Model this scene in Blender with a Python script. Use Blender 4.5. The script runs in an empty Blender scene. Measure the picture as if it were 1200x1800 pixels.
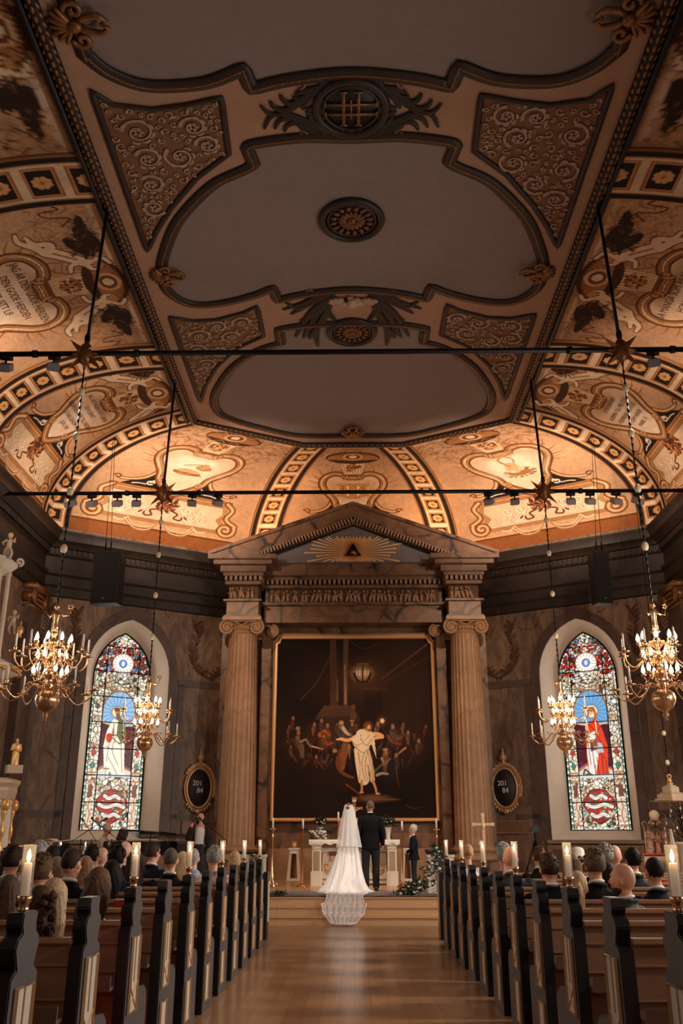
import bpy, bmesh, math, random
import numpy as np
from mathutils import Vector, Matrix
R = math.radians
SC = bpy.context.scene
COL = SC.collection
rnd = random.Random(7)
# ------------------------------------------------------------------ camera
EYE = 1.52
PITCH, YAW = math.atan(573/1565), math.atan(23*math.cos(math.atan(573/1565))/1565)
cam = bpy.data.cameras.new('camera'); camo = bpy.data.objects.new('camera', cam); COL.objects.link(camo)
cam.sensor_fit = 'VERTICAL'; cam.sensor_height = 36; cam.lens = 36*1565/1800
cam.clip_end = 200; cam.clip_start = .05
camo.location = (0, 0, EYE)
camo.rotation_euler = (R(90)+PITCH, 0, YAW)
SC.camera = camo
# ------------------------------------------------------------------ view, world
SC.view_settings.view_transform = 'Standard'; SC.view_settings.look = 'None'
SC.view_settings.exposure = -0.12; SC.view_settings.gamma = 1.0; SC.view_settings.use_curve_mapping = False
w = bpy.data.worlds.new('world'); SC.world = w; w.use_nodes = True
w.node_tree.nodes['Background'].inputs[0].default_value = (.75, .82, 1, 1)
w.node_tree.nodes['Background'].inputs[1].default_value = .35
# ------------------------------------------------------------------ lights of the room
WARM = (1.0, .60, .30); COVE = (1, .76, .58)
def spot(name, loc, to, power, size=60, color=WARM, blend=.6, rad=.08):
    l = bpy.data.lights.new(name, 'SPOT'); l.energy = power; l.spot_size = R(size); l.spot_blend = blend
    l.color = color; l.shadow_soft_size = rad
    o = bpy.data.objects.new(name, l); COL.objects.link(o); o.location = loc
    o.rotation_euler = (Vector(to)-Vector(loc)).to_track_quat('-Z', 'Y').to_euler(); return o
def point(name, loc, power, color=WARM, rad=.05):
    l = bpy.data.lights.new(name, 'POINT'); l.energy = power; l.color = color; l.shadow_soft_size = rad
    o = bpy.data.objects.new(name, l); COL.objects.link(o); o.location = loc; return o
def area(name, loc, to, power, sx, sy, color=(1, 1, 1)):
    l = bpy.data.lights.new(name, 'AREA'); l.energy = power; l.color = color; l.shape = 'RECTANGLE'; l.size = sx; l.size_y = sy
    o = bpy.data.objects.new(name, l); COL.objects.link(o); o.location = loc
    o.rotation_euler = (Vector(to)-Vector(loc)).to_track_quat('-Z', 'Y').to_euler(); return o
for sg in (-1, 1):
    # spotlights clamped on the tie rods, washing the painted cove and the altar end
    spot('spot_light', (sg*4.9, 19.75, 9.0), (sg*5.4, 24.6, 11.2), 1350, 78, COVE, blend=.9)
    spot('spot_light', (sg*3.7, 19.75, 9.0), (sg*3.0, 25.0, 11.6), 750, 70, COVE, blend=.9)
    spot('spot_light', (sg*6.6, 13.35, 9.0), (sg*7.6, 19.9, 10.9), 1300, 75, COVE, blend=.9)
    spot('spot_light', (sg*6.6, 13.35, 9.0), (sg*8.2, 15.6, 10.3), 220, 95, COVE, blend=1)
    spot('spot_light', (sg*6.2, 19.75, 9.0), (sg*7.9, 21.8, 10.6), 260, 95, COVE, blend=1)
    point('pediment_light', (sg*2.15, 25.3, 10.15), 60, rad=.1)
    spot('altar_spot', (sg*3.5, 18.9, 8.9), (sg*1.2, 24.5, 3.2), 900, 48, (1, .70, .48), .8)
    spot('altar_spot', (sg*4.2, 18.9, 8.9), (sg*2.9, 25.0, 6.6), 760, 40, (1, .68, .44), .9)
    point('chandelier_light', (sg*4.45, 13.0, 4.25), 20, (1, .74, .5), .25)
    point('chandelier_light', (sg*4.45, 19.4, 4.25), 60, (1, .72, .45), .25)
for sg in (-1, 1): spot('aisle_fill_spot', (sg*5.2, 13.35, 8.9), (sg*-.2, 9.5, 0), 480, 42, (1, .82, .66), .9)  # added fill spots that brighten the aisle floor
spot('couple_spot', (0, 18.8, 8.9), (.1, 21.0, 1.3), 1700, 34, (1, .84, .70), .8)
# daylight that falls through the nave's side windows beyond the frame
DAY = (1, .90, .80)
for sg in (-1, 1):
    for yy in (3.5, 9.5, 15.5):
        area('nave_window_daylight', (sg*8.3, yy, 4.6), (sg*1.0, yy+.1, .3), (80 if sg < 0 else 480)*(.45 if yy < 5 else 1), 1.2 if sg < 0 else .5, 2.6 if sg < 0 else 1.2, DAY)
    area('chancel_window_daylight', (sg*6.57, 25.2, 4.2), (sg*(6.57-.513*3), 25.2-.858*3, 4.0), 36, 1.3, 4.2, DAY)
area('rear_area_light', (0, -5.5, 6.5), (0, 16, 3.0), 60, 3.0, 4.0, DAY)  # area light before the windowless rear wall, facing the altar
# ------------------------------------------------------------------ measuring helpers
_c, _s, _cp, _sp = math.cos(PITCH), math.sin(PITCH), math.cos(YAW), math.sin(YAW)
def _ray(px, py):
    u = (px-600)/1565; v = (900-py)/1565
    y = _c-v*_s; z = _s+v*_c
    return u*_cp-y*_sp, u*_sp+y*_cp, z
def atY(px, py, Y):
    r = _ray(px, py); k = Y/r[1]; return r[0]*k, EYE+r[2]*k
def atZ(px, py, Z):
    r = _ray(px, py); k = (Z-EYE)/r[2]; return r[0]*k, r[1]*k
# ------------------------------------------------------------------ colour / materials
def lin(c):
    return tuple(((x/255)/12.92 if x/255 <= .04045 else ((x/255+.055)/1.055)**2.4) for x in c)
MATS = {}
def mat(name, rgb, rough=.6, metal=0., noise=0., scale=6., bump=0., emit=0., rgb2=None, spec=.5, coat=0., stretch=(1, 1, 1)):
    if name in MATS: return MATS[name]
    m = bpy.data.materials.new(name); m.use_nodes = True; nt = m.node_tree; b = nt.nodes['Principled BSDF']
    c = lin(rgb)+(1,)
    b.inputs['Base Color'].default_value = c; b.inputs['Roughness'].default_value = rough; b.inputs['Metallic'].default_value = metal
    b.inputs['Specular IOR Level'].default_value = spec; b.inputs['Coat Weight'].default_value = coat
    if noise or bump:
        tc = nt.nodes.new('ShaderNodeTexCoord'); mp = nt.nodes.new('ShaderNodeMapping'); mp.inputs['Scale'].default_value = stretch
        n = nt.nodes.new('ShaderNodeTexNoise'); n.inputs['Scale'].default_value = scale; n.inputs['Detail'].default_value = 6
        nt.links.new(tc.outputs['Object'], mp.inputs[0]); nt.links.new(mp.outputs[0], n.inputs['Vector'])
        if noise:
            mx = nt.nodes.new('ShaderNodeMix'); mx.data_type = 'RGBA'
            c2 = lin(rgb2)+(1,) if rgb2 else tuple(x*(1-noise) for x in c[:3])+(1,)
            rp = nt.nodes.new('ShaderNodeValToRGB'); rp.color_ramp.elements[0].position = .35; rp.color_ramp.elements[1].position = .68
            nt.links.new(n.outputs['Fac'], rp.inputs[0]); nt.links.new(rp.outputs[0], mx.inputs['Factor'])
            mx.inputs['A'].default_value = c; mx.inputs['B'].default_value = c2
            nt.links.new(mx.outputs['Result'], b.inputs['Base Color'])
        if bump:
            bp = nt.nodes.new('ShaderNodeBump'); bp.inputs['Strength'].default_value = bump; bp.inputs['Distance'].default_value = .02
            nt.links.new(n.outputs['Fac'], bp.inputs['Height']); nt.links.new(bp.outputs[0], b.inputs['Normal'])
    if emit:
        b.inputs['Emission Color'].default_value = c; b.inputs['Emission Strength'].default_value = emit
    MATS[name] = m; return m
def marble(name, rgb, rgb2, vein, vscale=1.2, width=.018, rough=.45, stretch=(1, 1, 1)):
    if name in MATS: return MATS[name]
    m = bpy.data.materials.new(name); m.use_nodes = True; nt = m.node_tree; b = nt.nodes['Principled BSDF']; N = nt.nodes.new; K = nt.links.new
    b.inputs['Roughness'].default_value = rough
    tc = N('ShaderNodeTexCoord'); mp = N('ShaderNodeMapping'); mp.inputs['Scale'].default_value = stretch; K(tc.outputs['Object'], mp.inputs[0])
    n1 = N('ShaderNodeTexNoise'); n1.inputs['Scale'].default_value = 1.6; n1.inputs['Detail'].default_value = 8; n1.inputs['Roughness'].default_value = .65
    n1.inputs['Distortion'].default_value = 1.5; K(mp.outputs[0], n1.inputs['Vector'])
    n2 = N('ShaderNodeTexNoise'); n2.inputs['Scale'].default_value = 1.8; n2.inputs['Detail'].default_value = 4; K(mp.outputs[0], n2.inputs['Vector'])
    ad = N('ShaderNodeMix'); ad.data_type = 'VECTOR'; ad.inputs['Factor'].default_value = .32
    K(mp.outputs[0], ad.inputs['A']); K(n2.outputs['Color'], ad.inputs['B'])
    vo = N('ShaderNodeTexVoronoi'); vo.feature = 'DISTANCE_TO_EDGE'; vo.inputs['Scale'].default_value = vscale; K(ad.outputs['Result'], vo.inputs['Vector'])
    r1 = N('ShaderNodeValToRGB'); e = r1.color_ramp.elements; e[0].position = 0; e[0].color = (1, 1, 1, 1); e[1].position = width; e[1].color = (0, 0, 0, 1)
    K(vo.outputs['Distance'], r1.inputs[0])
    n3 = N('ShaderNodeTexNoise'); n3.inputs['Scale'].default_value = 1.1; K(mp.outputs[0], n3.inputs['Vector'])
    r3 = N('ShaderNodeValToRGB'); r3.color_ramp.elements[0].position = .42; r3.color_ramp.elements[1].position = .55; K(n3.outputs['Fac'], r3.inputs[0])
    mu = N('ShaderNodeMath'); mu.operation = 'MULTIPLY'; K(r1.outputs[0], mu.inputs[0]); K(r3.outputs[0], mu.inputs[1])
    r2 = N('ShaderNodeValToRGB'); r2.color_ramp.elements[0].position = .32; r2.color_ramp.elements[1].position = .7
    r2.color_ramp.elements[0].color = lin(rgb)+(1,); r2.color_ramp.elements[1].color = lin(rgb2)+(1,); K(n1.outputs['Fac'], r2.inputs[0])
    mx = N('ShaderNodeMix'); mx.data_type = 'RGBA'; K(mu.outputs[0], mx.inputs['Factor']); K(r2.outputs[0], mx.inputs['A']); mx.inputs['B'].default_value = lin(vein)+(1,)
    K(mx.outputs['Result'], b.inputs['Base Color'])
    MATS[name] = m; return m
def vcol(name, rough=.75, emit=0., spec=.3, mottle=0.):
    if name in MATS: return MATS[name]
    m = bpy.data.materials.new(name); m.use_nodes = True; nt = m.node_tree; b = nt.nodes['Principled BSDF']
    a = nt.nodes.new('ShaderNodeAttribute'); a.attribute_name = 'pigment'
    src = a.outputs['Color']
    if mottle:
        tc = nt.nodes.new('ShaderNodeTexCoord'); n = nt.nodes.new('ShaderNodeTexNoise'); n.inputs['Scale'].default_value = 5; n.inputs['Detail'].default_value = 8
        n.inputs['Roughness'].default_value = .7
        nt.links.new(tc.outputs['Object'], n.inputs['Vector'])
        r = nt.nodes.new('ShaderNodeMapRange'); r.inputs['From Min'].default_value = .3; r.inputs['From Max'].default_value = .7
        r.inputs['To Min'].default_value = 1-mottle; r.inputs['To Max'].default_value = 1.0
        nt.links.new(n.outputs['Fac'], r.inputs['Value'])
        mx = nt.nodes.new('ShaderNodeVectorMath'); mx.operation = 'SCALE'
        nt.links.new(src, mx.inputs[0]); nt.links.new(r.outputs['Result'], mx.inputs['Scale']); src = mx.outputs['Vector']
    nt.links.new(src, b.inputs['Base Color']); b.inputs['Roughness'].default_value = rough; b.inputs['Specular IOR Level'].default_value = spec
    if emit:
        nt.links.new(src, b.inputs['Emission Color']); b.inputs['Emission Strength'].default_value = emit
    MATS[name] = m; return m
def sheer(name, rgb, alpha, rough=.6, gloss=False):
    if name in MATS: return MATS[name]
    m = bpy.data.materials.new(name); m.use_nodes = True; nt = m.node_tree; b = nt.nodes['Principled BSDF']
    o = nt.nodes['Material Output']
    b.inputs['Base Color'].default_value = lin(rgb)+(1,); b.inputs['Roughness'].default_value = rough
    t = nt.nodes.new('ShaderNodeBsdfTransparent'); mx = nt.nodes.new('ShaderNodeMixShader')
    if gloss:
        g = nt.nodes.new('ShaderNodeBsdfGlossy'); g.inputs['Roughness'].default_value = .08
        lw = nt.nodes.new('ShaderNodeLayerWeight'); lw.inputs['Blend'].default_value = alpha
        nt.links.new(lw.outputs['Facing'], mx.inputs[0]); nt.links.new(t.outputs[0], mx.inputs[1]); nt.links.new(g.outputs[0], mx.inputs[2])
        m2 = nt.nodes.new('ShaderNodeMixShader'); m2.inputs[0].default_value = .13; nt.links.new(mx.outputs[0], m2.inputs[1]); nt.links.new(b.outputs[0], m2.inputs[2]); mx = m2
    else:
        mx.inputs[0].default_value = alpha
        nt.links.new(t.outputs[0], mx.inputs[1]); nt.links.new(b.outputs[0], mx.inputs[2])
    nt.links.new(mx.outputs[0], o.inputs['Surface']); MATS[name] = m; return m
# ------------------------------------------------------------------ mesh builder
def rotm(rx=0, ry=0, rz=0): return Matrix.Rotation(rz, 3, 'Z') @ Matrix.Rotation(ry, 3, 'Y') @ Matrix.Rotation(rx, 3, 'X')
class MB:
    def __init__(s): s.v = []; s.f = []; s.m = []; s.mi = 0
    def add(s, vs, fs):
        o = len(s.v); s.v += [tuple(p) for p in vs]; s.f += [tuple(i+o for i in f) for f in fs]; s.m += [s.mi]*len(fs); return s
    def box(s, c, d, rot=None, taper=1.):
        x, y, z = d[0]/2, d[1]/2, d[2]/2; vs = []
        for k, t in ((-1, 1), (1, taper)):
            for a, b in ((-1, -1), (1, -1), (1, 1), (-1, 1)): vs.append(Vector((a*x*t, b*y*t, k*z)))
        if rot is not None: vs = [rot @ p for p in vs]
        vs = [p+Vector(c) for p in vs]
        return s.add(vs, [(3, 2, 1, 0), (4, 5, 6, 7), (0, 1, 5, 4), (1, 2, 6, 5), (2, 3, 7, 6), (3, 0, 4, 7)])
    def lathe(s, prof, c=(0, 0, 0), n=16, sy=1., a0=0., rot=None):
        vs = []; fs = []
        for r, z in prof:
            for k in range(n):
                a = a0+2*math.pi*k/n; p = Vector((r*math.cos(a), r*math.sin(a)*sy, z))
                if rot is not None: p = rot @ p
                vs.append(p+Vector(c))
        m = len(prof)
        for i in range(m-1):
            for k in range(n): fs.append((i*n+k, i*n+(k+1) % n, (i+1)*n+(k+1) % n, (i+1)*n+k))
        fs.append(tuple(range(n))[::-1]); fs.append(tuple((m-1)*n+k for k in range(n)))
        return s.add(vs, fs)
    def ell(s, c, r, rot=None, n=12, m=8):
        if not hasattr(r, '__len__'): r = (r, r, r)
        vs = []; fs = []
        for i in range(m+1):
            a = math.pi*i/m-math.pi/2
            for k in range(n):
                b = 2*math.pi*k/n; ca = max(math.cos(a), .02)
                p = Vector((r[0]*ca*math.cos(b), r[1]*ca*math.sin(b), r[2]*math.sin(a)))
                if rot is not None: p = rot @ p
                vs.append(p+Vector(c))
        for i in range(m):
            for k in range(n): fs.append((i*n+k, i*n+(k+1) % n, (i+1)*n+(k+1) % n, (i+1)*n+k))
        fs.append(tuple(range(n))[::-1]); fs.append(tuple(m*n+k for k in range(n)))
        return s.add(vs, fs)
    def tube(s, pts, r, n=8, flat=None, closed=False):
        """swept round (or flat=(w,h,normal) elliptic) section along a polyline"""
        P = [Vector(p) for p in pts]; N = len(P); vs = []; fs = []; up = None
        for i, p in enumerate(P):
            if closed: t = P[(i+1) % N]-P[i-1]
            else: t = P[min(i+1, N-1)]-P[max(i-1, 0)]
            t = t.normalized() if t.length > 1e-9 else Vector((0, 0, 1))
            if flat: a = Vector(flat[2])
            elif up is None: a = Vector((0, 0, 1)) if abs(t.z) < .9 else Vector((1, 0, 0))
            else: a = up
            b = t.cross(a)
            if b.length < 1e-6: b = t.orthogonal()
            b.normalize(); a = b.cross(t).normalized(); up = a
            rr = r[i] if hasattr(r, '__len__') else r
            wx, wz = (flat[0]*rr, flat[1]*rr) if flat else (rr, rr)
            for k in range(n):
                q = 2*math.pi*k/n; vs.append(p+b*math.cos(q)*wx+a*math.sin(q)*wz)
        M = N if closed else N-1
        for i in range(M):
            j = (i+1) % N
            for k in range(n): fs.append((i*n+k, i*n+(k+1) % n, j*n+(k+1) % n, j*n+k))
        if not closed: fs.append(tuple(range(n))[::-1]); fs.append(tuple((N-1)*n+k for k in range(n)))
        return s.add(vs, fs)
    def prism(s, poly, fn, d):
        """poly: 2D outline; fn(x,y,k) -> 3D, k=0 front / 1 back ; d unused scalar handed to fn"""
        n = len(poly); vs = [fn(x, y, 0) for x, y in poly]+[fn(x, y, d) for x, y in poly]
        fs = [tuple(range(n)), tuple(range(2*n-1, n-1, -1))]+[(i, i+n, (i+1) % n+n, (i+1) % n) for i in range(n)]
        return s.add(vs, fs)
    def grid(s, fn, nu, nv):
        vs = [fn(i/nu, j/nv) for i in range(nu+1) for j in range(nv+1)]
        fs = [(i*(nv+1)+j, (i+1)*(nv+1)+j, (i+1)*(nv+1)+j+1, i*(nv+1)+j+1) for i in range(nu) for j in range(nv)]
        return s.add(vs, fs)
    def ribbon(s, pts, w, nrm, h=.01):
        return s.tube(pts, w, 6, (1, h/max(max(w) if hasattr(w, '__len__') else w, 1e-4), nrm))
    def loft(s, rings):
        n = len(rings[0]); vs = [p for r in rings for p in r]; fs = []
        for i in range(len(rings)-1):
            for k in range(n): fs.append((i*n+k, i*n+(k+1) % n, (i+1)*n+(k+1) % n, (i+1)*n+k))
        fs.append(tuple(range(n))[::-1]); fs.append(tuple((len(rings)-1)*n+k for k in range(n)))
        return s.add(vs, fs)
    def build(s, name, mats, parent=None, smooth=True, fix=True, xf=None, bevel=0, remesh=0, sub=0):
        me = bpy.data.meshes.new(name); v = s.v
        if xf is not None: v = [tuple(xf @ Vector(p)) for p in v]
        me.from_pydata(v, [], s.f)
        if not hasattr(mats, '__len__'): mats = [mats]
        for m in mats: me.materials.append(m)
        if len(mats) > 1: me.polygons.foreach_set('material_index', s.m)
        if fix:
            bm = bmesh.new(); bm.from_mesh(me); bmesh.ops.recalc_face_normals(bm, faces=bm.faces)
            if bevel: bmesh.ops.bevel(bm, geom=[e for e in bm.edges if len(e.link_faces) == 2 and e.calc_face_angle(0) > .6], offset=bevel, segments=2, affect='EDGES', clamp_overlap=True)
            bm.to_mesh(me); bm.free()
        if remesh:
            t = bpy.data.objects.new('t', me); COL.objects.link(t)
            md = t.modifiers.new('r', 'REMESH'); md.mode = 'VOXEL'; md.voxel_size = remesh
            ms = t.modifiers.new('s', 'SMOOTH'); ms.factor = .6; ms.iterations = 4
            dg = bpy.context.evaluated_depsgraph_get(); nm = bpy.data.meshes.new_from_object(t.evaluated_get(dg)); COL.objects.unlink(t)
            bpy.data.objects.remove(t); bpy.data.meshes.remove(me); me = nm; me.name = name
            if not me.materials:
                for m in mats: me.materials.append(m)
        if smooth == 'auto':
            me.polygons.foreach_set('use_smooth', [True]*len(me.polygons)); me.set_sharp_from_angle(angle=R(38))
        elif smooth: me.polygons.foreach_set('use_smooth', [True]*len(me.polygons))
        o = bpy.data.objects.new(name, me); COL.objects.link(o)
        if parent is not None: o.parent = parent
        return o
def tag(o, label=None, cat=None, group=None, kind=None):
    if label: o['label'] = label
    if cat: o['category'] = cat
    if group: o['group'] = group
    if kind: o['kind'] = kind
    return o
def thing(name, label, cat, loc=(0, 0, 0), rz=0, group=None, sc=1.):
    o = bpy.data.objects.new(name, None); COL.objects.link(o); o.location = loc; o.rotation_euler = (0, 0, rz); o.scale = (sc,)*3
    o.empty_display_size = .05
    return tag(o, label, cat, group)
def struct(o): o['kind'] = 'structure'; return o
KIDS = {}
def kids(o): return [c for c in COL.objects if c.parent == o]
def dup(root, loc=None, rz=None, label=None, group=None, parent=None):
    c = root.copy(); COL.objects.link(c)
    if parent is not None: c.parent = parent
    if loc is not None: c.location = loc
    if rz is not None: c.rotation_euler = (0, 0, rz)
    if label: c['label'] = label
    if group: c['group'] = group
    if root.name not in KIDS: KIDS[root.name] = list(root.children)
    for ch in KIDS[root.name]: dup(ch, parent=c)
    return c
def grid_mesh(name, P, rgb, material, parent=None):
    """P (n,m,3) world points, rgb (n,m,3) sRGB 0..255 pigments -> one mesh with a colour attribute"""
    n, m = P.shape[:2]; me = bpy.data.meshes.new(name)
    idx = np.arange(n*m).reshape(n, m)
    q = np.stack([idx[:-1, :-1], idx[1:, :-1], idx[1:, 1:], idx[:-1, 1:]], -1).reshape(-1, 4)
    me.vertices.add(n*m); me.vertices.foreach_set('co', P.reshape(-1).astype(np.float32))
    me.loops.add(q.size); me.loops.foreach_set('vertex_index', q.reshape(-1).astype(np.int32))
    me.polygons.add(len(q)); me.polygons.foreach_set('loop_start', np.arange(0, q.size, 4, dtype=np.int32))
    me.update(calc_edges=True); me.validate()
    if rgb is not None:
        c = np.clip(rgb, 0, 255)/255; c = np.where(c <= .04045, c/12.92, ((c+.055)/1.055)**2.4)
        a = me.color_attributes.new('pigment', 'FLOAT_COLOR', 'POINT')
        a.data.foreach_set('color', np.concatenate([c, np.ones(c.shape[:2]+(1,))], -1).reshape(-1).astype(np.float32))
    me.materials.append(material); me.polygons.foreach_set('use_smooth', np.ones(len(q), bool))
    o = bpy.data.objects.new(name, me); COL.objects.link(o)
    if parent is not None: o.parent = parent
    return o
# ------------------------------------------------------------------ a little pigment canvas on surface metres
class Art:
    def __init__(s, X, Y, base):
        s.X, s.Y = X, Y; s.c = np.empty(X.shape+(3,)); s.c[:] = base; s.sym = False; s.r = np.random.RandomState(5)
    def _mix(s, m, col, a=1.):
        m = (np.asarray(m, float)*a)[..., None]; s.c[:] = s.c*(1-m)+np.array(col, float)*m
    def _xs(s): return (1, -1) if s.sym else (1,)
    def _sub(s, x0, x1, y0, y1):
        M = (s.X >= x0) & (s.X <= x1) & (s.Y >= y0) & (s.Y <= y1)
        return M
    def poly(s, pts, col, a=1.):
        for g in s._xs():
            p = np.array(pts, float); p[:, 0] *= g
            M = s._sub(p[:, 0].min(), p[:, 0].max(), p[:, 1].min(), p[:, 1].max())
            if not M.any(): continue
            x, y = s.X[M], s.Y[M]; ins = np.zeros(x.shape, bool); n = len(p)
            for i in range(n):
                (x1, y1), (x2, y2) = p[i], p[(i+1) % n]
                if y1 == y2: continue
                cnd = ((y1 > y) != (y2 > y)) & (x < (x2-x1)*(y-y1)/(y2-y1)+x1); ins ^= cnd
            idx = np.argwhere(M)[ins]
            if len(idx): s.c[idx[:, 0], idx[:, 1]] = s.c[idx[:, 0], idx[:, 1]]*(1-a)+np.array(col, float)*a
    def line(s, pts, w, col, a=1., taper=None, smooth=0):
        if smooth: pts = spl(pts, smooth)
        for g in s._xs():
            p = np.array(pts, float)[:, :2].copy(); p[:, 0] *= g; n = len(p)-1
            wm = w if not taper else max(w, taper)
            M = s._sub(p[:, 0].min()-wm, p[:, 0].max()+wm, p[:, 1].min()-wm, p[:, 1].max()+wm)
            if not M.any(): continue
            x, y = s.X[M], s.Y[M]; best = np.zeros(x.shape)
            for i in range(n):
                d = p[i+1]-p[i]; L = (d**2).sum()+1e-12
                t = (((x-p[i, 0])*d[0]+(y-p[i, 1])*d[1])/L).clip(0, 1)
                dist = np.hypot(x-p[i, 0]-t*d[0], y-p[i, 1]-t*d[1])
                ww = (w if taper is None else w+(taper-w)*(i+t)/n)/2
                best = np.maximum(best, ((ww-dist)/.008+.5).clip(0, 1))
            s.c[M] = s.c[M]*(1-best[:, None]*a)+np.array(col, float)*best[:, None]*a
    def disc(s, x, y, rx, ry, col, a=1., rot=0., soft=0.):
        for g in s._xs():
            rm = max(rx, ry)*(1+soft)
            M = s._sub(g*x-rm, g*x+rm, y-rm, y+rm)
            if not M.any(): continue
            dx, dy = (s.X[M]-g*x)*g, s.Y[M]-y; ca, sa = math.cos(rot), math.sin(rot)
            d = np.hypot((dx*ca+dy*sa)/rx, (-dx*sa+dy*ca)/ry)
            m = ((1-d)/soft+.5).clip(0, 1) if soft else (d < 1).astype(float)
            s.c[M] = s.c[M]*(1-m[:, None]*a)+np.array(col, float)*m[:, None]*a
    def speck(s, amt, k=1.):
        s.c *= 1+amt*(s.r.rand(*s.X.shape)[..., None]-.5)
    def clouds(s, amt, f=1.3, seed=1):
        r = np.random.RandomState(seed); t = np.zeros(s.X.shape)
        for o in range(5):
            for _ in range(4):
                a = r.rand()*6.28; k = f*2**o*(.7+.6*r.rand()); t += np.sin(k*(s.X*math.cos(a)+s.Y*math.sin(a))+r.rand()*6.28+1.5*np.sin(k*.5*(s.X*math.sin(a)-s.Y*math.cos(a))))*(.6**o)
        s.c *= (1+amt*t/4)[..., None]
def spl(pts, k=8):
    P = [np.array(p, float) for p in pts]; out = []
    for i in range(len(P)-1):
        p0, p1, p2, p3 = P[max(i-1, 0)], P[i], P[i+1], P[min(i+2, len(P)-1)]
        for j in range(k):
            t = j/k; out.append(.5*((2*p1)+(-p0+p2)*t+(2*p0-5*p1+4*p2-p3)*t*t+(-p0+3*p1-3*p2+p3)*t**3))
    out.append(P[-1]); return out
def spiral(cx, cy, r, a0, turns=1.6, dr=1, n=26, k=.12):
    o = []
    for i in range(n+1):
        t = i/n; rr = r*(1-t)**1.1+r*k*t; a = a0+dr*turns*2*math.pi*t
        o.append((cx+rr*math.cos(a), cy+rr*math.sin(a)))
    return o
# ================================================================== STRUCTURE
ZL, ZU, NX, QT = 9.68, 12.14, 2.2, 5.5
A0 = Vector((-8.7, 23.1)); CT = Vector((4.85, 2.9)).normalized(); CN = Vector((-CT.y, CT.x))   # chamfer wall: origin, along, outward
LC1 = A0+CT*.24; LC2 = A0+CT*6.6
UC1 = Vector((-4.3, 21.7)); UC2 = Vector((-1.42, 23.3)); YN = -6.0
def CH(s, z, off=0., side=-1):
    p = A0+CT*s+CN*off; return Vector((p.x*(-side), p.y, z))      # side -1 left, +1 right
M_beige = mat('ceiling_beige', (176, 132, 104), .8, noise=.12, scale=2)
M_mould = mat('dark_moulding', (46, 28, 20), .5, noise=.3, scale=20, bump=.2)
M_gilt = mat('dull_gilding', (150, 102, 60), .42, .55, noise=.35, scale=14)
M_gold = mat('gold', (226, 174, 110), .34, .45, noise=.2, scale=10)
M_brass = mat('brass', (222, 176, 132), .24, .9)
M_marb = marble('brown_marble', (140, 99, 69), (92, 62, 43), (24, 16, 13), 1.5, .075, .42)
M_marbc = marble('column_marble', (172, 132, 97), (142, 104, 74), (100, 68, 50), 1.0, .002, .45)
M_wall = marble('wall_marble', (146, 116, 92), (80, 59, 46), (48, 34, 27), .5, .006, .6, (2.2, 2.2, .8))
M_wall2 = marble('wall_marble_border', (104, 80, 66), (74, 54, 44), (44, 30, 25), .8, .01, .55)
M_dark = marble('dark_entablature', (52, 37, 29), (32, 23, 18), (80, 56, 42), .6, .005, .5)
M_plaster = mat('reveal_plaster', (226, 208, 188), .85, noise=.06, scale=2)
M_cream = mat('cream_paint', (226, 212, 192), .5, noise=.06, scale=4)
# ---- floor
def wood(name, c1, c2, rough, sx, sy, along='Y', coat=0.):
    if name in MATS: return MATS[name]
    m = bpy.data.materials.new(name); m.use_nodes = True; nt = m.node_tree; b = nt.nodes['Principled BSDF']; N = nt.nodes.new; K = nt.links.new
    tc = N('ShaderNodeTexCoord'); mp = N('ShaderNodeMapping'); K(tc.outputs['Object'], mp.inputs[0])
    if along == 'Y': mp.inputs['Rotation'].default_value = (0, 0, R(90))
    br = N('ShaderNodeTexBrick'); br.inputs['Scale'].default_value = 1; br.inputs['Brick Width'].default_value = sx; br.inputs['Row Height'].default_value = sy
    br.inputs['Mortar Size'].default_value = .0016; br.offset = .37
    br.inputs['Color1'].default_value = lin(c1)+(1,); br.inputs['Color2'].default_value = lin(c2)+(1,); br.inputs['Mortar'].default_value = lin((50, 32, 22))+(1,)
    K(mp.outputs[0], br.inputs['Vector'])
    n = N('ShaderNodeTexNoise'); n.inputs['Scale'].default_value = 3; n.inputs['Detail'].default_value = 8
    m2 = N('ShaderNodeMapping'); m2.inputs['Scale'].default_value = (1, 14, 14); K(mp.outputs[0], m2.inputs[0]); K(m2.outputs[0], n.inputs['Vector'])
    r = N('ShaderNodeMapRange'); r.inputs['To Min'].default_value = .78; r.inputs['To Max'].default_value = 1.12; K(n.outputs['Fac'], r.inputs['Value'])
    v = N('ShaderNodeVectorMath'); v.operation = 'SCALE'; K(br.outputs['Color'], v.inputs[0]); K(r.outputs['Result'], v.inputs['Scale'])
    K(v.outputs['Vector'], b.inputs['Base Color']); b.inputs['Roughness'].default_value = rough; b.inputs['Coat Weight'].default_value = coat; b.inputs['Coat Roughness'].default_value = .18
    MATS[name] = m; return m
M_floor = wood('plank_floor', (168, 124, 88), (150, 106, 72), .34, 2.4, .16, 'Y', .35)
M_step = wood('step_wood', (214, 172, 128), (198, 152, 108), .4, 4., .6, 'X', .1)
M_stage = wood('platform_wood', (200, 156, 112), (186, 140, 96), .3, 2.4, .14, 'X', .3)
f = MB(); f.box((0, 9, -.1), (18, 30.2, .2)); struct(f.build('floor', M_floor, smooth=False))
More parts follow.
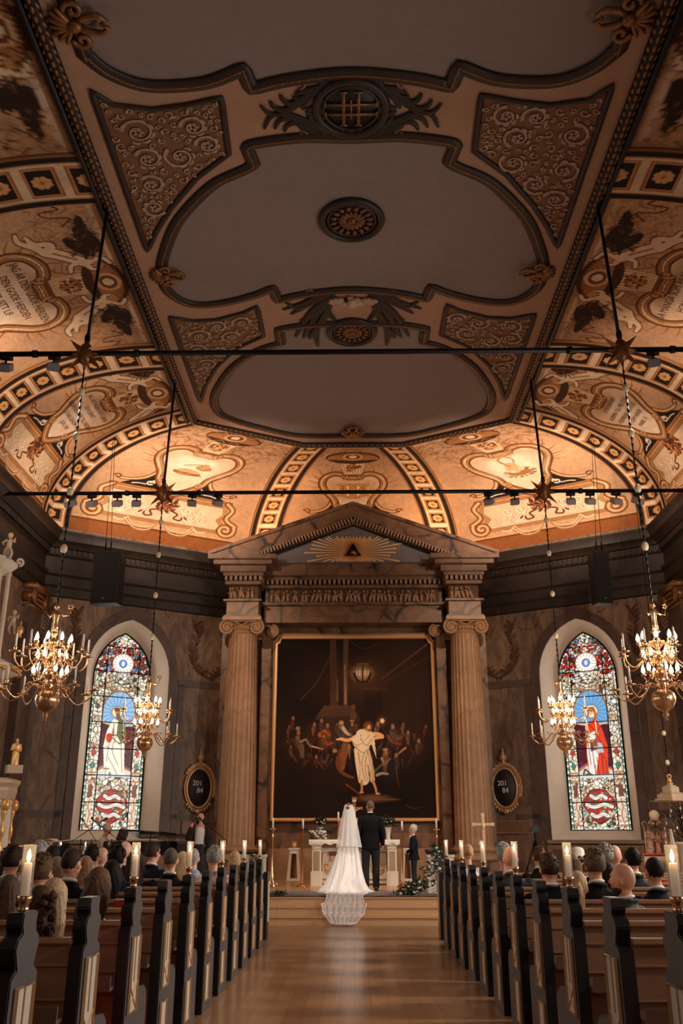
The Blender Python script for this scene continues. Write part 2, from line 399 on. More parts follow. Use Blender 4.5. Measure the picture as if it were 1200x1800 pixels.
# ---- chancel platform with three steps (runs to the window walls)
f = MB()
for k, (y, z) in enumerate(((18.07, .15), (18.37, .30), (18.67, .45))):
    f.box((0, y+.45 if k < 2 else 22.65, z-.075), (9.2 if k < 2 else 17.2, .9 if k < 2 else 7.96, .15))
    f.box((0, y+.0, z-.012), (9.2 if k < 2 else 17.2, .05, .024))
f.box((0, 22.65, .15), (17.2, 7.9, .3))
struct(f.build('floor_platform', M_step, smooth=False))
f = MB(); f.box((0, 22.8, .452), (17.1, 7.6, .012)); struct(f.build('floor_platform_boards', M_stage, smooth=False))
# ---- walls
def wallslab(name, p0, p1, z0, z1, t, m):
    d = (p1-p0).normalized(); n = Vector((-d.y, d.x))*t
    b = MB(); b.prism([(0, 0), (1, 0), (1, 1), (0, 1)], lambda x, y, k: tuple((p0+(p1-p0)*x+n*k).to_3d()+Vector((0, 0, z0+(z1-z0)*y))), 1)
    return struct(b.build(name, m, smooth=False))
for side, nm in ((-1, 'left'), (1, 'right')):
    q = lambda v: Vector((v.x*-side, v.y))
    # nave side wall with three window openings beyond the frame's edge
    b = MB(); x = side*8.49
    X0, X1 = (x, x+side*.35)
    segs = [(YN, 2.5), (4.5, 8.5), (10.5, 14.5), (16.5, 23.4)]
    for y0, y1 in segs: b.box(((X0+X1)/2, (y0+y1)/2, 4.84), (.35, y1-y0, 9.68))
    for y0, y1 in ((2.5, 4.5), (8.5, 10.5), (14.5, 16.5)):
        b.box(((X0+X1)/2, (y0+y1)/2, .8), (.35, 2, 1.6)); b.box(((X0+X1)/2, (y0+y1)/2, 8.24), (.35, 2, 2.88))
    struct(b.build('wall_'+nm, M_wall, smooth=False))
    # chamfer wall around the pointed-arch opening (splayed reveal)
    def arch(cx, hw, z0, zs, za, n=9):
        o = [(cx-hw, z0)]; h = za-zs; k = max(0, (h*h-hw*hw)/(2*hw)); rr = hw+k     # two-centred pointed arch
        P_ = [(rr*math.cos(a)-k, rr*math.sin(a)) for a in [math.asin(h/rr)*i/n for i in range(n+1)]]
        o += [(cx-x, zs+z) for x, z in P_]+[(cx+x, zs+z) for x, z in P_[-2::-1]]
        o.append((cx+hw, z0)); return o
    op = arch(2.88, 1.165, 1.46, 5.80, 7.30); gl = arch(2.94, .815, 1.72, 5.80, 7.06)
    b = MB(); n = len(op)
    s0, s1, zt = .24, 6.6, 9.9
    outer = [(s0, 1.46)]+[(s0 if x < 2.0 else (s1 if x > 3.8 else x), zt if 2.0 <= x <= 3.8 else z) for x, z in op[1:-1]]+[(s1, 1.46)]
    # quads between the opening and the rectangle's border
    vs = [CH(x, z, 0, side) for x, z in op]+[CH(x, z, 0, side) for x, z in outer]
    fs = [(i, i+1, n+i+1, n+i) for i in range(n-1)]
    k0 = max(i for i in range(n) if op[i][0] < 2.0 and i < n/2); k1 = min(i for i in range(n) if op[i][0] > 3.8 and i > n/2)
    b.add(vs, fs)
    b.add([CH(s0, outer[k0][1], 0, side), CH(outer[k0+1][0], zt, 0, side), CH(s0, zt, 0, side)], [(0, 1, 2)])
    b.add([CH(s1, outer[k1][1], 0, side), CH(outer[k1-1][0], zt, 0, side), CH(s1, zt, 0, side)], [(0, 1, 2)])
    b.add([CH(s0, 0, 0, side), CH(s1, 0, 0, side), CH(s1, 1.46, 0, side), CH(s0, 1.46, 0, side)], [(0, 1, 2, 3)])
    struct(b.build('wall_chamfer_'+nm, M_wall, smooth=False))
    b = MB(); vs = [CH(x, z, 0, side) for x, z in op]+[CH(x, z, .8, side) for x, z in gl]
    b.add(vs, [(i, i+1, n+i+1, n+i) for i in range(n-1)]+[(0, n, 2*n-1, n-1)])
    struct(b.build('trim_reveal_'+nm, M_plaster))
    # stone surround
    b = MB(); so = arch(2.88, 1.40, 1.46, 5.80, 7.62)
    for a, o2, t0, t1 in ((op, so, -.001, -.05),):
        vs = [CH(x, z, -.001, side) for x, z in a]+[CH(x, z, -.045, side) for x, z in a]+[CH(x, z, -.045, side) for x, z in o2]+[CH(x, z, -.001, side) for x, z in o2]
        for r_ in range(3): b.add([vs[r_*n+i] for i in range(n)]+[vs[(r_+1)*n+i] for i in range(n)], [(i, i+1, n+i+1, n+i) for i in range(n-1)])
    struct(b.build('trim_arch_'+nm, M_wall2, smooth=False))
    b = MB()
    for sa, sb, za, zb in ((.3, 1.45, 5.55, 5.75), (4.32, 6.5, 5.55, 5.75), (.3, 1.45, 2.0, 2.18), (4.32, 5.0, 2.0, 2.12), (.3, .5, 2.1, 5.6), (1.25, 1.42, .45, 5.6), (4.34, 4.52, .45, 5.6), (5.72, 5.95, 2.0, 5.6)):
        p = [(sa, za), (sb, za), (sb, zb), (sa, zb)]
        b.prism(p, lambda x, y, k: CH(x, y, k-.002, side), -.02)
    struct(b.build('trim_panel_'+nm, M_wall2, smooth=False))
    # sill
    b = MB(); b.prism([(1.62, 1.38), (4.14, 1.38), (4.14, 1.475), (1.62, 1.475)], lambda x, y, k: CH(x, y, k, side), -.16)
    struct(b.build('trim_sill_'+nm, mat('sill_paint', (150, 128, 108), .5, noise=.15), smooth=False, bevel=.012))
wallslab('wall_back', Vector((-3.2, 26.49)), Vector((3.2, 26.49)), 0, 9.9, .3, M_wall)
wallslab('wall_rear', Vector((8.8, YN)), Vector((-8.8, YN)), 0, 13, .3, M_wall)
# ---- dark entablature and cornice that runs round the room
prof = [(.0, 7.68), (.10, 7.70), (.10, 7.92), (.16, 7.98), (.16, 8.22), (.24, 8.28), (.24, 8.36), (.10, 8.40), (.10, 8.78), (.17, 8.82), (.17, 9.0), (.26, 9.02), (.30, 9.08), (.48, 9.16), (.50, 9.3), (.56, 9.36), (.58, 9.42), (.0, 9.46)]
def run(side, prof, name, m, pts=None, smooth=False):
    pts = pts or [Vector((-8.49, YN)), LC1.copy(), LC2.copy()]
    nrm = []
    for i in range(len(pts)):
        ns = []
        if i > 0: d = (pts[i]-pts[i-1]).normalized(); ns.append(Vector((d.y, -d.x)))
        if i < len(pts)-1: d = (pts[i+1]-pts[i]).normalized(); ns.append(Vector((d.y, -d.x)))
        a = sum(ns, Vector((0, 0))).normalized(); nrm.append(a/max(a.dot(ns[0]), .3))
    b = MB(); rows = [[((p+nn*d).x*-side, (p+nn*d).y, z) for d, z in prof] for p, nn in zip(pts, nrm)]
    for r0, r1 in zip(rows, rows[1:]):
        b.add(r0+r1, [(i, i+1, len(prof)+i+1, len(prof)+i) for i in range(len(prof)-1)])
    return b
for side, nm in ((-1, 'left'), (1, 'right')):
    struct(run(side, prof, 'c', M_dark).build('trim_cornice_'+nm, M_dark, smooth='auto'))
    b = MB()
    k = .06
    while k < 6.5:
        b.prism([(k, 8.83), (k+.075, 8.83), (k+.075, 8.99), (k, 8.99)], lambda x, y, q: CH(x, y, q-.17, side), -.07); k += .15
    y = 12.
    while y < 23.:
        b.box((side*(8.49-.205), y, 8.91), (.07, .075, .16)); y += .15
    struct(b.build('trim_dentils_'+nm, M_dark, smooth=False))
# ---- painted cove
def surf(L0, L1, U0, U1, mirror=False):
    L0, L1, U0, U1 = (np.array((v[0], v[1])) for v in (L0, L1, U0, U1))
    def P(s, t, inset=0.):
        s = np.asarray(s, float); t = np.asarray(t, float); a = t*math.pi/2
        hx = 1-np.cos(a).clip(1e-9)**(2/NX); hz = np.sin(a).clip(1e-9)**(2/NX)
        Lp = L0+(L1-L0)*s[..., None]; Up = U0+(U1-U0)*s[..., None]; d = Up-Lp; dn = d/np.linalg.norm(d, axis=-1, keepdims=True)
        xy = Lp+d*hx[..., None]+dn*(inset*np.cos(a)**.5)[..., None]
        o = np.concatenate([xy, (ZL+(ZU-ZL)*hz-inset*np.sin(a))[..., None]], -1)
        if mirror: o[..., 0] *= -1
        return o
    def W(t):
        a = np.asarray(t, float)*math.pi/2; hx = 1-np.cos(a).clip(1e-9)**(2/NX)
        return np.linalg.norm(L1-L0)*(1-hx)+np.linalg.norm(U1-U0)*hx
    P.W = W; return P
YB = 18.3
def bays(mirror):
    return {'E': surf((-8.49, 6.3), (-8.49, 12.3), (-4.3, 6.3), (-4.3, 12.3), mirror), 'A': surf((-8.49, 12.3), (-8.49, YB), (-4.3, 12.3), (-4.3, YB), mirror),
            'B': surf((-8.49, YB), LC1, (-4.3, YB), UC1, mirror), 'C': surf(LC1, LC2, UC1, UC2, mirror)}
OCH, CRM, BRN, DRK, HIL = (208, 162, 122), (236, 208, 180), (136, 78, 42), (30, 20, 16), (226, 176, 116)
def bay_art(A, kind, bw, cw):
    A.clouds(.10, 1.2, 3); A.speck(.16); A.sym = True
    X, Q = A.X, A.Y
    xm = 9
    A.poly([(-xm, 5.33), (xm, 5.33), (xm, 5.6), (-xm, 5.6)], DRK); A.poly([(-xm, 5.2), (xm, 5.2), (xm, 5.26), (-xm, 5.26)], CRM)
    A.sym = False
    A.poly([(-xm, 0), (xm, 0), (xm, .42), (-xm, .42)], (150, 88, 42)); A.line([(-xm, .44), (xm, .44)], .07, (110, 60, 28)); A.line([(-xm, .52), (xm, .52)], .03, HIL)
    A.sym = True
    if kind != 'D':
        # panel with scrollwork over the cornice
        bx = [(0, .78), (bw, .78), (bw+.12, 1.05), (bw-.05, 1.25), (bw+.1, 1.5), (bw, 1.85), (0, 1.85)]
        A.poly([(0, .66), (bw+.3, .66), (bw+.05, 2.02), (0, 2.02)], (206, 150, 98)); A.poly(bx, (228, 196, 158))
        for wd, c in ((.12, BRN), (.07, HIL), (.02, (90, 50, 26))): A.line(bx[1:-1]+[(0, 1.85)], wd, c)
        for wd, c in ((.12, BRN), (.07, HIL), (.02, (90, 50, 26))): A.line([(0, .78), (bw, .78)], wd, c)
        for wd, c in ((.1, (96, 52, 26)), (.06, (186, 118, 64))): A.line([(-.1, 2.04), (bw+.12, 2.04)], wd, c)
        for wd, c in ((.20, (96, 54, 28)), (.13, (196, 136, 82)), (.04, (240, 206, 160))):
            A.line(spl([(bw+.02, 2.0), (bw+.28, 1.75), (bw+.2, 1.35), (bw+.55, 1.1)], 5)+spiral(bw+.28, .9, .3, .6, 1.5, -1), wd, c)
        for k in range(70):
            a, r_ = A.r.rand()*6.28, A.r.rand()**.6*.36; x_, y_ = r_*math.cos(a)*.8, 1.62+r_*math.sin(a); A.sym = False
            A.line([(x_, y_), (x_+.09*math.cos(a+.5), y_+.09*math.sin(a+.5)), (x_+.13*math.cos(a+1), y_+.13*math.sin(a+1))], .09, [(92, 44, 22), (140, 72, 34), (70, 36, 20), (176, 104, 54)][k % 4], taper=.015)
        A.sym = True
        A.line([(.2, 1.3), (.42, 1.2), (.34, 1.02), (.55, .98), (.6, 1.14), (.74, 1.06)], .06, (110, 50, 28), smooth=6)
        n = int((bw-.5)/.42)
        for i in range(n):
            cx = .62+i*.42
            for sg, c in ((1, (158, 112, 78)), (1, (250, 232, 206))):
                dx = 0 if c[0] < 200 else .02
                A.line(spiral(cx+dx, 1.42, .17, R(200), 1.3, 1), .035, c); A.line(spiral(cx+.2+dx, 1.12, .13, R(20), 1.2, -1), .03, c)
                A.line([(cx-.1+dx, 1.3), (cx+.05+dx, 1.0), (cx+.3+dx, .95)], .03, c, smooth=4)
        for k in range(4):     # festoon under the panel
            A.line([(.05+.02*k, .74-.02*k), (.35, .52-.05*k), (.75, .50-.045*k), (1.0+.04*k, .80-.03*k)], .03, ((240, 212, 176), (170, 112, 64))[k % 2], smooth=6)
        A.line([(1.0, .78), (1.2, .62), (1.4, .7)], .04, (240, 212, 176), smooth=5)
    for k in range(90):      # brown foliage under the ceiling edge
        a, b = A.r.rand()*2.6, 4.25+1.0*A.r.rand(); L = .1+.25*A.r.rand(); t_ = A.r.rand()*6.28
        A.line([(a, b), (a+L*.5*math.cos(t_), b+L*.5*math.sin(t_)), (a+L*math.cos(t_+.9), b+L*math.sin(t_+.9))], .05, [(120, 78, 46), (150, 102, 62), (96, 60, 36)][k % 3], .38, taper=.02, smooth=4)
    g_ = ((Q-3.6)/1.7).clip(0, 1)*.30*(.7+.3*np.sin(X*3.1+np.sin(Q*4))); A._mix(g_, (112, 70, 40))  # brown tone deepens towards the ceiling edge
    # black spandrels with pale flourishes
    z = .55 if kind == 'D' else 0
    sp = [(.14*cw, 2.07), (1.46*cw, 2.07), (1.1*cw, 2.34), (.84*cw, 2.62), (.68*cw, 3.15), (.5*cw, 2.6)]
    sp = [(a, b-z*.6) for a, b in sp]; A.poly(sp, DRK)
    for wd, c in ((.16, (104, 58, 28)), (.10, (206, 146, 88)), (.035, (242, 208, 160))):
        A.line([(.66*cw, 3.2-z*.6), (.74*cw, 2.75-z*.6), (.98*cw, 2.42-z*.6), (1.42*cw, 2.28-z*.6), (1.62*cw, 2.38-z*.6)], wd, c, taper=wd*.7, smooth=6)
    A.line(spiral(1.58*cw, 2.32-z*.6, .12, R(20), 1., 1), .05, (110, 62, 30))
    A.line([(.62*cw, 2.95-z*.6), (.66*cw, 2.7-z*.6), (.56*cw, 2.5-z*.6), (.7*cw, 2.32-z*.6)], .05, (244, 226, 204), taper=.09, smooth=6)
    A.line(spiral(.72*cw, 2.3-z*.6, .13, R(150), 1.2, 1), .045, (244, 226, 204)); A.line([(.8*cw, 2.2-z*.6), (1.0*cw, 2.2-z*.6), (1.15*cw, 2.16-z*.6)], .04, (244, 226, 204), smooth=4)
    # leaf fringe and cartouche frame
    ct = [(0, 3.92), (.2, 3.92), (.34, 4.06), (.62, 4.12), (.9, 3.98), (1.04, 3.7), (1.0, 3.4), (.82, 3.1), (.66, 2.85), (.58, 2.55), (.4, 2.3), (.16, 2.08), (0, 2.0)]
    if kind == 'D': ct = [(a, b-.35) for a, b in ct]
    ct = [(a*cw, b) for a, b in ct]; cs = spl(ct, 5)
    for k in range(15):
        i = 12+int(k*1.6); i = min(i, len(cs)-2); p, q2 = cs[i], cs[i+1]; t = (q2-p)/np.linalg.norm(q2-p); nn = np.array((-t[1], t[0])); L = .42 if k % 2 else .3
        A.line([p, p+nn*L*.5-t*.06, p+nn*L-t*.2], .06, (160, 100, 56) if k % 2 else (190, 134, 82), taper=.012, smooth=4)
    fill = CRM if kind in 'ABE' else (238, 208, 172)
    A.poly([(-a, b) for a, b in ct[::-1]]+ct, fill)
    A.sym = True
    A.disc(.75*cw, 3.5, .38, .5, (196, 150, 108), .45, soft=1.); A.disc(0, 3.85, .5, .16, (176, 128, 88), .5, soft=1.)
    for wd, c in ((.26, (90, 50, 26)), (.19, (150, 92, 48)), (.12, (206, 148, 92)), (.08, (116, 66, 34)), (.03, (240, 204, 150))): A.line(cs, wd, c)
    A.line([(a*1.04, b) for a, b in cs[4:-14]], .02, (246, 216, 170))
    A.line(spiral(.30*cw, 3.98-(.35 if kind == 'D' else 0), .14, R(-90), 1.3, -1), .07, (104, 60, 30)); A.line(spiral(.30*cw, 3.98-(.35 if kind == 'D' else 0), .13, R(-90), 1.2, -1), .035, (220, 160, 98))
    A.line(spiral(.52*cw, 2.5-z*.6, .12, R(60), 1.1, 1), .08, (120, 70, 34)); A.line(spiral(.52*cw, 2.5-z*.6, .11, R(60), 1.1, 1), .04, (226, 170, 108))
    # basket and shell above
    o = -.35 if kind == 'D' else 0
    A.poly([(-.26, 4.1+o), (.26, 4.1+o), (.36, 4.78+o), (-.36, 4.78+o)], (236, 202, 160))
    A.sym = False
    for k in range(7): A.line([(-.22+.073*k, 4.12+o), (-.3+.1*k, 4.76+o)], .02, (150, 94, 50))
    for _ in range(60):
        a = A.r.rand()*6.28; r_ = A.r.rand()**.5; A.disc(.25*r_*math.cos(a), 4.44+o+.2*r_*math.sin(a), .045, .035, [(96, 52, 28), (150, 92, 48), (196, 130, 74)][A.r.randint(3)])
    A.sym = True
    A.line([(-.4, 4.8+o), (.4, 4.8+o)], .06, (120, 72, 36)); A.line([(-.3, 4.06+o), (.3, 4.06+o)], .07, (120, 72, 36))
    A.disc(0, 5.0+o, .8, .34, (72, 42, 24))
    for k in range(13): A.line([(0, 4.85+o), (.74*math.cos(R(k*7.5)), 4.92+o+.33*math.sin(R(k*7.5)))], .03, (176, 116, 64), taper=.05)
    A.disc(0, 5.05+o, .3, .2, (214, 168, 122)); A.disc(0, 5.05+o, .22, .14, (110, 66, 38)); A.disc(0, 5.05+o, .12, .09, (240, 206, 166))
    if kind in 'ABE':
        sk, sh = (240, 208, 170), (176, 124, 82)
        for dw, c in ((.05, (96, 56, 34)), (0, sk)):
            A.line([(.66, 4.86), (.95, 4.55), (1.12, 4.34)], .24+dw, c, taper=.27+dw, smooth=5)
            A.line([(1.1, 4.36), (1.32, 4.42), (1.4, 4.2), (1.62, 4.12)], .19+dw, c, taper=.07+dw, smooth=5)
            A.line([(1.1, 4.3), (1.3, 4.18), (1.52, 3.98), (1.74, 3.98)], .18+dw, c, taper=.06+dw, smooth=5)
            A.line([(.7, 4.82), (.62, 4.6), (.42, 4.55)], .11+dw, c, taper=.06+dw, smooth=4); A.line([(.66, 4.92), (.8, 5.1), (.62, 5.2)], .11+dw, c, taper=.06+dw, smooth=4)
            A.disc(.55, 4.95, .14+dw/2, .13+dw/2, c)
        A.disc(.57, 5.01, .13, .09, (196, 140, 90)); A.line([(.8, 4.72), (1.05, 4.42)], .05, sh); A.disc(.5, 4.94, .02, .03, (90, 50, 30)); A.disc(.6, 4.92, .02, .03, (90, 50, 30))
        for cx, cy, a_, b_, rt in ((1.15, 4.85, .34, .13, -.5), (1.38, 5.02, .42, .15, -.2), (1.75, 5.0, .3, .08, .1)):
            A.disc(cx, cy, a_, b_, (52, 32, 22), rot=rt)
            for k in range(26):
                a = A.r.rand()*6.28; A.line([(cx+a_*.8*math.cos(a), cy+b_*.8*math.sin(a)), (cx+a_*1.15*math.cos(a), cy+b_*1.25*math.sin(a)-.03)], .025, (52, 32, 22) if k % 3 else (110, 70, 42))
        A.line([(1.8, 4.75), (2.0, 4.9), (2.05, 4.6), (2.2, 4.5), (2.25, 4.8), (2.45, 4.6)], .035, (92, 54, 30), smooth=6)
    if kind in 'Ccd':
        for k in range(30):
            a, b = A.r.rand()*2.2, 4.3+A.r.rand()*.9; A.line([(a, b), (a+.15, b+.08), (a+.34, b-.02)], .03, [(150, 98, 60), (190, 136, 90), (222, 178, 134)][k % 3], .8, smooth=4)
    A.sym = False
    if kind == 'C':        # hat and basket of loaves
        A.disc(0, 3.35, .8, .5, (246, 224, 196), .8, soft=.8)
        A.disc(-.05, 3.0, .42, .13, (176, 122, 76)); A.disc(-.05, 3.06, .34, .12, (214, 162, 110)); A.line([(-.45, 3.0), (.4, 2.96)], .04, (120, 74, 42))
        A.disc(.3, 3.32, .24, .12, (186, 132, 84)); A.disc(.3, 3.4, .13, .12, (206, 154, 104)); A.line([(-.3, 3.3), (.1, 3.45), (.2, 3.4)], .03, (130, 84, 50), smooth=4)
    if kind == 'c':        # pelican on its nest
        A.disc(0, 3.3, .8, .5, (246, 224, 196), .8, soft=.8)
        for k in range(60):
            a = A.r.rand()*6.28; A.line([(.34*math.cos(a)-.02, 2.92+.13*math.sin(a)), (.5*math.cos(a)-.02, 2.94+.22*math.sin(a))], .02, (150, 98, 54))
        A.disc(-.02, 2.95, .34, .14, (170, 116, 68)); A.disc(.06, 3.2, .2, .26, (216, 170, 122)); A.line([(.1, 3.3), (.24, 3.62), (.02, 3.78), (-.16, 3.6), (-.1, 3.4)], .09, (190, 138, 88), taper=.05, smooth=6)
        A.disc(-.14, 3.1, .09, .08, (236, 200, 160)); A.disc(.14, 3.04, .1, .08, (236, 200, 160))
    if kind == 'D':        # entwined monogram in a glory of rays
        for k in range(72):
            a = R(k*5); r_ = .74+.12*(k % 3); A.line([(.46*math.cos(a), 2.95+.38*math.sin(a)), (r_*math.cos(a), 2.95+.62*r_*math.sin(a))], .022, (204, 138, 78), .85)
        for wd, c in ((.10, (140, 76, 34)), (.06, (214, 146, 82))):
            A.line([(-.36, 2.72), (-.36, 3.2)], wd, c); A.line([(.36, 2.72), (.36, 3.2)], wd, c); A.line([(-.36, 2.96), (.36, 2.96)], wd*.7, c)
            for sg in (-1, 1):
                A.line([(sg*.36-.1, 3.22), (sg*.36+.1, 3.22)], wd*.8, c); A.line([(sg*.36-.1, 2.7), (sg*.36+.1, 2.7)], wd*.8, c)
                A.line([(sg*.1+.17*math.cos(R(t)), 3.08+.16*math.sin(R(t))) for t in range(0, 361, 20)], wd, c); A.line([(sg*.1+.17*math.cos(R(t)), 2.78+.17*math.sin(R(t))) for t in range(0, 361, 20)], wd, c)
M_fresco = vcol('fresco', .8, mottle=.28)
def text_on(P, s, cx, q, size, flip, name='painted_text'):
    cu = bpy.data.curves.new(name, 'FONT'); cu.body = s; cu.size = size; cu.align_x = 'CENTER'; cu.resolution_u = 2
    o = bpy.data.objects.new(name, cu); COL.objects.link(o)
    me = bpy.data.meshes.new_from_object(o.evaluated_get(bpy.context.evaluated_depsgraph_get())); COL.objects.unlink(o); bpy.data.objects.remove(o)
    for v in me.vertices:
        x, y = v.co.x*.8, v.co.y*1.15; t = (q+y)/QT; X = (cx+x)*(-1 if flip else 1)
        p = P(np.array(.5+X/P.W(t)), np.array(t), .012); v.co = p
    me.materials.append(mat('letter_brown', (96, 60, 38), .8)); o = bpy.data.objects.new(name, me); COL.objects.link(o); return o
def cove_mesh(name, P, kind, bw, cw, res):
    wmax = float(max(P.W(0), P.W(1))); nu = int(wmax/res); nv = int(QT/res)
    S, T = np.meshgrid(np.linspace(0, 1, nu+1), np.linspace(0, 1, nv+1), indexing='ij')
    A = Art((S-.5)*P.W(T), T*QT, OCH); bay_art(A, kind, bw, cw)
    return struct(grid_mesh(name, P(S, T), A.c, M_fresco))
def rib(name, Pa, Pb, off, hw, res=.018):
    """raised painted rib with gilt rosettes over the seam of two bays: Pa ends at s=1, Pb starts at s=0"""
    nu = int(2*hw/res); nv = int(QT/.02)
    U, T = np.meshgrid(np.linspace(-hw, hw, nu+1), np.linspace(0, 1, nv+1), indexing='ij')
    O = U+off(T)
    pa = Pa(1+O/Pa.W(T), T, .05); pb = Pb(O/Pb.W(T), T, .05)
    k = ((O/.06)*.5+.5).clip(0, 1)[..., None]; P3 = pa*(1-k)+pb*k
    base_a = Pa(1+O/Pa.W(T), T, 0.); base_b = Pb(O/Pb.W(T), T, 0.); P0 = base_a*(1-k)+base_b*k
    P3[0] = P0[0]; P3[-1] = P0[-1]
    A = Art(U, T*QT, (236, 206, 170)); A.speck(.05); A.clouds(.06, 2, 9)
    Q = A.Y
    A.sym = True
    A.poly([(hw-.17, 0), (hw, 0), (hw, QT), (hw-.17, QT)], (34, 24, 20)); A.line([(hw-.02, 0), (hw-.02, QT)], .04, (170, 112, 62)); A.line([(hw-.19, 0), (hw-.19, QT)], .03, (170, 112, 62))
    A.sym = False
    q = .42; iw = hw-.27
    ch = iw-.04
    while q < QT:
        A.poly([(-iw, q-.24), (iw, q-.24), (iw, q+.24), (-iw, q+.24)], (170, 104, 52)); A.poly([(-iw+.03, q-.21), (iw-.03, q-.21), (iw-.03, q+.21), (-iw+.03, q+.21)], (214, 150, 90))
        A.poly([(-iw+.055, q-.185), (iw-.055, q-.185), (iw-.055, q+.185), (-iw+.055, q+.185)], (30, 22, 18))
        for k_ in range(8):
            a = R(45*k_+22); A.disc(.105*math.cos(a), q+.10*math.sin(a), .055, .05, (232, 172, 106))
        A.disc(0, q, .06, .06, (206, 140, 80)); A.disc(0, q, .025, .025, (120, 70, 34)); q += .62
    return struct(grid_mesh(name, P3, A.c, M_fresco))
for side, nm in ((-1, 'left'), (1, 'right')):
    BY = bays(side == 1)
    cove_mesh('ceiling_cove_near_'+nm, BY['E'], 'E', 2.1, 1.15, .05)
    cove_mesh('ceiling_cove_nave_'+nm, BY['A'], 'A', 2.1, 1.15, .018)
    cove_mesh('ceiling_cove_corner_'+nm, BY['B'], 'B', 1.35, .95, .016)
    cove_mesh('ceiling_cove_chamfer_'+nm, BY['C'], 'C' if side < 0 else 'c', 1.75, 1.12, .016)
    fl = side == 1
    if side < 0:
        tx = [text_on(BY['A'], 'JAG ÄR DEN GODE HERDEN', 0, 3.62, .2, fl), text_on(BY['A'], 'DEN GODE HERDEN', 0, 3.33, .2, fl), text_on(BY['A'], 'GER SITT LIF', 0, 3.04, .2, fl)]
        tb = [('JAG ÄR VÄGEN OCH SANN', 3.62), ('OCH LIFVET', 3.4), ('INGEN KOMMER TILL FADREN', 3.14), ('UTAN GENOM MIG', 2.9), ('JOH. XIV', 2.66)]
    else:
        tx = [text_on(BY['A'], 'SÅ MÅNGA SOM ANAMMADE', 0, 3.62, .2, fl), text_on(BY['A'], 'HONOM GAF HAN', 0, 3.33, .2, fl), text_on(BY['A'], 'MAKT', 0, 3.04, .2, fl)]
        tb = [('LÅTER BARNEN', 3.62), ('KOMMA TILL MIG OCH', 3.38), ('FÖRMENER DEM ICKE', 3.14), ('TY DEM HÖRER', 2.9), ('MARK. X', 2.66)]
    tx += [text_on(BY['B'], a, 0, b, .155, fl) for a, b in tb]
    bpy.context.view_layer.update()
    t0 = tx[0]; bm = bmesh.new()
    for t in tx: bm.from_mesh(t.data)
    me = bpy.data.meshes.new('trim_lettering'); bm.to_mesh(me); bm.free(); me.materials.append(t0.data.materials[0])
    for t in tx: bpy.data.objects.remove(t)
    o = bpy.data.objects.new('trim_lettering_'+nm, me); COL.objects.link(o); struct(o)
    rib('ceiling_rib_near_'+nm, BY['E'], BY['A'], lambda T: T*0, .62, .03)
    rib('ceiling_rib_nave_'+nm, BY['A'], BY['B'], lambda T: T*0, .62)
    rib('ceiling_rib_corner_'+nm, BY['B'], BY['C'], lambda T: .0-.3*T, .60)
    D = surf(LC2, (-LC2.x, LC2.y), UC2, (-UC2.x, UC2.y), False)
    if side < 0: rib('ceiling_rib_chamfer_'+nm, BY['C'], D, lambda T: .15*T+.18, .50)
    else: rib('ceiling_rib_chamfer_'+nm, BY['C'], surf((-LC2.x, LC2.y), LC2, (-UC2.x, UC2.y), UC2, False), lambda T: .15*T+.18, .50)
    # plain upstand between the cornice ledge and the cove
    struct(run(side, [(-.02, 9.4), (-.02, 9.7)], 'u', M_dark).build('trim_upstand_'+nm, mat('cove_foot', (150, 92, 48), .7), smooth=False))
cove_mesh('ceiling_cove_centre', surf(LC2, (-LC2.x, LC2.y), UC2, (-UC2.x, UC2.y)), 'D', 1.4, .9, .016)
b = MB(); b.add([(-4.3, YN, ZU), (-8.6, YN, ZU), (-8.6, 6.3, 9.6), (-4.3, 6.3, ZU)], [])
for sg in (-1, 1):
    b.grid(lambda u, v: (sg*(8.49-4.19*(1-math.cos(v*math.pi/2))), YN+(6.3-YN)*u, ZL+(ZU-ZL)*math.sin(v*math.pi/2)**.91), 2, 12)
struct(b.build('ceiling_cove_rear', mat('dark_cove', (120, 84, 54), .8)))
# ---- flat vaulted ceiling: surface height from the distance to the octagonal edge
def offs(d):
    cd = (UC2-UC1).normalized(); cn = Vector((cd.y, -cd.x))
    x = -4.3+d; p = UC1+cn*d; t = (x-p.x)/cd.x; a = Vector((x, p.y+t*cd.y))
    y = 23.3-d; t = (y-p.y)/cd.y; bq = Vector((p.x+t*cd.x, y)); return a, bq
_cd = (UC2-UC1).normalized(); _cn = Vector((_cd.y, -_cd.x))
def cz(x, y, lift=0.):
    d = min(4.3-abs(x), 23.3-y, (Vector((-abs(x), y))-UC1).dot(_cn)); d = max(0, min(d, 4.3))
    return ZU+.38*(1-(1-d/4.3)**2)-lift
def up(px, py, lift=0.):
    z = ZU
    for _ in range(5): x, y = atZ(px, py, z); z = cz(x, y)
    return x, y
def sympts(L):  # pixel measurements of the left half, centre line at x=618 -> closed outline in metres
    h = [up(*p) for p in L]; c = 0.0
    return h
P2L = [(618, 242), (530, 241), (450, 251), (434, 258), (446, 287), (430, 297), (380, 320), (340, 355), (308, 395), (290, 440), (284, 468), (288, 497), (300, 515), (325, 530), (355, 535), (400, 530), (450, 517), (479, 505), (488, 527), (530, 517), (618, 508)]
P1L = [(618, 128), (510, 139), (442, 155), (427, 119), (370, 142), (310, 150), (250, 148), (195, 128), (155, 97), (138, 62)]
P3L = [(618, 568), (540, 570), (490, 578), (494, 602), (454, 615), (412, 642), (386, 675), (376, 700), (382, 721), (404, 735), (454, 750), (529, 765), (618, 765)]
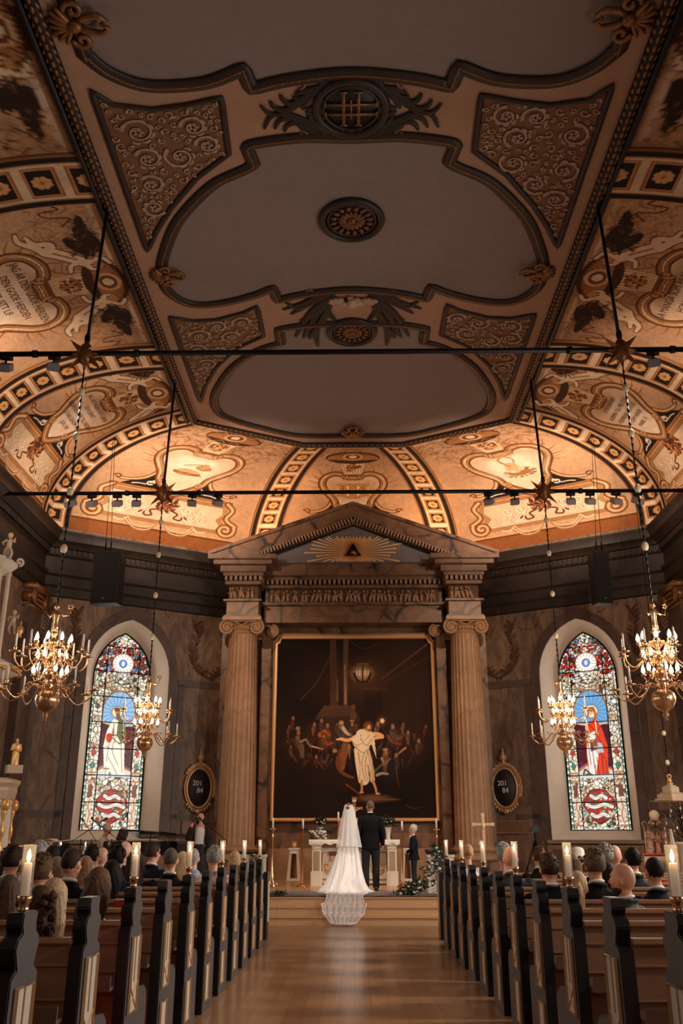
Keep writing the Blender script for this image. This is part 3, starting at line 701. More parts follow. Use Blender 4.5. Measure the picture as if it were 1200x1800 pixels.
def close(h):
    h = [(-abs(x) if i not in (0, len(h)-1) else 0., y) for i, (x, y) in enumerate(h)]
    P = h+[(-x, y) for x, y in h[-2:0:-1]]; n = len(P); cn = []
    for i in range(n):
        a, b2, c = Vector(P[i-1]), Vector(P[i]), Vector(P[(i+1) % n]); cn.append((b2-a).angle(c-b2, 0) > R(50))
    out = []
    for i in range(n):
        j = (i+1) % n; p0, p1, p2, p3 = (np.array(P[k]) for k in (i-1 if not cn[i] else i, i, j, (j+1) % n if not cn[j] else j))
        for k in range(6):
            t = k/6; out.append(tuple(.5*((2*p1)+(-p0+p2)*t+(2*p0-5*p1+4*p2-p3)*t*t+(-p0+3*p1-3*p2+p3)*t**3)))
    return out
O2 = close([up(*p) for p in P2L]); O3 = close([up(*p) for p in P3L])
h1 = [up(*p) for p in P1L]; h1[0] = (0, h1[0][1])
ym = h1[0][1]-(max(p[1] for p in O2)-min(p[1] for p in O2))/2-.35
h1 = h1+[(x, 2*ym-y) for x, y in h1[::-1]]; O1 = close(h1)
def inside(x, y, P):
    c = np.zeros(x.shape, bool)
    for i in range(len(P)):
        (x1, y1), (x2, y2) = P[i], P[(i+1) % len(P)]
        if y1 != y2: c ^= ((y1 > y) != (y2 > y)) & (x < (x2-x1)*(y-y1)/(y2-y1)+x1)
    return c
def ceil_patch(name, rows):
    P = np.array(rows); c = np.empty(P.shape); c[:] = (176, 136, 110)
    g = inside(P[..., 0], P[..., 1], O1) | inside(P[..., 0], P[..., 1], O2) | inside(P[..., 0], P[..., 1], O3)
    c[g] = (142, 124, 117); return struct(grid_mesh(name, P, c, vcol('ceiling_paint', .85, mottle=.14)))
ds = np.linspace(0, 4.3, 87)
for sg, nm in ((-1, 'left'), (1, 'right')):
    ceil_patch('ceiling_side_'+nm, [[(-sg*(-4.3+d), y, cz(-4.3+d, y)) for y in np.linspace(YN, offs(d)[0].y, 420)] for d in ds])
    rr = []
    for d in ds:
        a, b2 = offs(d); z = ZU+.38*(1-(1-d/4.3)**2); rr.append([(-sg*(a.x+(b2.x-a.x)*t), a.y+(b2.y-a.y)*t, z) for t in np.linspace(0, 1, 60)])
    ceil_patch('ceiling_facet_'+nm, rr)
ceil_patch('ceiling_facet_end', [[(offs(d)[1].x*(1-2*t), 23.3-d, ZU+.38*(1-(1-d/4.3)**2)) for t in np.linspace(0, 1, 50)] for d in ds])
def dense(P, step=.12, closed=True):
    o = []; n = len(P)
    for i in range(n if closed else n-1):
        a, b = Vector(P[i]), Vector(P[(i+1) % n]); k = max(1, int((b-a).length/step))
        o += [tuple(a+(b-a)*j/k) for j in range(k)]
    if not closed: o.append(tuple(P[-1]))
    return o
def ceil_frame(name, P, w=.095):
    q = dense(P, .1); b = MB()
    b.tube([(x, y, cz(x, y, .02)) for x, y in q], 1., 8, (w, .05, (0, 0, 1)), True)
    o = b.build(name, M_mould)
    b = MB(); b.tube([(x, y, cz(x, y, .065)) for x, y in q], 1., 6, (.016, .012, (0, 0, 1)), True)
    k = 0
    for i in range(0, len(q), 1):
        x, y = q[i]; b.ell((x, y, cz(x, y, .072)), (.02, .02, .012), n=6, m=4)
    struct(b.build(name+'_beads', M_gilt)); struct(o)
ceil_frame('trim_ceiling_near', O1, .13); ceil_frame('trim_ceiling_middle', O2, .12); ceil_frame('trim_ceiling_end', O3, .12)
# leaf garland along the edge of the ceiling
b = MB(); gb = MB()
path = [Vector((-4.3, 6.0)), UC1, UC2, Vector((1.42, 23.3)), Vector((4.3, 21.7)), Vector((4.3, 6.0))]
b.tube([(p.x, p.y, ZU-.03) for p in path], .1, 8)
for p, q in zip(path, path[1:]):
    L = (q-p).length; d = (q-p)/L; n_ = Vector((-d.y, d.x)); k = 0
    while k*.15 < L:
        c = p+d*(k*.15)
        for sg in (-1, 0, 1):
            e = c+n_*sg*.065+d*(.05 if sg == 0 else 0)
            gb.ell((e.x, e.y, ZU-.12+abs(sg)*.035), (.075, .03, .022), rotm(rz=math.atan2(d.y, d.x)+sg*.45), 6, 4)
        k += 1
    e_ = n_*.0
struct(b.build('trim_garland_core', mat('garland_dark', (44, 28, 20), .6))); struct(gb.build('trim_garland', M_gilt))
b = MB()
for sg in (-1, 1): b.tube([(sg*4.47, 6, ZU-.06), (sg*4.47, 21.75, ZU-.06)], .05, 6)
struct(b.build('trim_ceiling_edge', mat('edge_black', (26, 20, 18), .6)))
# ================================================================== CEILING ORNAMENTS
def onceil(pts, lift=.02): return [(x, y, cz(x, y, lift)) for x, y in pts]
def leafy(b, x, y, ang, L, bend, w, lift=.03, dn=1):
    """a curled acanthus stroke lying on the ceiling"""
    pts = []; a = ang
    for i in range(10):
        t = i/9; pts.append((x, y)); a += bend/9*(1+t); x += math.cos(a)*L/9; y += math.sin(a)*L/9
    b.tube(onceil(pts, lift), [w*(.45+1.1*math.sin(math.pi*min(1, .15+i/9*.85)))+.004 for i in range(10)], 6, (1, .35, (0, 0, 1)))
def spirals(b, cx, cy, r, a0, dr, w, turns=1.5, lift=.03):
    pts = spiral(cx, cy, r, a0, turns, dr); b.tube(onceil(pts, lift), [w*(1-.4*i/len(pts)) for i in range(len(pts))], 6, (1, .5, (0, 0, 1)))
M_leaf = mat('dark_acanthus', (36, 22, 15), .55, noise=.3, scale=12); M_leafl = mat('acanthus_light', (150, 96, 62), .6, noise=.3, scale=15)
M_scroll = mat('scroll_stone', (178, 150, 128), .8, noise=.2, scale=8); M_spfill = mat('spandrel_ochre', (130, 86, 52), .8, noise=.25, scale=9)
# scroll-filled corner panels
def spandrel(L, label, side):
    h = [up(*p) for p in L]; h = [(side*abs(x), y) for x, y in h]
    cx = sum(p[0] for p in h)/len(h); cy = sum(p[1] for p in h)/len(h)
    t = thing('scroll_panel', label, 'ceiling panel', (0, 0, 0), group=None)
    b = MB(); b.tube(onceil(dense(h, .12), .025), 1., 6, (.055, .03, (0, 0, 1)), True); b.build('frame', M_mould, t)
    b = MB(); n = len(h); inn = [(p[0], p[1]) for p in h]
    # fill as a fine grid clipped to the outline
    P = np.array(inn); x0, x1, y0, y1 = P[:, 0].min(), P[:, 0].max(), P[:, 1].min(), P[:, 1].max()
    nx, ny = 44, 44; gx, gy = np.meshgrid(np.linspace(x0, x1, nx+1), np.linspace(y0, y1, ny+1), indexing='ij')
    cxg, cyg = (gx[1:, 1:]+gx[:-1, :-1])/2, (gy[1:, 1:]+gy[:-1, :-1])/2; ins = inside(cxg, cyg, inn)
    vs = [(gx[i, j], gy[i, j], cz(gx[i, j], gy[i, j], .012)) for i in range(nx+1) for j in range(ny+1)]
    b.add(vs, [(i*(ny+1)+j, (i+1)*(ny+1)+j, (i+1)*(ny+1)+j+1, i*(ny+1)+j+1) for i in range(nx) for j in range(ny) if ins[i, j]])
    b.build('ground', M_spfill, t, fix=False)
    b = MB(); r_ = random.Random(3); placed = []
    tries = 0
    while tries < 12000 and len(placed) < 170:
        tries += 1; big = len(placed) < 9
        x, y = r_.uniform(x0, x1), r_.uniform(y0, y1); r = r_.uniform(.22, .30) if big and tries < 900 else r_.uniform(.05, .12)
        if not inside(np.array([x]), np.array([y]), inn)[0]: continue
        dm = min((Vector(p)-Vector((x, y))).length for p in dense(inn, .1))
        if dm < r*.9+.04 or any((Vector((x, y))-Vector(q[:2])).length < (r+q[2])*.93 for q in placed): continue
        placed.append((x, y, r)); dr = r_.choice((-1, 1)); a0 = r_.uniform(0, 6.3)
        spirals(b, x, y, r*.95, a0, dr, .026 if r > .2 else .015, 1.6 if r > .2 else 1.1)
        if r > .2:
            for k in range(5):
                a = 2*math.pi*k/5; b.ell((x+.06*math.cos(a), y+.06*math.sin(a), cz(x, y, .035)), (.045, .03, .012), rotm(rz=a), 6, 4)
            for k in range(7):
                a = a0+dr*k*.75; leafy(b, x+r*.8*math.cos(a), y+r*.8*math.sin(a), a+dr*1.2, r*.5, dr*1.2, .016, .032)
        else: leafy(b, x+r*.7*math.cos(a0), y+r*.7*math.sin(a0), a0+dr*1.3, r*1.1, dr*1.4, .014, .032)
    b.build('scrollwork', M_scroll, t)
    return t
S1 = [(161, 158), (200, 183), (270, 191), (330, 183), (389, 170), (402, 269), (345, 312), (300, 365), (275, 405), (259, 440)]
S2 = [(299, 556), (340, 563), (380, 561), (430, 548), (452, 537), (463, 590), (415, 612), (380, 645), (362, 675), (352, 706)]
for side, nm in ((-1, 'left'), (1, 'right')):
    spandrel(S1, f'large triangular ceiling panel of scrollwork, {nm} of the crossed-cipher emblem', side)
    spandrel(S2, f'smaller triangular ceiling panel of scrollwork on the {nm}, toward the altar', side)
# round and oval medallions
def medal(px, py, rx, ry, label, emblem=False):
    x, y = up(px, py); x = 0; z = cz(x, y)
    t = thing('ceiling_medallion', label, 'medallion', (x, y, z))
    b = MB()
    for k, (rr, w_) in enumerate(((1, .07), (.8, .03))):
        b.tube([(rr*rx*math.cos(a), rr*ry*math.sin(a), -.03) for a in np.linspace(0, 2*math.pi, 49)[:-1]], w_, 8, closed=True)
    b.build('rim', M_mould, t)
    b = MB(); b.lathe([(rx, 0), (rx, -.02), (rx*.2, -.03), (.01, -.03)], n=40, sy=ry/rx); b.build('disc', mat('medallion_black', (22, 16, 14), .5), t)
    b = MB()
    if emblem:
        for s_ in (-1, 1):
            b.box((s_*.12, 0, -.05), (.05, .66, .02)); b.box((0, s_*.1, -.055), (.8, .04, .02))
            for e in (-1, 1): b.box((s_*.12, e*.34, -.05), (.12, .03, .02)); b.box((e*.41, s_*.1, -.055), (.03, .1, .02))
        b.box((0, 0, -.05), (.03, .4, .02)); b.build('cipher', M_gilt, t)
    else:
        for k in range(16):
            a = 2*math.pi*k/16
            for rr, l in ((.32, .16), (.62, .12)): b.ell((rr*rx*math.cos(a+rr), rr*ry*math.sin(a+rr), -.05), (l*rx*1.1, .05, .03), rotm(rz=a+rr), 8, 4)
        b.ell((0, 0, -.05), (.09, .09, .05)); b.build('rosette', mat('bronze_leaf', (112, 70, 40), .45, .4), t)
    return t
medal(613, 385, .56, .56, 'round dark medallion with leaf rosette in the middle of the grey ceiling field')
medal(615, 582, .52, .52, 'dark round medallion with leaf rosette below the cherub relief near the altar end')
EM = medal(618, 188, .56, .56, 'black oval medallion with gold crossed cipher nearest on the ceiling', True)
# leaf sprays round the emblem
ey = EM.location.y
t = thing('leaf_spray', 'dark painted acanthus sprays around the black cipher medallion', 'ornament', (0, 0, 0))
def frond(b, pts, f, w, side, lift=.03):
    q = [up(*f(*p)) for p in pts]; q = spl([(-(abs(x)+.0)*-side, y) for x, y in q], 5); n = len(q)
    b.tube(onceil([tuple(p) for p in q], lift), [w*(.35+1.0*math.sin(math.pi*min(1, .12+i/n*.9)))+.003 for i in range(n)], 6, (1, .4, (0, 0, 1)))
b = MB(); fe = lambda x, y: (440+x/3.333-2, 100+y/3.333)
EF = [((430,190),(330,240),(200,320),(120,325),(68,275)), ((430,180),(320,230),(220,300),(150,290),(125,250)), ((430,170),(330,220),(250,265),(205,250),(183,213)), ((430,160),(360,200),(300,235),(255,225)), ((425,240),(380,290),(330,300)), ((400,170),(330,190),(270,210)),
      ((430,420),(340,370),(220,330),(130,340),(88,415)), ((430,430),(340,390),(250,350),(180,365),(150,415)), ((430,440),(350,410),(270,380),(225,395),(205,430)), ((420,400),(390,340),(330,312)), ((400,445),(340,420),(290,400)), ((470,150),(400,190),(340,240),(310,300)), ((470,455),(420,420),(370,370),(345,320)),
      ((520,105),(450,130),(410,180),(400,240)), ((520,480),(450,460),(415,420),(400,370)), ((560,95),(480,100),(400,130),(340,130)), ((560,490),(480,480),(400,465),(350,470)), ((440,330),(405,300),(412,250)), ((445,340),(408,370),(425,410))]
for side in (-1, 1):
    for p in EF: frond(b, p, fe, .042, side)
    for cx_, cy_, r_, dr in ((290, 150, .11, 1), (550, 125, .13, -1), (310, 455, .11, -1), (560, 440, .13, 1)):
        x, y = up(*fe(cx_, cy_)); b2 = MB(); spirals(b2, abs(x)*side, y, r_, R(90)*dr, dr*side, .026); b2.build('scroll_end', M_leafl, t)
b.build('leaves', M_leaf, t)
# cherub cloud with hanging leaf tails by the far medallion
x, y = up(615, 530); t = thing('cherub_relief', 'pale cherub head in clouds between dark leaf tails above the far medallion', 'ornament', (0, 0, 0))
b = MB(); r_ = random.Random(4)
for k in range(26):
    a = r_.uniform(-1, 1); b.ell((a*.48, y-.08+r_.uniform(-.1, .1)*(1.4-abs(a)), cz(0, y, .06)), (.1, .07, .05), rotm(rz=r_.random()), 8, 6)
b.build('clouds', mat('relief_pale', (176, 148, 124), .8), t)
b = MB(); b.ell((0, y-.12, cz(0, y, .12)), (.11, .13, .1)); b.ell((-.12, y-.06, cz(0, y, .1)), (.09, .05, .03), rotm(rz=.5)); b.ell((.12, y-.06, cz(0, y, .1)), (.09, .05, .03), rotm(rz=-.5)); b.build('cherub_head', mat('relief_skin', (196, 164, 138), .8), t)
b = MB(); fc = lambda x, y: (350+x/2.4-2, 500+y/2.4)
CF = [((575,18),(520,35),(450,72),(358,103)), ((575,25),(500,60),(440,95),(392,122)), ((575,35),(500,90),(450,150),(412,218)), ((575,45),(510,110),(470,170),(445,222)), ((565,60),(535,120),(500,190),(505,255)), ((560,75),(525,150),(485,200),(470,225)), ((552,60),(545,105),(560,130),(582,150)), ((575,30),(470,75),(420,95),(370,72)), ((560,40),(520,90),(480,130),(430,150))]
for side in (-1, 1):
    for p in CF: frond(b, p, fc, .06, side)
    b3 = MB(); x, y = up(*fc(470, 30)); spirals(b3, abs(x)*side, y, .1, 0, side, .025); b3.build('scroll_end', M_leafl, t)
b.build('leaves', M_leaf, t)
# carved shells that clasp the frames
def shell(px, py, label, rz, side=1, s=1.):
    x, y = up(px, py); x = abs(x)*side if abs(px-618) > 40 else 0; z = cz(x, y)
    t = thing('carved_shell', label, 'ornament', (x, y, z-.02), rz, sc=s); b = MB()
    for k in range(7):
        a = R(-60+20*k); b.ell((.16*math.sin(a), .16*math.cos(a)+.02, -.06), (.035, .15, .05), rotm(rz=-a), 8, 6)
    b.build('fan', M_gilt, t); b = MB()
    for s_ in (-1, 1):
        b.tube([(s_*p[0], p[1], -.06) for p in spiral(.2, -.04, .12, R(90), 1.2, -1)], [.035]*27, 6); b.tube([(s_*p[0], p[1], -.05) for p in ((.02, 0), (.1, -.14), (.12, -.3), (.05, -.38), (.0, -.3))], [.04, .045, .04, .03, .02], 6)
    b.ell((0, 0, -.08), (.08, .09, .06)); b.build('scrolls', M_gilt, t); return t
for side, nm in ((-1, 'left'), (1, 'right')):
    shell(291, 480, f'gilt carved shell clasping the {nm} end of the middle ceiling frame', side*R(-90), side)
    shell(132, 36, f'dark carved shell clasping the {nm} end of the nearest ceiling frame', side*R(-90), side, 1.2)
shell(618, 757, 'gilt carved shell at the altar end of the far ceiling frame', R(0), 0)
# ================================================================== TIE RODS, STARS, HANGERS, SPOTLIGHTS
M_iron = mat('black_iron', (26, 20, 18), .45, .6); M_star = mat('gilt_star', (128, 82, 48), .4, .7); M_glass = sheer('clear_glass', (255, 255, 255), .5, gloss=True)
M_crys = mat('pale_ball', (226, 204, 170), .25, coat=.5)
for yy, nm in ((13.0, 'nearer'), (19.4, 'farther')):
    b = MB(); b.tube([(-8.5, yy, 9.12), (8.5, yy, 9.12)], .045, 10)
    for x in (-8.2, -5.3, -3.6, 3.6, 5.3, 8.2): b.tube([(x-.04, yy, 9.12), (x+.04, yy, 9.12)], .065, 10)
    tag(b.build('tie_rod', M_iron), f'black iron tie rod spanning the nave, {nm} of the two', 'tie rod')
def star(loc, label):
    t = thing('star', label, 'star ornament', loc); b = MB(); b.lathe([(.02, -.22), (.1, -.14), (.13, 0), (.1, .14), (.02, .24)], n=10); b.build('hub', M_star, t)
    b = MB()
    for k in range(8):
        a = R(45*k); L = .34 if k % 2 == 0 else .42; w_ = .075
        d = Vector((math.cos(a), 0, math.sin(a))); p = Vector((-d.z, 0, d.x)); o = Vector((0, -.06, 0))
        b.add([d*.04+p*w_+o*0, d*.04-p*w_+o*0, d*L, d*.04+o*1.8, d*.04-o*1.6], [(0, 2, 3), (2, 1, 3), (0, 4, 2), (1, 2, 4), (0, 3, 1, 4)])
    b.build('rays', M_star, t, smooth=False); return t
SIDE = {-1: 'left', 1: 'right'}; NEAR = {13.0: 'nearer', 19.4: 'farther'}
for yy in (13.0, 19.4):
    for sx in (-1, 1): star((sx*4.45, yy, 9.1), f'gilt eight-pointed star on the {NEAR[yy]} tie rod above the {SIDE[sx]} chandelier')
M_grey = mat('lamp_grey', (128, 122, 126), .5, .2)
def fixture(x, y, tilt, yaw, label, grp):
    t = thing('spotlight', label, 'spotlight', (x, y, 9.05), yaw, group=grp); b = MB(); b.box((0, 0, -.03), (.2, .09, .06)); b.box((0, 0, -.1), (.03, .03, .12)); b.build('bracket', M_iron, t)
    b = MB(); b.box((0, .02, -.2), (.2, .26, .13), rotm(rx=tilt)); b.build('housing', M_grey, t, smooth=False, bevel=.01)
    b = MB(); b.box((0, .02+.135*math.cos(tilt), -.2+.135*math.sin(tilt)), (.17, .01, .1), rotm(rx=tilt)); b.build('lens', mat('lens_glass', (236, 226, 214), .2), t); return t
for sx in (-1, 1):
    for i, px in enumerate((4.95, 5.75, 6.2, 6.65)):
        fixture(sx*px, 12.95, R(25+10*i), sx*R(-20+14*i), f'grey box spotlight on the nearer tie rod, {SIDE[sx]} end, number {i+1} from the star'.replace('number 1', 'first').replace('number 2', 'second').replace('number 3', 'third').replace('number 4', 'fourth'), 'box spotlights on the nearer tie rod')
    for i, px in enumerate((3.15, 3.75, 5.05, 5.5, 6.1, 6.6)):
        fixture(sx*px, 19.35, R(30), sx*R(-25+9*i), f'grey box spotlight on the farther tie rod, {SIDE[sx]} end, '+('just inside', 'innermost', 'first outside', 'second outside', 'third outside', 'outermost from')[(1, 0, 2, 3, 4, 5)[i]]+' the star', 'box spotlights on the farther tie rod')
# ================================================================== CHANDELIERS
M_wax = mat('wax', (238, 228, 212), .5, coat=.1); M_bulb = mat('lit_bulb', (255, 236, 206), .4, emit=8)
def make_chandelier(label):
    t = thing('chandelier', label, 'chandelier', (0, 0, 0), group='brass chandeliers')
    b = MB(); b.lathe([(.01, -.30), (.03, -.28), (.02, -.24), (.05, -.21), (.03, -.17), (.07, -.14), (.12, -.11), (.165, -.03), (.17, .03), (.15, .1), (.08, .15), (.05, .19), (.09, .22), (.04, .27), (.07, .34), (.11, .4), (.05, .45), (.04, .52), (.09, .58), (.12, .62), (.05, .67), (.03, .74), (.06, .8), (.09, .84), (.035, .9), (.03, .96), (.07, 1.0), (.02, 1.03)], n=20); b.build('stem', M_brass, t)
    b = MB(); b.lathe([(.055, 1.0), (.05, 1.1), (.042, 1.2), (.06, 1.27), (.05, 1.33), (.02, 1.36)], n=10, sy=.7); b.ell((0, 0, 1.4), (.038, .042, .05))
    b.tube([(.04, 0, 1.31), (.12, -.02, 1.26), (.2, -.02, 1.27), (.22, -.02, 1.36)], [.018, .015, .012, .012], 6); b.tube([(-.04, 0, 1.31), (-.1, 0, 1.24), (-.13, 0, 1.3)], [.018, .014, .01], 6)
    for k in range(5): b.ell((.22+.03*math.cos(k*1.26), -.02, 1.40+.03*math.sin(k*1.26)), (.022, .012, .022), n=6, m=4)
    b.build('figure', M_brass, t)
    def arm(n_, r, z0, zc, dz, a0, nm):
        a_mb = MB(); pts = spl([(.05, 0, z0), (r*.35, 0, z0+.06), (r*.55, 0, z0-.08), (r*.78, 0, z0-.16), (r*.97, 0, z0-.07), (r, 0, z0+dz)], 4)
        a_mb.tube([tuple(p) for p in pts], .012, 6); a_mb.lathe([(.01, z0+dz-.01), (.075, z0+dz+.0), (.08, z0+dz+.012), (.02, z0+dz+.015), (.018, z0+dz+.04), (.026, z0+dz+.06), (.02, z0+dz+.07)], (r, 0, 0), 12)
        a_mb.tube([(r*.45+p[0], 0, z0+.04+p[1]) for p in spiral(0, 0, .05, 0, 1.2, 1, 12)], .007, 5)
        base = a_mb.build('arm', M_brass, t); c = MB(); c.lathe([(.014, 0), (.0135, .2), (.006, .21), (.002, .225)], (r, 0, z0+dz+.06), 8); cb = c.build('candle', M_wax, base)
        base.rotation_euler = (0, 0, a0)
        for k in range(1, n_):
            o = base.copy(); COL.objects.link(o); o.rotation_euler = (0, 0, a0+2*math.pi*k/n_); q = cb.copy(); COL.objects.link(q); q.parent = o
    arm(8, .66, .16, 0, .0, .1, 'lower'); arm(8, .52, .62, 0, .06, .48, 'upper')
    def lampring(n_, r, z, a0):
        m_ = MB(); pts = spl([(.04, 0, z-.1), (r*.5, 0, z-.02), (r*.8, 0, z-.12), (r, 0, z-.04)], 3); m_.tube([tuple(p) for p in pts], .01, 6); m_.lathe([(.02, z-.05), (.04, z-.03), (.03, z)], (r, 0, 0), 8)
        base = m_.build('lamp_arm', M_brass, t); c = MB(); c.lathe([(.012, 0), (.024, .02), (.03, .045), (.02, .085), (.003, .125)], (r, 0, z), 8); cb = c.build('bulb', M_bulb, base)
        base.rotation_euler = (0, 0, a0)
        for k in range(1, n_):
            o = base.copy(); COL.objects.link(o); o.rotation_euler = (0, 0, a0+2*math.pi*k/n_); q = cb.copy(); COL.objects.link(q); q.parent = o
    lampring(8, .26, .86, 0); lampring(6, .2, .62, .3); lampring(6, .24, .4, .1)
    return t
first = None
for yy in (13.0, 19.4):
    for sx in (-1, 1):
        lab = f'brass two-tier candle chandelier hanging from the {NEAR[yy]} tie rod at the {SIDE[sx]}'
        zc = 3.38 if yy == 13 else 3.40
        if first is None: first = make_chandelier(lab); first.location = (sx*4.45, yy, zc)
        else: dup(first, (sx*4.45, yy, zc), R(17+sx*9), lab)
        b = MB(); b.tube([(sx*4.45, yy, zc+1.44), (sx*4.45, yy, 9.0)], .011, 6)
        z = zc+1.5
        while z < 8.9: b.ell((sx*4.45, yy, z), (.02, .02, .05), n=6, m=4); z += .12
        t = thing('chandelier_chain', f'beaded chain from the {NEAR[yy]} tie rod down to the {SIDE[sx]} chandelier', 'chain', (0, 0, 0)); b.build('chain', M_iron, t)
        for z in (5.7, 6.65, 7.6, 8.4): b = MB(); b.ell((sx*4.45, yy, z), (.055, .055, .075), n=12, m=8); b.build('glass_ball', M_crys, t)
        zt = ZU-.1; yt = yy-.95 if yy == 13 else yy-.1
        b = MB(); b.tube([(sx*4.45, yy, 9.2), (sx*4.36, yy, zt)], .03, 8); b.ell((sx*4.36, yy, zt), .06); b.ell((sx*4.45, yy, 9.4), (.05, .05, .12))
        tag(b.build('hanger_rod', M_iron), f'black iron hanger rod from the {SIDE[sx]} ceiling edge to the {NEAR[yy]} tie rod', 'hanger rod')
# loudspeakers on chains in front of the cornice
for sx in (-1, 1):
    px0, px1 = (165, 206) if sx < 0 else (1040, 1079)
    (xa, za), (xb, zb) = atY(px0, 968, 22.0), atY(px1, 1060, 22.0); xm, w_ = (xa+xb)/2, abs(xb-xa)
    t = thing('loudspeaker', f'tall black loudspeaker hanging before the cornice at the {SIDE[sx]}', 'loudspeaker', (xm, 22.0, zb), R(8)*sx)
    h_ = za-zb; b = MB(); b.box((0, .18, h_/2), (w_, .38, h_)); b.build('cabinet', mat('speaker_black', (14, 12, 12), .6), t, smooth=False, bevel=.015)
    b = MB(); b.box((0, -.02, h_/2), (w_*.86, .03, h_*.92)); b.build('grille', mat('speaker_grille', (22, 20, 20), .8, noise=.5, scale=90), t, smooth=False)
    b = MB(); b.box((0, -.045, .12), (.07, .01, .02)); b.build('badge', mat('badge_silver', (150, 150, 150), .3, .6), t, smooth=False)
    b = MB()
    for dx in (-.08, .06): b.tube([(xm+dx, 22.05, zb+h_), (xm+dx*.3+.0, 21.6, 11.6)], .008, 5); b.tube([(xm+dx, 22.05, zb+h_+.0), (xm+dx, 22.05, zb+h_+.25)], .02, 6)
    tag(b.build('suspension_cable', M_iron), f'pair of thin cables holding the {SIDE[sx]} loudspeaker', 'cable')
# ================================================================== ALTARPIECE
YP = 25.9
def prism_y(b, poly, y0, y1): return b.prism(poly, lambda x, z, k: (x, y0 if k == 0 else y1, z), 1)
t = thing('altarpiece_pediment', 'brown marbled triangular pediment with dentils crowning the altarpiece', 'pediment', (0, 25.0, 9.12))
b = MB(); W_, Hh = 4.15, 1.62
for sg in (-1, 1):
    prism_y(b, [(sg*W_, 0), (sg*W_, .12), (0, Hh), (0, Hh-.42), (sg*(W_-1.05), 0)], -.35, .9)
    prism_y(b, [(sg*(W_+.05), .1), (sg*(W_+.05), .2), (0, Hh+.1), (0, Hh)], -.47, .9)
b.build('raking_cornice', M_marb, t, smooth=False)
b = MB()
for sg in (-1, 1):
    n = 34
    for k in range(n):
        f_ = (k+.5)/n; x = sg*(W_-1.1)*(1-f_); z = (Hh-.44)*f_-.04; b.box((x, -.41, z+.02), (.05, .14, .14), rotm(ry=sg*math.atan2(Hh-.42, W_-1.05)))
b.build('dentils', M_marbc, t, smooth=False)
b = MB()
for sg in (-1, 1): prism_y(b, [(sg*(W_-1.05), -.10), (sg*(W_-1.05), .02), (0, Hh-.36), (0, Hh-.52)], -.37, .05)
b.build('dentil_band', mat('dentil_gap_shade', (26, 18, 15), .6), t, smooth=False)  # near-black backing: shade between the dentils put into the colour
b = MB(); b.tube([(s_*(W_-1.12), -.26, -.02) if s_ else (0, -.26, Hh-.52) for s_ in (-1, 0, 1)], .03, 6); b.build('moulding', M_marb, t)
b = MB(); prism_y(b, [(-3.0, -.02), (3.0, -.02), (0, 1.16)], .0, .1); b.build('tympanum', mat('tympanum_grey', (118, 106, 104), .8, noise=.1), t, smooth=False)
t = thing('eye_of_providence', 'gilded sunburst with a triangle at its centre in the pediment', 'ornament', (0, 24.98, 9.40)); b = MB()
for k in range(64):
    a = 2*math.pi*k/64; L = 1.25+.2*(k % 3); ex = 1/max(abs(math.cos(a))/1.45, abs(math.sin(a))/.50+1e-6); L = min(L, ex)*(.88 if k % 2 else 1)
    if math.sin(a) < 0: L = min(L, .27/max(-math.sin(a), .01))
    d = Vector((math.cos(a), 0, math.sin(a))); p = Vector((-d.z, 0, d.x)); b.add([d*.1+p*.012, d*.1-p*.012, d*L-p*.028, d*L+p*.028, d*.1+Vector((0, -.05, 0)), d*L+Vector((0, -.03, 0))], [(0, 3, 5, 4), (1, 4, 5, 2), (3, 2, 5), (0, 1, 2, 3)])
b.build('rays', mat('ray_gold', (236, 186, 130), .5, .1), t, smooth=False); b = MB()
tri = [(-.22, -.13), (.22, -.13), (0, .25)]; b.tube([(x, -.09, z) for x, z in tri], .025, 6, closed=True); prism_y(b, tri, -.07, -.05); b.build('triangle', mat('dark_bronze', (96, 58, 34), .4, .7), t)
b = MB(); b.ell((0, -.09, -.02), (.06, .02, .025)); b.build('eye', M_gold, t)
# central entablature
t = thing('altarpiece_entablature', 'marbled entablature with dentil row over the altar painting', 'entablature', (0, 25.2, 7.3)); b = MB()
for z0, z1, y0, hw in ((.10, .60, .2, 2.62), (.60, .68, .08, 2.66), (.68, 1.1, .25, 2.6), (1.12, 1.22, .14, 2.64), (1.36, 1.46, .1, 2.66), (1.46, 1.86, -.05, 2.7)): b.box((0, (y0+1.1)/2, (z0+z1)/2), (2*hw, 1.1-y0, z1-z0))
b.build('courses', M_marb, t, smooth=False, bevel=.012)
b = MB()
b.mi = 0
for k in range(37): b.box((-2.52+.14*k, .12, 1.29), (.075, .14, .12))
d_ = MB(); d_.box((0, .6, 1.29), (5.2, .8, .14)); d_.build('dentil_band', MATS['dentil_gap_shade'], t, smooth=False)  # painted gap shade behind the central dentil row
b.build('dentils', M_marbc, t, smooth=False)
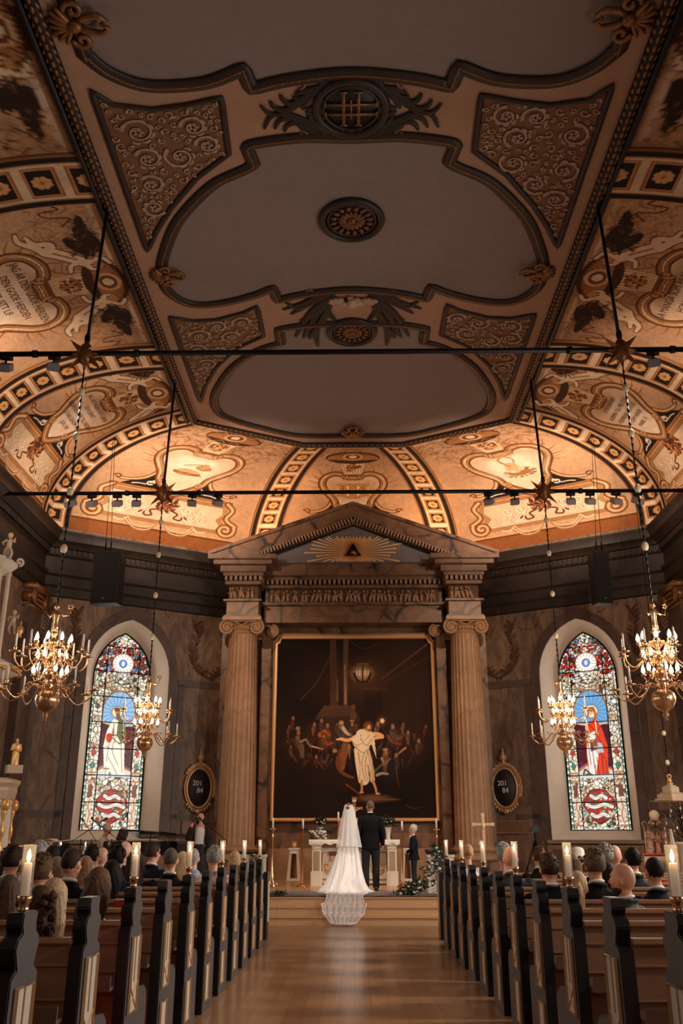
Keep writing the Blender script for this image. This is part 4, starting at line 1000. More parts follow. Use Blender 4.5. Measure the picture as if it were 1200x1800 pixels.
# carved frieze of small figures
def frieze(name, x0, x1, z, h, y, label, seed):
    t = thing(name, label, 'frieze', (0, y, z)); r_ = random.Random(seed); b = MB(); x = x0+.08; bg = MB(); bg.box(((x0+x1)/2, .03, h/2), (x1-x0, .06, h)); bg.build('ground', mat('frieze_ground', (96, 66, 46), .7), t, smooth=False)
    while x < x1-.08:
        ln = r_.uniform(-.09, .09); H_ = h*r_.uniform(.8, .95)
        b.tube([(x, -.02, .02), (x+ln*.4, -.04, H_*.38), (x+ln, -.05, H_*.72)], [.03, .05, .045], 6); b.ell((x+ln*1.2, -.06, H_*.9), (.035, .035, .045), n=6, m=5)
        b.tube([(x+r_.uniform(-.08, .08), -.02, .02), (x+ln*.3, -.04, H_*.4)], [.02, .03], 5)
        b.tube([(x+ln, -.06, H_*.7), (x+ln+r_.uniform(-.12, .12), -.07, H_*r_.uniform(.45, .6)), (x+ln+r_.uniform(-.16, .16), -.07, H_*r_.uniform(.5, 1.0))], .015, 5)
        x += r_.uniform(.1, .15)
    b.build('figures', mat('frieze_stone', (176, 134, 102), .6, noise=.2, scale=20), t)
    if x1-x0 > 2:
        c = MB()
        for cx, a in ((-.12, .9), (-.5, -.5), (2.2, .7)): c.box((cx, -.08, h*.5), (.4, .03, .035), rotm(ry=a)); c.box((cx+.05, -.08, h*.55), (.2, .03, .035), rotm(ry=a+1.57))
        c.build('crosses', MATS['frieze_stone'], t)
frieze('figure_frieze', -2.5, 2.5, 7.98, .42, 25.42, 'long carved frieze of small figures bearing crosses above the painting', 5)
# side piers: capitals, columns, entablature blocks
for sx in (-1, 1):
    SN = SIDE[sx]; cx = sx*3.17
    t = thing('column', f'tall fluted marble column with scroll capital to the {SN} of the altar painting', 'column', (cx, 25.2, .45))
    def shaft(u, v):
        z = .86+(6.52-.86)*v; r = (.515-.115*v**1.5); a = 2*math.pi*u; r *= 1-.055*abs(math.sin(a*12))**.7*(1 if .012 < v < .988 else 0); return (r*math.cos(a), r*math.sin(a), z)
    b = MB(); b.grid(shaft, 192, 40); b.build('shaft', M_marbc, t)
    b = MB(); b.box((0, 0, .25), (1.36, 1.36, .5)); b.build('plinth', M_marb, t, smooth=False, bevel=.02)
    b = MB(); b.lathe([(.3, .5), (.66, .5), (.7, .54), (.7, .6), (.64, .64), (.56, .68), (.56, .72), (.62, .75), (.62, .8), (.54, .84), (.52, .9)], n=48); b.build('base', M_marbc, t)
    b = MB(); b.lathe([(.40, 6.5), (.44, 6.55), (.42, 6.6), (.5, 6.7), (.44, 6.78)], n=32); b.box((0, 0, 6.93), (1.1, 1.0, .1)); b.build('capital', M_marbc, t, smooth='auto')
    b = MB()
    for s2 in (-1, 1):
        for yy_ in (-.42, .42):
            b.tube([(s2*.42+s2*p[0], yy_, 6.68+p[1]) for p in spiral(0, 0, .22, R(90), 2.2, -1, 40)], [.032]*30+[.024]*11, 6); b.lathe([(.2, -.01), (.2, .01)], (s2*.42, yy_*.97, 6.68), 16, rot=rotm(rx=R(90)))
        b.tube([(s2*.42, -.42, 6.68), (s2*.42, .42, 6.68)], .13, 10)
    b.tube([(-.42, -.42, 6.86), (.42, -.42, 6.86)], .035, 6); b.build('volutes', M_marbc, t)
    b = MB()
    for k in range(-3, 4): b.ell((k*.09, -.43, 6.66), (.04, .04, .06), n=8, m=5)
    for s2 in (-1, 1):
        for k in range(4): b.tube([(s2*.03, -.46, 6.72), (s2*(.06+.05*k), -.5, 6.78+.02*k), (s2*(.1+.06*k), -.5, 6.74-.02*k)], .015, 5)
    b.build('egg_ornament', M_gilt if False else M_marbc, t)
    t = thing('altarpiece_pier', f'marbled pier and flat pilaster behind the {SN} column', 'pier', (sx*3.1, 25.9, .45)); b = MB()
    b.box((-sx*.0, .1, 3.6), (1.5, .55, 7.2)); b.box((-sx*.57, -.1, 3.7), (.28, .45, 6.5)); b.box((sx*.55, -.22, 3.45), (.2, .2, 6.9)); b.build('body', M_marb, t, smooth=False, bevel=.015)
    b = MB(); b.tube([(-sx*.73+p[0], -.38, 6.72+p[1]) for p in spiral(0, 0, .19, R(90), 2.2, sx, 40)], .036, 6); b.lathe([(.17, -.05), (.17, .05)], (-sx*.73, -.36, 6.72), 14, rot=rotm(rx=R(90))); b.build('scroll_capital', M_marbc, t)
    t = thing('entablature_block', f'projecting marbled entablature block above the {SN} column', 'entablature', (cx, 25.2, 7.4)); b = MB()
    for z0, z1, hw in ((.0, .08, .52), (.08, .48, .46), (.48, .54, .55), (.98, 1.08, .52), (1.22, 1.32, .58), (1.32, 1.5, .66), (1.5, 1.62, .84), (1.62, 1.76, .98)): b.box((0, .2+.0, (z0+z1)/2), (2*hw, 2*hw+.3, z1-z0))
    b.box((0, .25, .75), (.86, 1.0, .5)); d_ = MB(); d_.box((0, .2, 1.15), (1.0, 1.2, .14)); d_.build('dentil_band', MATS['dentil_gap_shade'], t, smooth=False); b.build('courses', M_marb, t, smooth=False, bevel=.01)  # block's dentils get the same painted gap shade behind them
    b = MB()
    for k in range(8): b.box((-.49+.14*k, -.47, 1.15), (.075, .12, .12)); b.box((-sx*.5, -.36+.14*k, 1.15), (.12, .075, .12))
    b.build('dentils', M_marbc, t, smooth=False)
    frieze('figure_frieze', cx-.42, cx+.42, 7.95, .42, 24.92, f'short carved frieze of small figures above the {SN} column', 8+sx)
# panel of wall behind painting
t = thing('altarpiece_backing', 'veined brown marble wall field around the altar painting', 'wall panel', (0, 26.1, .45)); b = MB(); b.box((0, .12, 3.6), (4.9, .25, 7.2)); b.build('field', M_marb, t, smooth=False); b = MB(); b.box((0, -.03, .4), (4.9, .06, .8)); b.build('dado', M_marbc, t, smooth=False)
# ================================================================== ALTAR PAINTING
t = thing('altar_painting', 'huge dark oil painting in a gilt frame, robed man in white among a crowd', 'painting', (0, YP, 1.96))
res = .0135
gx, gz = np.meshgrid(np.arange(-2.28, 2.29, res), np.arange(1.98, 7.1, res), indexing='ij')
A = Art(gx, gz, (30, 19, 15)); A.clouds(.25, .9, 11)
def pp(x, y): return atY(x, y, YP-.01)
def cc(x, y): return pp(500+x/4.8, 1250+y/4.8)
PXM = 4.8*73.   # crop pixels per metre
def blob(x, y, rx, ry, col, a=1., rot=0., soft=.6): X, Z = cc(x, y); A.disc(X, Z, rx/PXM, ry/PXM, col, a, -rot, soft)
def stroke(pts, w, col, a=1., taper=None, smooth=5): A.line([cc(*p) for p in pts], w/PXM, col, a, None if taper is None else taper/PXM, smooth)
def big(x, y, rx, ry, col, a=1., rot=0., soft=.6): X, Z = pp(x, y); A.disc(X, Z, rx/73, ry/73, col, a, -rot, soft)
# architecture in the gloom
big(640, 1190, 110, 60, (58, 36, 24), .8, soft=1.2); big(700, 1240, 70, 90, (46, 29, 20), .7, soft=1.2)
A.poly([pp(*p) for p in ((580, 1120), (590, 1120), (594, 1240), (580, 1240))], (70, 46, 32)); A.poly([pp(*p) for p in ((603, 1120), (612, 1120), (611, 1240), (603, 1240))], (92, 64, 46), .9)
A.line([pp(606, 1170), pp(607, 1236)], .05, (170, 130, 100), .8); A.line([pp(593, 1195), pp(593, 1232)], .03, (150, 112, 84), .7)
for k in range(4): A.poly([pp(*p) for p in ((568-4*k, 1240+6*k), (620+3*k, 1240+6*k), (622+3*k, 1247+6*k), (566-4*k, 1247+6*k))], (76-4*k, 50-2*k, 34-2*k))
A.poly([pp(*p) for p in ((562, 1262), (632, 1258), (634, 1300), (560, 1310))], (52, 33, 23)); A.poly([pp(*p) for p in ((640, 1212), (672, 1212), (672, 1300), (640, 1300))], (34, 21, 16), .9)
A.line([pp(634, 1210), pp(680, 1212)], .06, (60, 38, 26)); A.line([pp(672, 1192), pp(756, 1128)], .05, (84, 54, 36), .8); A.line([pp(674, 1200), pp(760, 1150)], .03, (66, 42, 28), .8)
for x in (690, 712, 735): A.line([pp(x, 1195), pp(x-3, 1330)], .1, (44, 28, 20), .8)
A.line([pp(585, 1140), pp(570, 1175), pp(552, 1205), pp(528, 1230)], .05, (70, 46, 32), .7, smooth=6); A.line([pp(612, 1125), pp(640, 1140), pp(665, 1130)], .03, (80, 54, 38), .6, smooth=6)
big(621, 1258, 7, 9, (86, 56, 36)); big(621, 1243, 4, 6, (96, 64, 42))
# hanging lamp
big(636, 1190, 36, 30, (110, 74, 48), .5, soft=1.6); big(636, 1184, 18, 13, (214, 170, 120), .9, soft=1.4); 
A.line([pp(622, 1184), pp(628, 1196), pp(637, 1199), pp(646, 1196), pp(651, 1184)], .07, (60, 36, 22), smooth=6); A.line([pp(637, 1168), pp(637, 1200)], .04, (56, 34, 22)); A.line([pp(628, 1167), pp(647, 1167)], .04, (120, 84, 56))
for x in (627, 632, 642, 647): A.line([pp(x, 1179), pp(x, 1187)], .025, (252, 226, 186))
# crowd : dark bodies, then faces
r_ = np.random.RandomState(3)
for x, y, rx, ry, c in ((40, 300, 70, 160, (40, 24, 17)), (130, 330, 60, 190, (44, 28, 20)), (340, 250, 70, 100, (88, 40, 22)), (240, 180, 80, 100, (50, 30, 20)), (480, 250, 70, 120, (48, 36, 30)), (940, 230, 70, 90, (70, 44, 32)), (1060, 300, 90, 200, (38, 24, 18)), (880, 470, 100, 130, (34, 26, 24)), (330, 480, 140, 130, (38, 24, 18)), (520, 600, 140, 80, (40, 24, 16)), (1140, 260, 60, 160, (42, 27, 20))):
    blob(x, y, rx, ry, c, .9, soft=.9)
stroke([(480, 350), (450, 430), (470, 500), (520, 540), (580, 560)], 60, (112, 58, 30), .9, 20); stroke([(520, 300), (500, 380), (490, 480)], 90, (128, 72, 44), .9, 40); stroke([(545, 290), (550, 400)], 24, (150, 120, 96), .8, 10)
stroke([(470, 180), (520, 250), (560, 210)], 70, (60, 52, 48), .9, 40); stroke([(490, 140), (530, 190), (560, 200)], 40, (206, 166, 120), .9, 24)
stroke([(300, 200), (340, 170), (380, 200)], 50, (170, 70, 36), .9, 30); stroke([(330, 240), (360, 280), (410, 265)], 44, (130, 66, 30), .9, 20)
stroke([(110, 220), (130, 260), (180, 240), (215, 290), (320, 320)], 30, (150, 112, 80), .85, 12); stroke([(140, 300), (150, 380)], 60, (128, 96, 70), .6, 40); stroke([(210, 290), (320, 320)], 16, (196, 140, 92), .9, 10)
stroke([(50, 350), (80, 390), (100, 430)], 14, (120, 76, 48), .8, 8); stroke([(260, 370), (280, 420), (330, 490)], 12, (110, 80, 62), .7, 6); stroke([(290, 440), (340, 420)], 10, (96, 76, 66), .6, 5)
stroke([(1020, 310), (970, 350), (930, 390)], 22, (176, 116, 72), .85, 12); stroke([(870, 210), (910, 260), (980, 280)], 34, (116, 50, 34), .9, 20); stroke([(910, 190), (950, 230), (980, 220)], 44, (90, 66, 48), .9, 30)
stroke([(830, 70), (830, 140), (860, 200)], 10, (70, 40, 26), .9, 8); blob(822, 82, 24, 24, (252, 220, 170), 1, soft=.5); blob(822, 82, 50, 48, (150, 90, 50), .3, soft=1)
stroke([(820, 400), (850, 440), (890, 400)], 26, (150, 124, 104), .9, 14); stroke([(760, 510), (810, 460), (850, 430)], 26, (88, 70, 58), .9, 20); stroke([(780, 540), (820, 525), (870, 530)], 30, (176, 152, 128), .8, 20); stroke([(940, 470), (950, 560), (970, 640)], 10, (140, 72, 40), .7, 4)
stroke([(520, 620), (580, 660), (650, 720)], 12, (156, 66, 30), .9, 5); blob(750, 735, 150, 34, (122, 80, 52), .8, soft=1); blob(900, 745, 80, 10, (110, 72, 46), .7, soft=1); stroke([(1020, 790), (1080, 820), (1160, 810)], 7, (84, 56, 40), .8, 4)
rb = np.random.RandomState(12)
for _ in range(95):
    x = rb.uniform(20, 1180); y = rb.uniform(190, 430); x = x if not 560 < x < 780 else x-260
    c = [(104, 58, 34), (84, 54, 38), (72, 60, 52), (120, 72, 40), (92, 40, 26), (110, 88, 66)][rb.randint(6)]; d = rb.uniform(-30, 30)
    stroke([(x, y), (x+d, y+rb.uniform(20, 50)), (x+d*1.6, y+rb.uniform(50, 100))], rb.uniform(8, 26), c, .42, 3)
for x, y, s_ in ((70, 60, 16), (40, 130, 14), (115, 180, 20), (310, 80, 17), (360, 120, 19), (330, 210, 16), (50, 300, 14), (265, 385, 15), (465, 130, 18), (568, 110, 18), (600, 120, 14), (785, 105, 20), (910, 130, 22), (1000, 110, 14), (1040, 180, 16), (1130, 250, 18), (850, 345, 26), (940, 370, 18), (250, 110, 15), (440, 110, 12), (1190, 130, 14)):
    s_ *= 1.18; cl = [(110, 52, 30), (84, 62, 48), (66, 56, 50), (128, 84, 54), (92, 40, 28), (120, 98, 74)][rb.randint(6)]; dx_ = rb.uniform(-12, 12)
    stroke([(x, y+s_*1.1), (x+dx_, y+s_*2.6), (x+dx_*1.5, y+s_*5)], s_*2.2, cl, .55, s_*1.2); stroke([(x-s_*.9, y+s_*1.6), (x-s_*.6+dx_, y+s_*3), (x+dx_, y+s_*4)], s_*.5, tuple(int(q*1.5) for q in cl), .5, 3)
    blob(x, y-s_*.5, s_*1.05, s_*1.1, (44, 26, 18), .9); blob(x+2, y, s_*.66, s_*.9, (182, 120, 76) if s_ > 17 else (128, 80, 50), .85, soft=.9); blob(x-s_*.3, y+2, s_*.3, s_*.6, (110, 62, 40), .5); blob(x+3, y-1, s_*.4, 2.2, (70, 40, 28), .8)
blob(112, 145, 22, 20, (150, 126, 98), .8); blob(478, 100, 26, 24, (180, 142, 104), .85); blob(465, 125, 13, 18, (112, 66, 44), .9); blob(568, 82, 24, 12, (150, 118, 88), .8); blob(425, 335, 24, 20, (180, 136, 96), .8); blob(850, 322, 30, 12, (150, 128, 108), .8)
# the man in white
stroke([(475, 235), (540, 245), (600, 215), (650, 190)], 30, (214, 154, 104), 1, 42); stroke([(440, 240), (480, 232)], 16, (222, 162, 112), 1, 24); stroke([(740, 240), (775, 225), (825, 215), (790, 195), (730, 195)], 26, (214, 154, 104), 1, 42)
stroke([(690, 190), (670, 300), (660, 420), (670, 580)], 110, (214, 186, 152), 1, 100); stroke([(650, 200), (655, 320)], 110, (222, 196, 160), 1, 90); stroke([(610, 330), (620, 450), (640, 590)], 60, (214, 186, 150), 1, 40); stroke([(700, 340), (730, 470), (740, 580)], 46, (196, 164, 130), 1, 50)
A.poly([cc(*p) for p in ((620, 190), (560, 240), (590, 300), (640, 320), (650, 220))], (226, 200, 164)); A.poly([cc(*p) for p in ((700, 180), (750, 185), (760, 260), (775, 400), (750, 330), (735, 280), (700, 300))], (216, 186, 150))
for pts in (((640, 200), (670, 250), (720, 200)), ((600, 300), (660, 350), (730, 300)), ((620, 350), (640, 470), (630, 580)), ((670, 350), (650, 450), (680, 590)), ((700, 350), (680, 460), (700, 590)), ((640, 230), (690, 290), (740, 230)), ((565, 250), (610, 290), (650, 270)), ((740, 370), (745, 480), (752, 590)), ((700, 450), (720, 530), (725, 590))): stroke(pts, 7, (112, 74, 48), .8, 4)
for pts in (((650, 215), (675, 262), (712, 220)), ((605, 340), (610, 440), (622, 540)), ((655, 360), (640, 480), (655, 570)), ((690, 355), (715, 470), (728, 520))): stroke(pts, 7, (250, 230, 198), .8, 4)
stroke([(650, 590), (652, 640), (650, 680)], 26, (186, 122, 80), 1, 20); stroke([(745, 590), (768, 650), (775, 690)], 26, (186, 122, 80), 1, 18); blob(648, 686, 22, 10, (200, 136, 90)); blob(786, 696, 22, 10, (200, 136, 90)); stroke([(750, 505), (720, 515)], 18, (200, 146, 100), 1, 14)
blob(705, 130, 46, 44, (150, 92, 50), .5, soft=1); blob(700, 125, 36, 38, (112, 62, 34), 1); blob(712, 140, 19, 26, (224, 164, 112), 1, soft=.4); blob(716, 160, 17, 15, (120, 66, 38), .9); blob(706, 134, 6, 2.5, (70, 38, 24)); blob(722, 134, 6, 2.5, (70, 38, 24)); stroke([(714, 136), (717, 150)], 4, (176, 112, 72), 1, 4)
A.sym = False; A.speck(.10); A.c = A.c*1.12+4
o = grid_mesh('canvas', np.stack([gx, gx*0, gz-1.96], -1), A.c, vcol('oil_paint', .8, spec=.12), t)
b = MB(); yf = -.05
fo = [(-2.28, 1.99), (2.30, 1.99), (2.30, 6.86), (2.22, 6.92), (2.13, 7.08), (-2.11, 7.08), (-2.20, 6.92), (-2.28, 6.86)]
b.tube([(x, yf, z-1.96) for x, z in fo], 1., 8, (.075, .07, (0, 1, 0)), True); b.tube([(x*1.035, yf-.03, (z-4.5)*1.015+4.5-1.96) for x, z in fo], .03, 6, closed=True); b.build('frame', mat('frame_gold', (224, 168, 110), .35, .5), t, smooth='auto')
b = MB(); b.box((-2.30, -.02, 5.08), (.2, .05, .3)); b.box((2.32, -.02, 5.08), (.2, .05, .3)); b.build('corner_block', M_marb, t, smooth=False)
# ================================================================== STAINED GLASS WINDOWS
W_, BL, LD = (236, 234, 226), (120, 170, 214), (18, 18, 20)
def glass_art(kind):
    gx, gz = np.meshgrid(np.arange(-.815, .8151, .0102), np.arange(1.72, 7.06, .0102), indexing='ij')
    A = Art(gx, gz, (226, 220, 204)); r = np.random.RandomState(4 if kind == 'saint' else 9)
    z_ = lambda k: 1.72+.704*k
    # random quarries with lead lines in the pattern areas
    pts = np.stack([r.uniform(-.82, .82, 900), r.uniform(1.7, 7.1, 900)], 1)
    pal = np.array([(240, 236, 226), (224, 214, 190), (206, 182, 150), (240, 238, 232), (190, 200, 186), (232, 226, 206), (214, 196, 168), (170, 190, 170)])
    ci = r.randint(0, len(pal), 900); d1 = np.full(gx.shape, 9.); d2 = d1.copy(); idx = np.zeros(gx.shape, int)
    for i, (x, y) in enumerate(pts):
        d = np.hypot(gx-x, gz-y); nearer = d < d1; d2 = np.where(nearer, d1, np.minimum(d2, d)); idx = np.where(nearer, i, idx); d1 = np.where(nearer, d, d1)
    A.c[:] = pal[ci[idx]]; edge = ((.017-(d2-d1))/.008).clip(0, 1); 
    def leads(mask=None, c=(60, 48, 40), a=.9):
        m = edge if mask is None else edge*mask; A._mix(m, c, a)
    leads(c=(66, 48, 36), a=.95)
    A.sym = True
    # side pilasters
    A.poly([(.5, z_(0)), (.72, z_(0)), (.72, z_(4.6)), (.5, z_(4.6))], (232, 224, 206)); leads((np.abs(gx) > .5) & (gz < z_(4.6)), (70, 50, 38), .9)
    for k, c in ((2.85, (190, 40, 30)), (2.35, (40, 130, 90)), (1.55, (160, 60, 40)), (.75, (150, 80, 50)), (3.3, (214, 206, 190)), (3.7, (236, 230, 216)), (4.1, (206, 180, 140))):
        A.disc(.61, z_(k), .06, .08, c); A.line([(.61-.07, z_(k)), (.61, z_(k)+.12), (.61+.07, z_(k)), (.61, z_(k)-.12), (.54, z_(k))], .016, (80, 60, 44))
    for k in (1.75, 1.95, 2.05, .28, .12, 3.1, 4.2): A.poly([(.5, z_(k)), (.74, z_(k)), (.74, z_(k)+.05), (.5, z_(k)+.05)], (176, 120, 84))
    A.poly([(.54, z_(1.2)), (.68, z_(1.2)), (.66, z_(1.6)), (.56, z_(1.6))], (112, 66, 52)); A.poly([(.55, z_(.3)), (.67, z_(.3)), (.67, z_(1.15)), (.55, z_(1.15))], (214, 196, 170)); A.line([(.61, z_(.3)), (.58, z_(.6)), (.63, z_(.8)), (.6, z_(1.1))], .03, (170, 110, 80), smooth=5)
    # acanthus and shell region above the figure
    for k in range(5):
        A.line(spiral(.16+.11*k, z_(5.35+.12*(k % 3)), .1, R(60*k), 1.1, -1), .03, (214, 170, 112)); A.line(spiral(.16+.11*k, z_(5.35+.12*(k % 3)), .1, R(60*k), 1.1, -1), .01, (70, 48, 34))
        A.line([(0, z_(5.15)), (.18+.08*k, z_(5.25+.02*k)), (.3+.1*k, z_(5.5-.05*k))], .014, (96, 66, 44), smooth=4)
    A.disc(0, z_(5.75), .12, .13, (240, 236, 226)); A.disc(0, z_(5.75), .06, .09, (214, 190, 170))
    for k in range(5): A.line([(.0, z_(5.5)), (.1+.05*k, z_(5.62)), (.2+.04*k, z_(5.9))], .012, (80, 60, 44), smooth=4)
    # red flowers round the blue medallion
    for _ in range(105):
        a = r.rand()*1.9+.25; rr = .30+.42*r.rand(); x, y = rr*math.sin(a)*1.0, z_(6.3)+rr*1.05*math.cos(a)
        if x < 0 or x > .74: continue
        c = [(190, 34, 24), (214, 60, 36), (160, 24, 24), (226, 90, 60), (120, 150, 190), (60, 120, 100), (240, 236, 226)][r.randint(7)]
        A.disc(x, y, .052, .048, (40, 20, 18)); A.disc(x, y, .042, .038, c); 
    for k in range(8): A.disc(.03+.06*(k % 3), z_(7.05)-.06*(k//3)+.03, .04, .035, (200, 44, 30) if k % 2 else (240, 236, 228))
    A.sym = False
    A.disc(0, z_(6.35), .31, .29, (120, 90, 70)); A.disc(0, z_(6.35), .295, .275, (238, 232, 220))
    for k in range(16):
        a = 2*math.pi*k/16; A.disc(.19*math.cos(a), z_(6.35)+.18*math.sin(a), .08, .034, (250, 246, 238), rot=a); A.line([(.11*math.cos(a+.2), z_(6.35)+.1*math.sin(a+.2)), (.28*math.cos(a+.2), z_(6.35)+.26*math.sin(a+.2))], .012, (120, 84, 60))
    A.disc(0, z_(6.35), .115, .12, (30, 60, 120)); A.disc(0, z_(6.35), .1, .105, (90, 140, 210)); A.disc(0, z_(6.35), .05, .07, (220, 226, 236))
    # figure niche
    nx = .47; arc = [(nx*math.cos(R(k)), z_(4.42)+.52*math.sin(R(k))*1.12) for k in range(0, 181, 8)]
    A.poly([(nx, z_(2.0)), (nx, z_(4.42))]+arc+[(-nx, z_(4.42)), (-nx, z_(2.0))], (110, 166, 216) if kind != 'saint' else (142, 186, 224))
    A.line(arc, .05, (170, 130, 84)); A.line(arc, .014, (50, 36, 26))
    hx = -.05 if kind == 'saint' else .02; hz = z_(4.42)
    for k in range(20):
        a = R(k*18+4); c = (70, 110, 160); A.line([(hx+.16*math.cos(a), hz+.16*math.sin(a)), (hx+.6*math.cos(a), hz+.6*math.sin(a))], .014, c) if abs(hx+.6*math.cos(a)) < .75 else None
    keep = (np.abs(gx) > nx+.02) | (gz > z_(4.42)+.60)
    A.poly([(-nx, z_(2.0)), (nx, z_(2.0)), (nx, z_(3.88)), (-nx, z_(3.98))], (70, 20, 34)); 
    for _ in range(40):
        x, y = r.uniform(-.43, .43), r.uniform(z_(2.2), z_(3.8)); A.disc(x, y, .05, .05, [(112, 26, 44), (60, 16, 30), (130, 40, 50), (44, 14, 26)][r.randint(4)], .8)
    A.line([(-nx, z_(4.02)), (-.2, z_(3.92)), (.2, z_(3.9)), (nx, z_(4.0))], .05, (214, 176, 130), smooth=5)
    A.poly([(-nx, z_(2.0)), (nx, z_(2.0)), (nx, z_(2.16)), (.1, z_(2.4)), (-.2, z_(2.38)), (-nx, z_(2.14))], (214, 206, 196)); A.line([(-nx, z_(2.2)), (-.1, z_(2.42)), (nx, z_(2.18))], .05, (176, 110, 50), smooth=6); A.line([(-nx, z_(2.27)), (-.1, z_(2.48)), (nx, z_(2.25))], .03, (90, 60, 120), smooth=6)
    if kind == 'saint':
        A.disc(hx, hz, .165, .165, (60, 46, 34)); A.disc(hx, hz, .15, .15, (236, 206, 160)); A.disc(hx, hz, .11, .11, (246, 226, 190))
        wh, sh, gr = (240, 232, 214), (150, 120, 90), (92, 104, 62)
        A.poly([(-.16, 4.62), (.12, 4.68), (.22, 4.3), (.24, 3.7), (.3, 3.0), (.2, 2.6), (-.2, 2.62), (-.28, 3.2), (-.36, 3.9), (-.3, 4.3)], wh)
        A.poly([(.0, 4.72), (.18, 4.6), (.26, 4.2), (.12, 4.0), (-.02, 4.2)], gr); A.poly([(-.12, 3.3), (.2, 2.95), (.34, 2.45), (.28, 2.32), (-.16, 2.4), (-.2, 2.9)], (86, 92, 52)); A.poly([(-.24, 3.6), (.2, 3.3), (.32, 2.8), (.12, 2.72), (-.08, 3.1)], wh)
        A.disc(-.22, 4.12, .09, .13, (206, 60, 34)); A.line([(-.24, 3.35), (-.24, 2.4)], .045, (150, 180, 206)); A.line([(-.3, 3.3), (-.16, 3.3)], .04, (150, 120, 80))
        for pts in (((-.1, 4.5), (-.2, 4.0), (-.24, 3.5)), ((.0, 4.3), (-.1, 3.8), (.1, 3.4)), ((.1, 4.2), (.16, 3.7), (.22, 3.2)), ((-.3, 4.2), (-.1, 4.1), (.1, 3.95)), ((-.2, 3.6), (.0, 3.3), (.2, 2.9)), ((-.3, 3.9), (-.1, 3.8)), ((-.1, 3.2), (.05, 2.8), (.05, 2.45)), ((.15, 2.9), (.18, 2.45))): A.line(pts, .014, (60, 46, 36), smooth=5)
        A.disc(hx+.01, hz, .075, .1, (190, 140, 104)); A.disc(hx-.01, hz+.07, .09, .06, (110, 74, 50)); A.disc(hx+.03, hz-.12, .06, .11, (120, 84, 58)); A.disc(hx+.0, hz+.01, .015, .01, (50, 30, 20)); A.disc(hx+.05, hz+.01, .015, .01, (50, 30, 20))
        for x in (-.06, .22): A.disc(x, 3.42+.6, .05, .03, (206, 160, 120), rot=.4)
        for x in (-.04, .18): A.disc(x, 2.28, .06, .035, (206, 160, 120))
    else:
        A.disc(hx, hz, .185, .185, (60, 46, 34)); A.disc(hx, hz, .17, .17, (240, 222, 180)); A.disc(hx, hz, .12, .12, (246, 232, 200))
        rd, rs = (214, 62, 30), (150, 34, 22)
        A.poly([(-.2, 4.4), (.1, 4.66), (.26, 4.4), (.38, 3.9), (.34, 3.3), (.4, 2.9), (.5, 2.3), (.3, 2.24), (.0, 2.3), (-.14, 2.9), (-.22, 3.4)], rd); A.poly([(-.12, 4.2), (.06, 4.3), (.1, 3.6), (-.02, 3.1), (-.18, 3.1), (-.2, 3.8)], (232, 228, 220)); A.poly([(-.2, 2.5), (.0, 2.9), (.16, 2.3), (-.22, 2.2)], (226, 222, 212))
        A.poly([(.02, 4.0), (.24, 3.96), (.26, 3.72), (.06, 3.7)], (176, 186, 200)); A.poly([(-.1, 4.05), (.12, 4.1), (.1, 3.8), (-.1, 3.75)], (130, 80, 60)); A.line([(-.14, 4.5), (-.12, 4.05)], .06, (214, 160, 120)); A.line([(.2, 3.82), (.02, 3.86)], .05, (214, 160, 120))
        for pts in (((-.1, 4.5), (.1, 4.3), (.24, 4.4)), ((.1, 4.3), (.2, 4.0), (.34, 3.8)), ((.06, 3.6), (.1, 3.0), (.3, 2.4)), ((.2, 3.6), (.22, 3.1), (.4, 2.6)), ((.0, 3.4), (-.02, 2.9), (.1, 2.4)), ((.3, 3.5), (.3, 3.1), (.36, 2.8)), ((-.15, 4.0), (-.12, 3.4)), ((.14, 3.7), (.3, 3.55)), ((-.05, 4.0), (-.03, 3.3))): A.line(pts, .016, (70, 18, 14), smooth=5)
        A.disc(hx-.02, hz+.0, .07, .095, (222, 170, 126)); A.disc(hx+.02, hz+.06, .09, .07, (176, 104, 56)); A.line([(hx+.07, hz+.05), (hx+.11, hz-.1), (hx+.08, hz-.24)], .07, (170, 98, 52), smooth=4); A.line([(hx-.08, hz+.04), (hx-.1, hz-.14)], .05, (170, 98, 52)); A.disc(hx-.05, hz+.0, .012, .009, (60, 36, 24)); A.disc(hx+.0, hz-.0, .012, .009, (60, 36, 24))
        # eagle
        A.poly([(-.44, 3.1), (-.3, 3.16), (-.18, 3.2), (-.04, 3.12), (-.1, 2.7), (-.2, 2.36), (-.38, 2.4), (-.46, 2.7)], (84, 70, 62)); A.line([(-.36, 3.1), (-.3, 3.28), (-.2, 3.2)], .05, (80, 66, 58), smooth=5)
        for k in range(8): A.line([(-.42+.045*k, 3.05), (-.38+.03*k, 2.5)], .012, (34, 26, 24))
    # text cartouche below
    lo = (gz < z_(2.0)) & (np.abs(gx) < nx); A.c[lo] = pal[ci[idx]][lo]; A._mix(edge*lo, (90, 66, 50), .9)
    A.poly([(-nx, z_(1.9)), (nx, z_(1.9)), (nx, z_(2.02)), (-nx, z_(2.02))], (190, 210, 222))
    dm = [(0, z_(1.5)), (.22, z_(1.42)), (.42, z_(1.1)), (.44, z_(.88)), (.3, z_(.6)), (.2, z_(.35)), (0, z_(.2))]; dm = dm+[(-x, y) for x, y in dm[::-1]]
    A.poly([(x*1.08, (y-z_(.9))*1.08+z_(.9)) for x, y in dm], (232, 218, 196)); A.poly(dm, (168, 44, 34)); A.line(dm+[dm[0]], .022, (60, 40, 32))
    for _ in range(90): A.disc(r.uniform(-.36, .36), r.uniform(z_(.36), z_(1.4)), .035, .025, [(60, 120, 80), (200, 60, 40), (214, 190, 160), (40, 90, 70)][r.randint(4)])
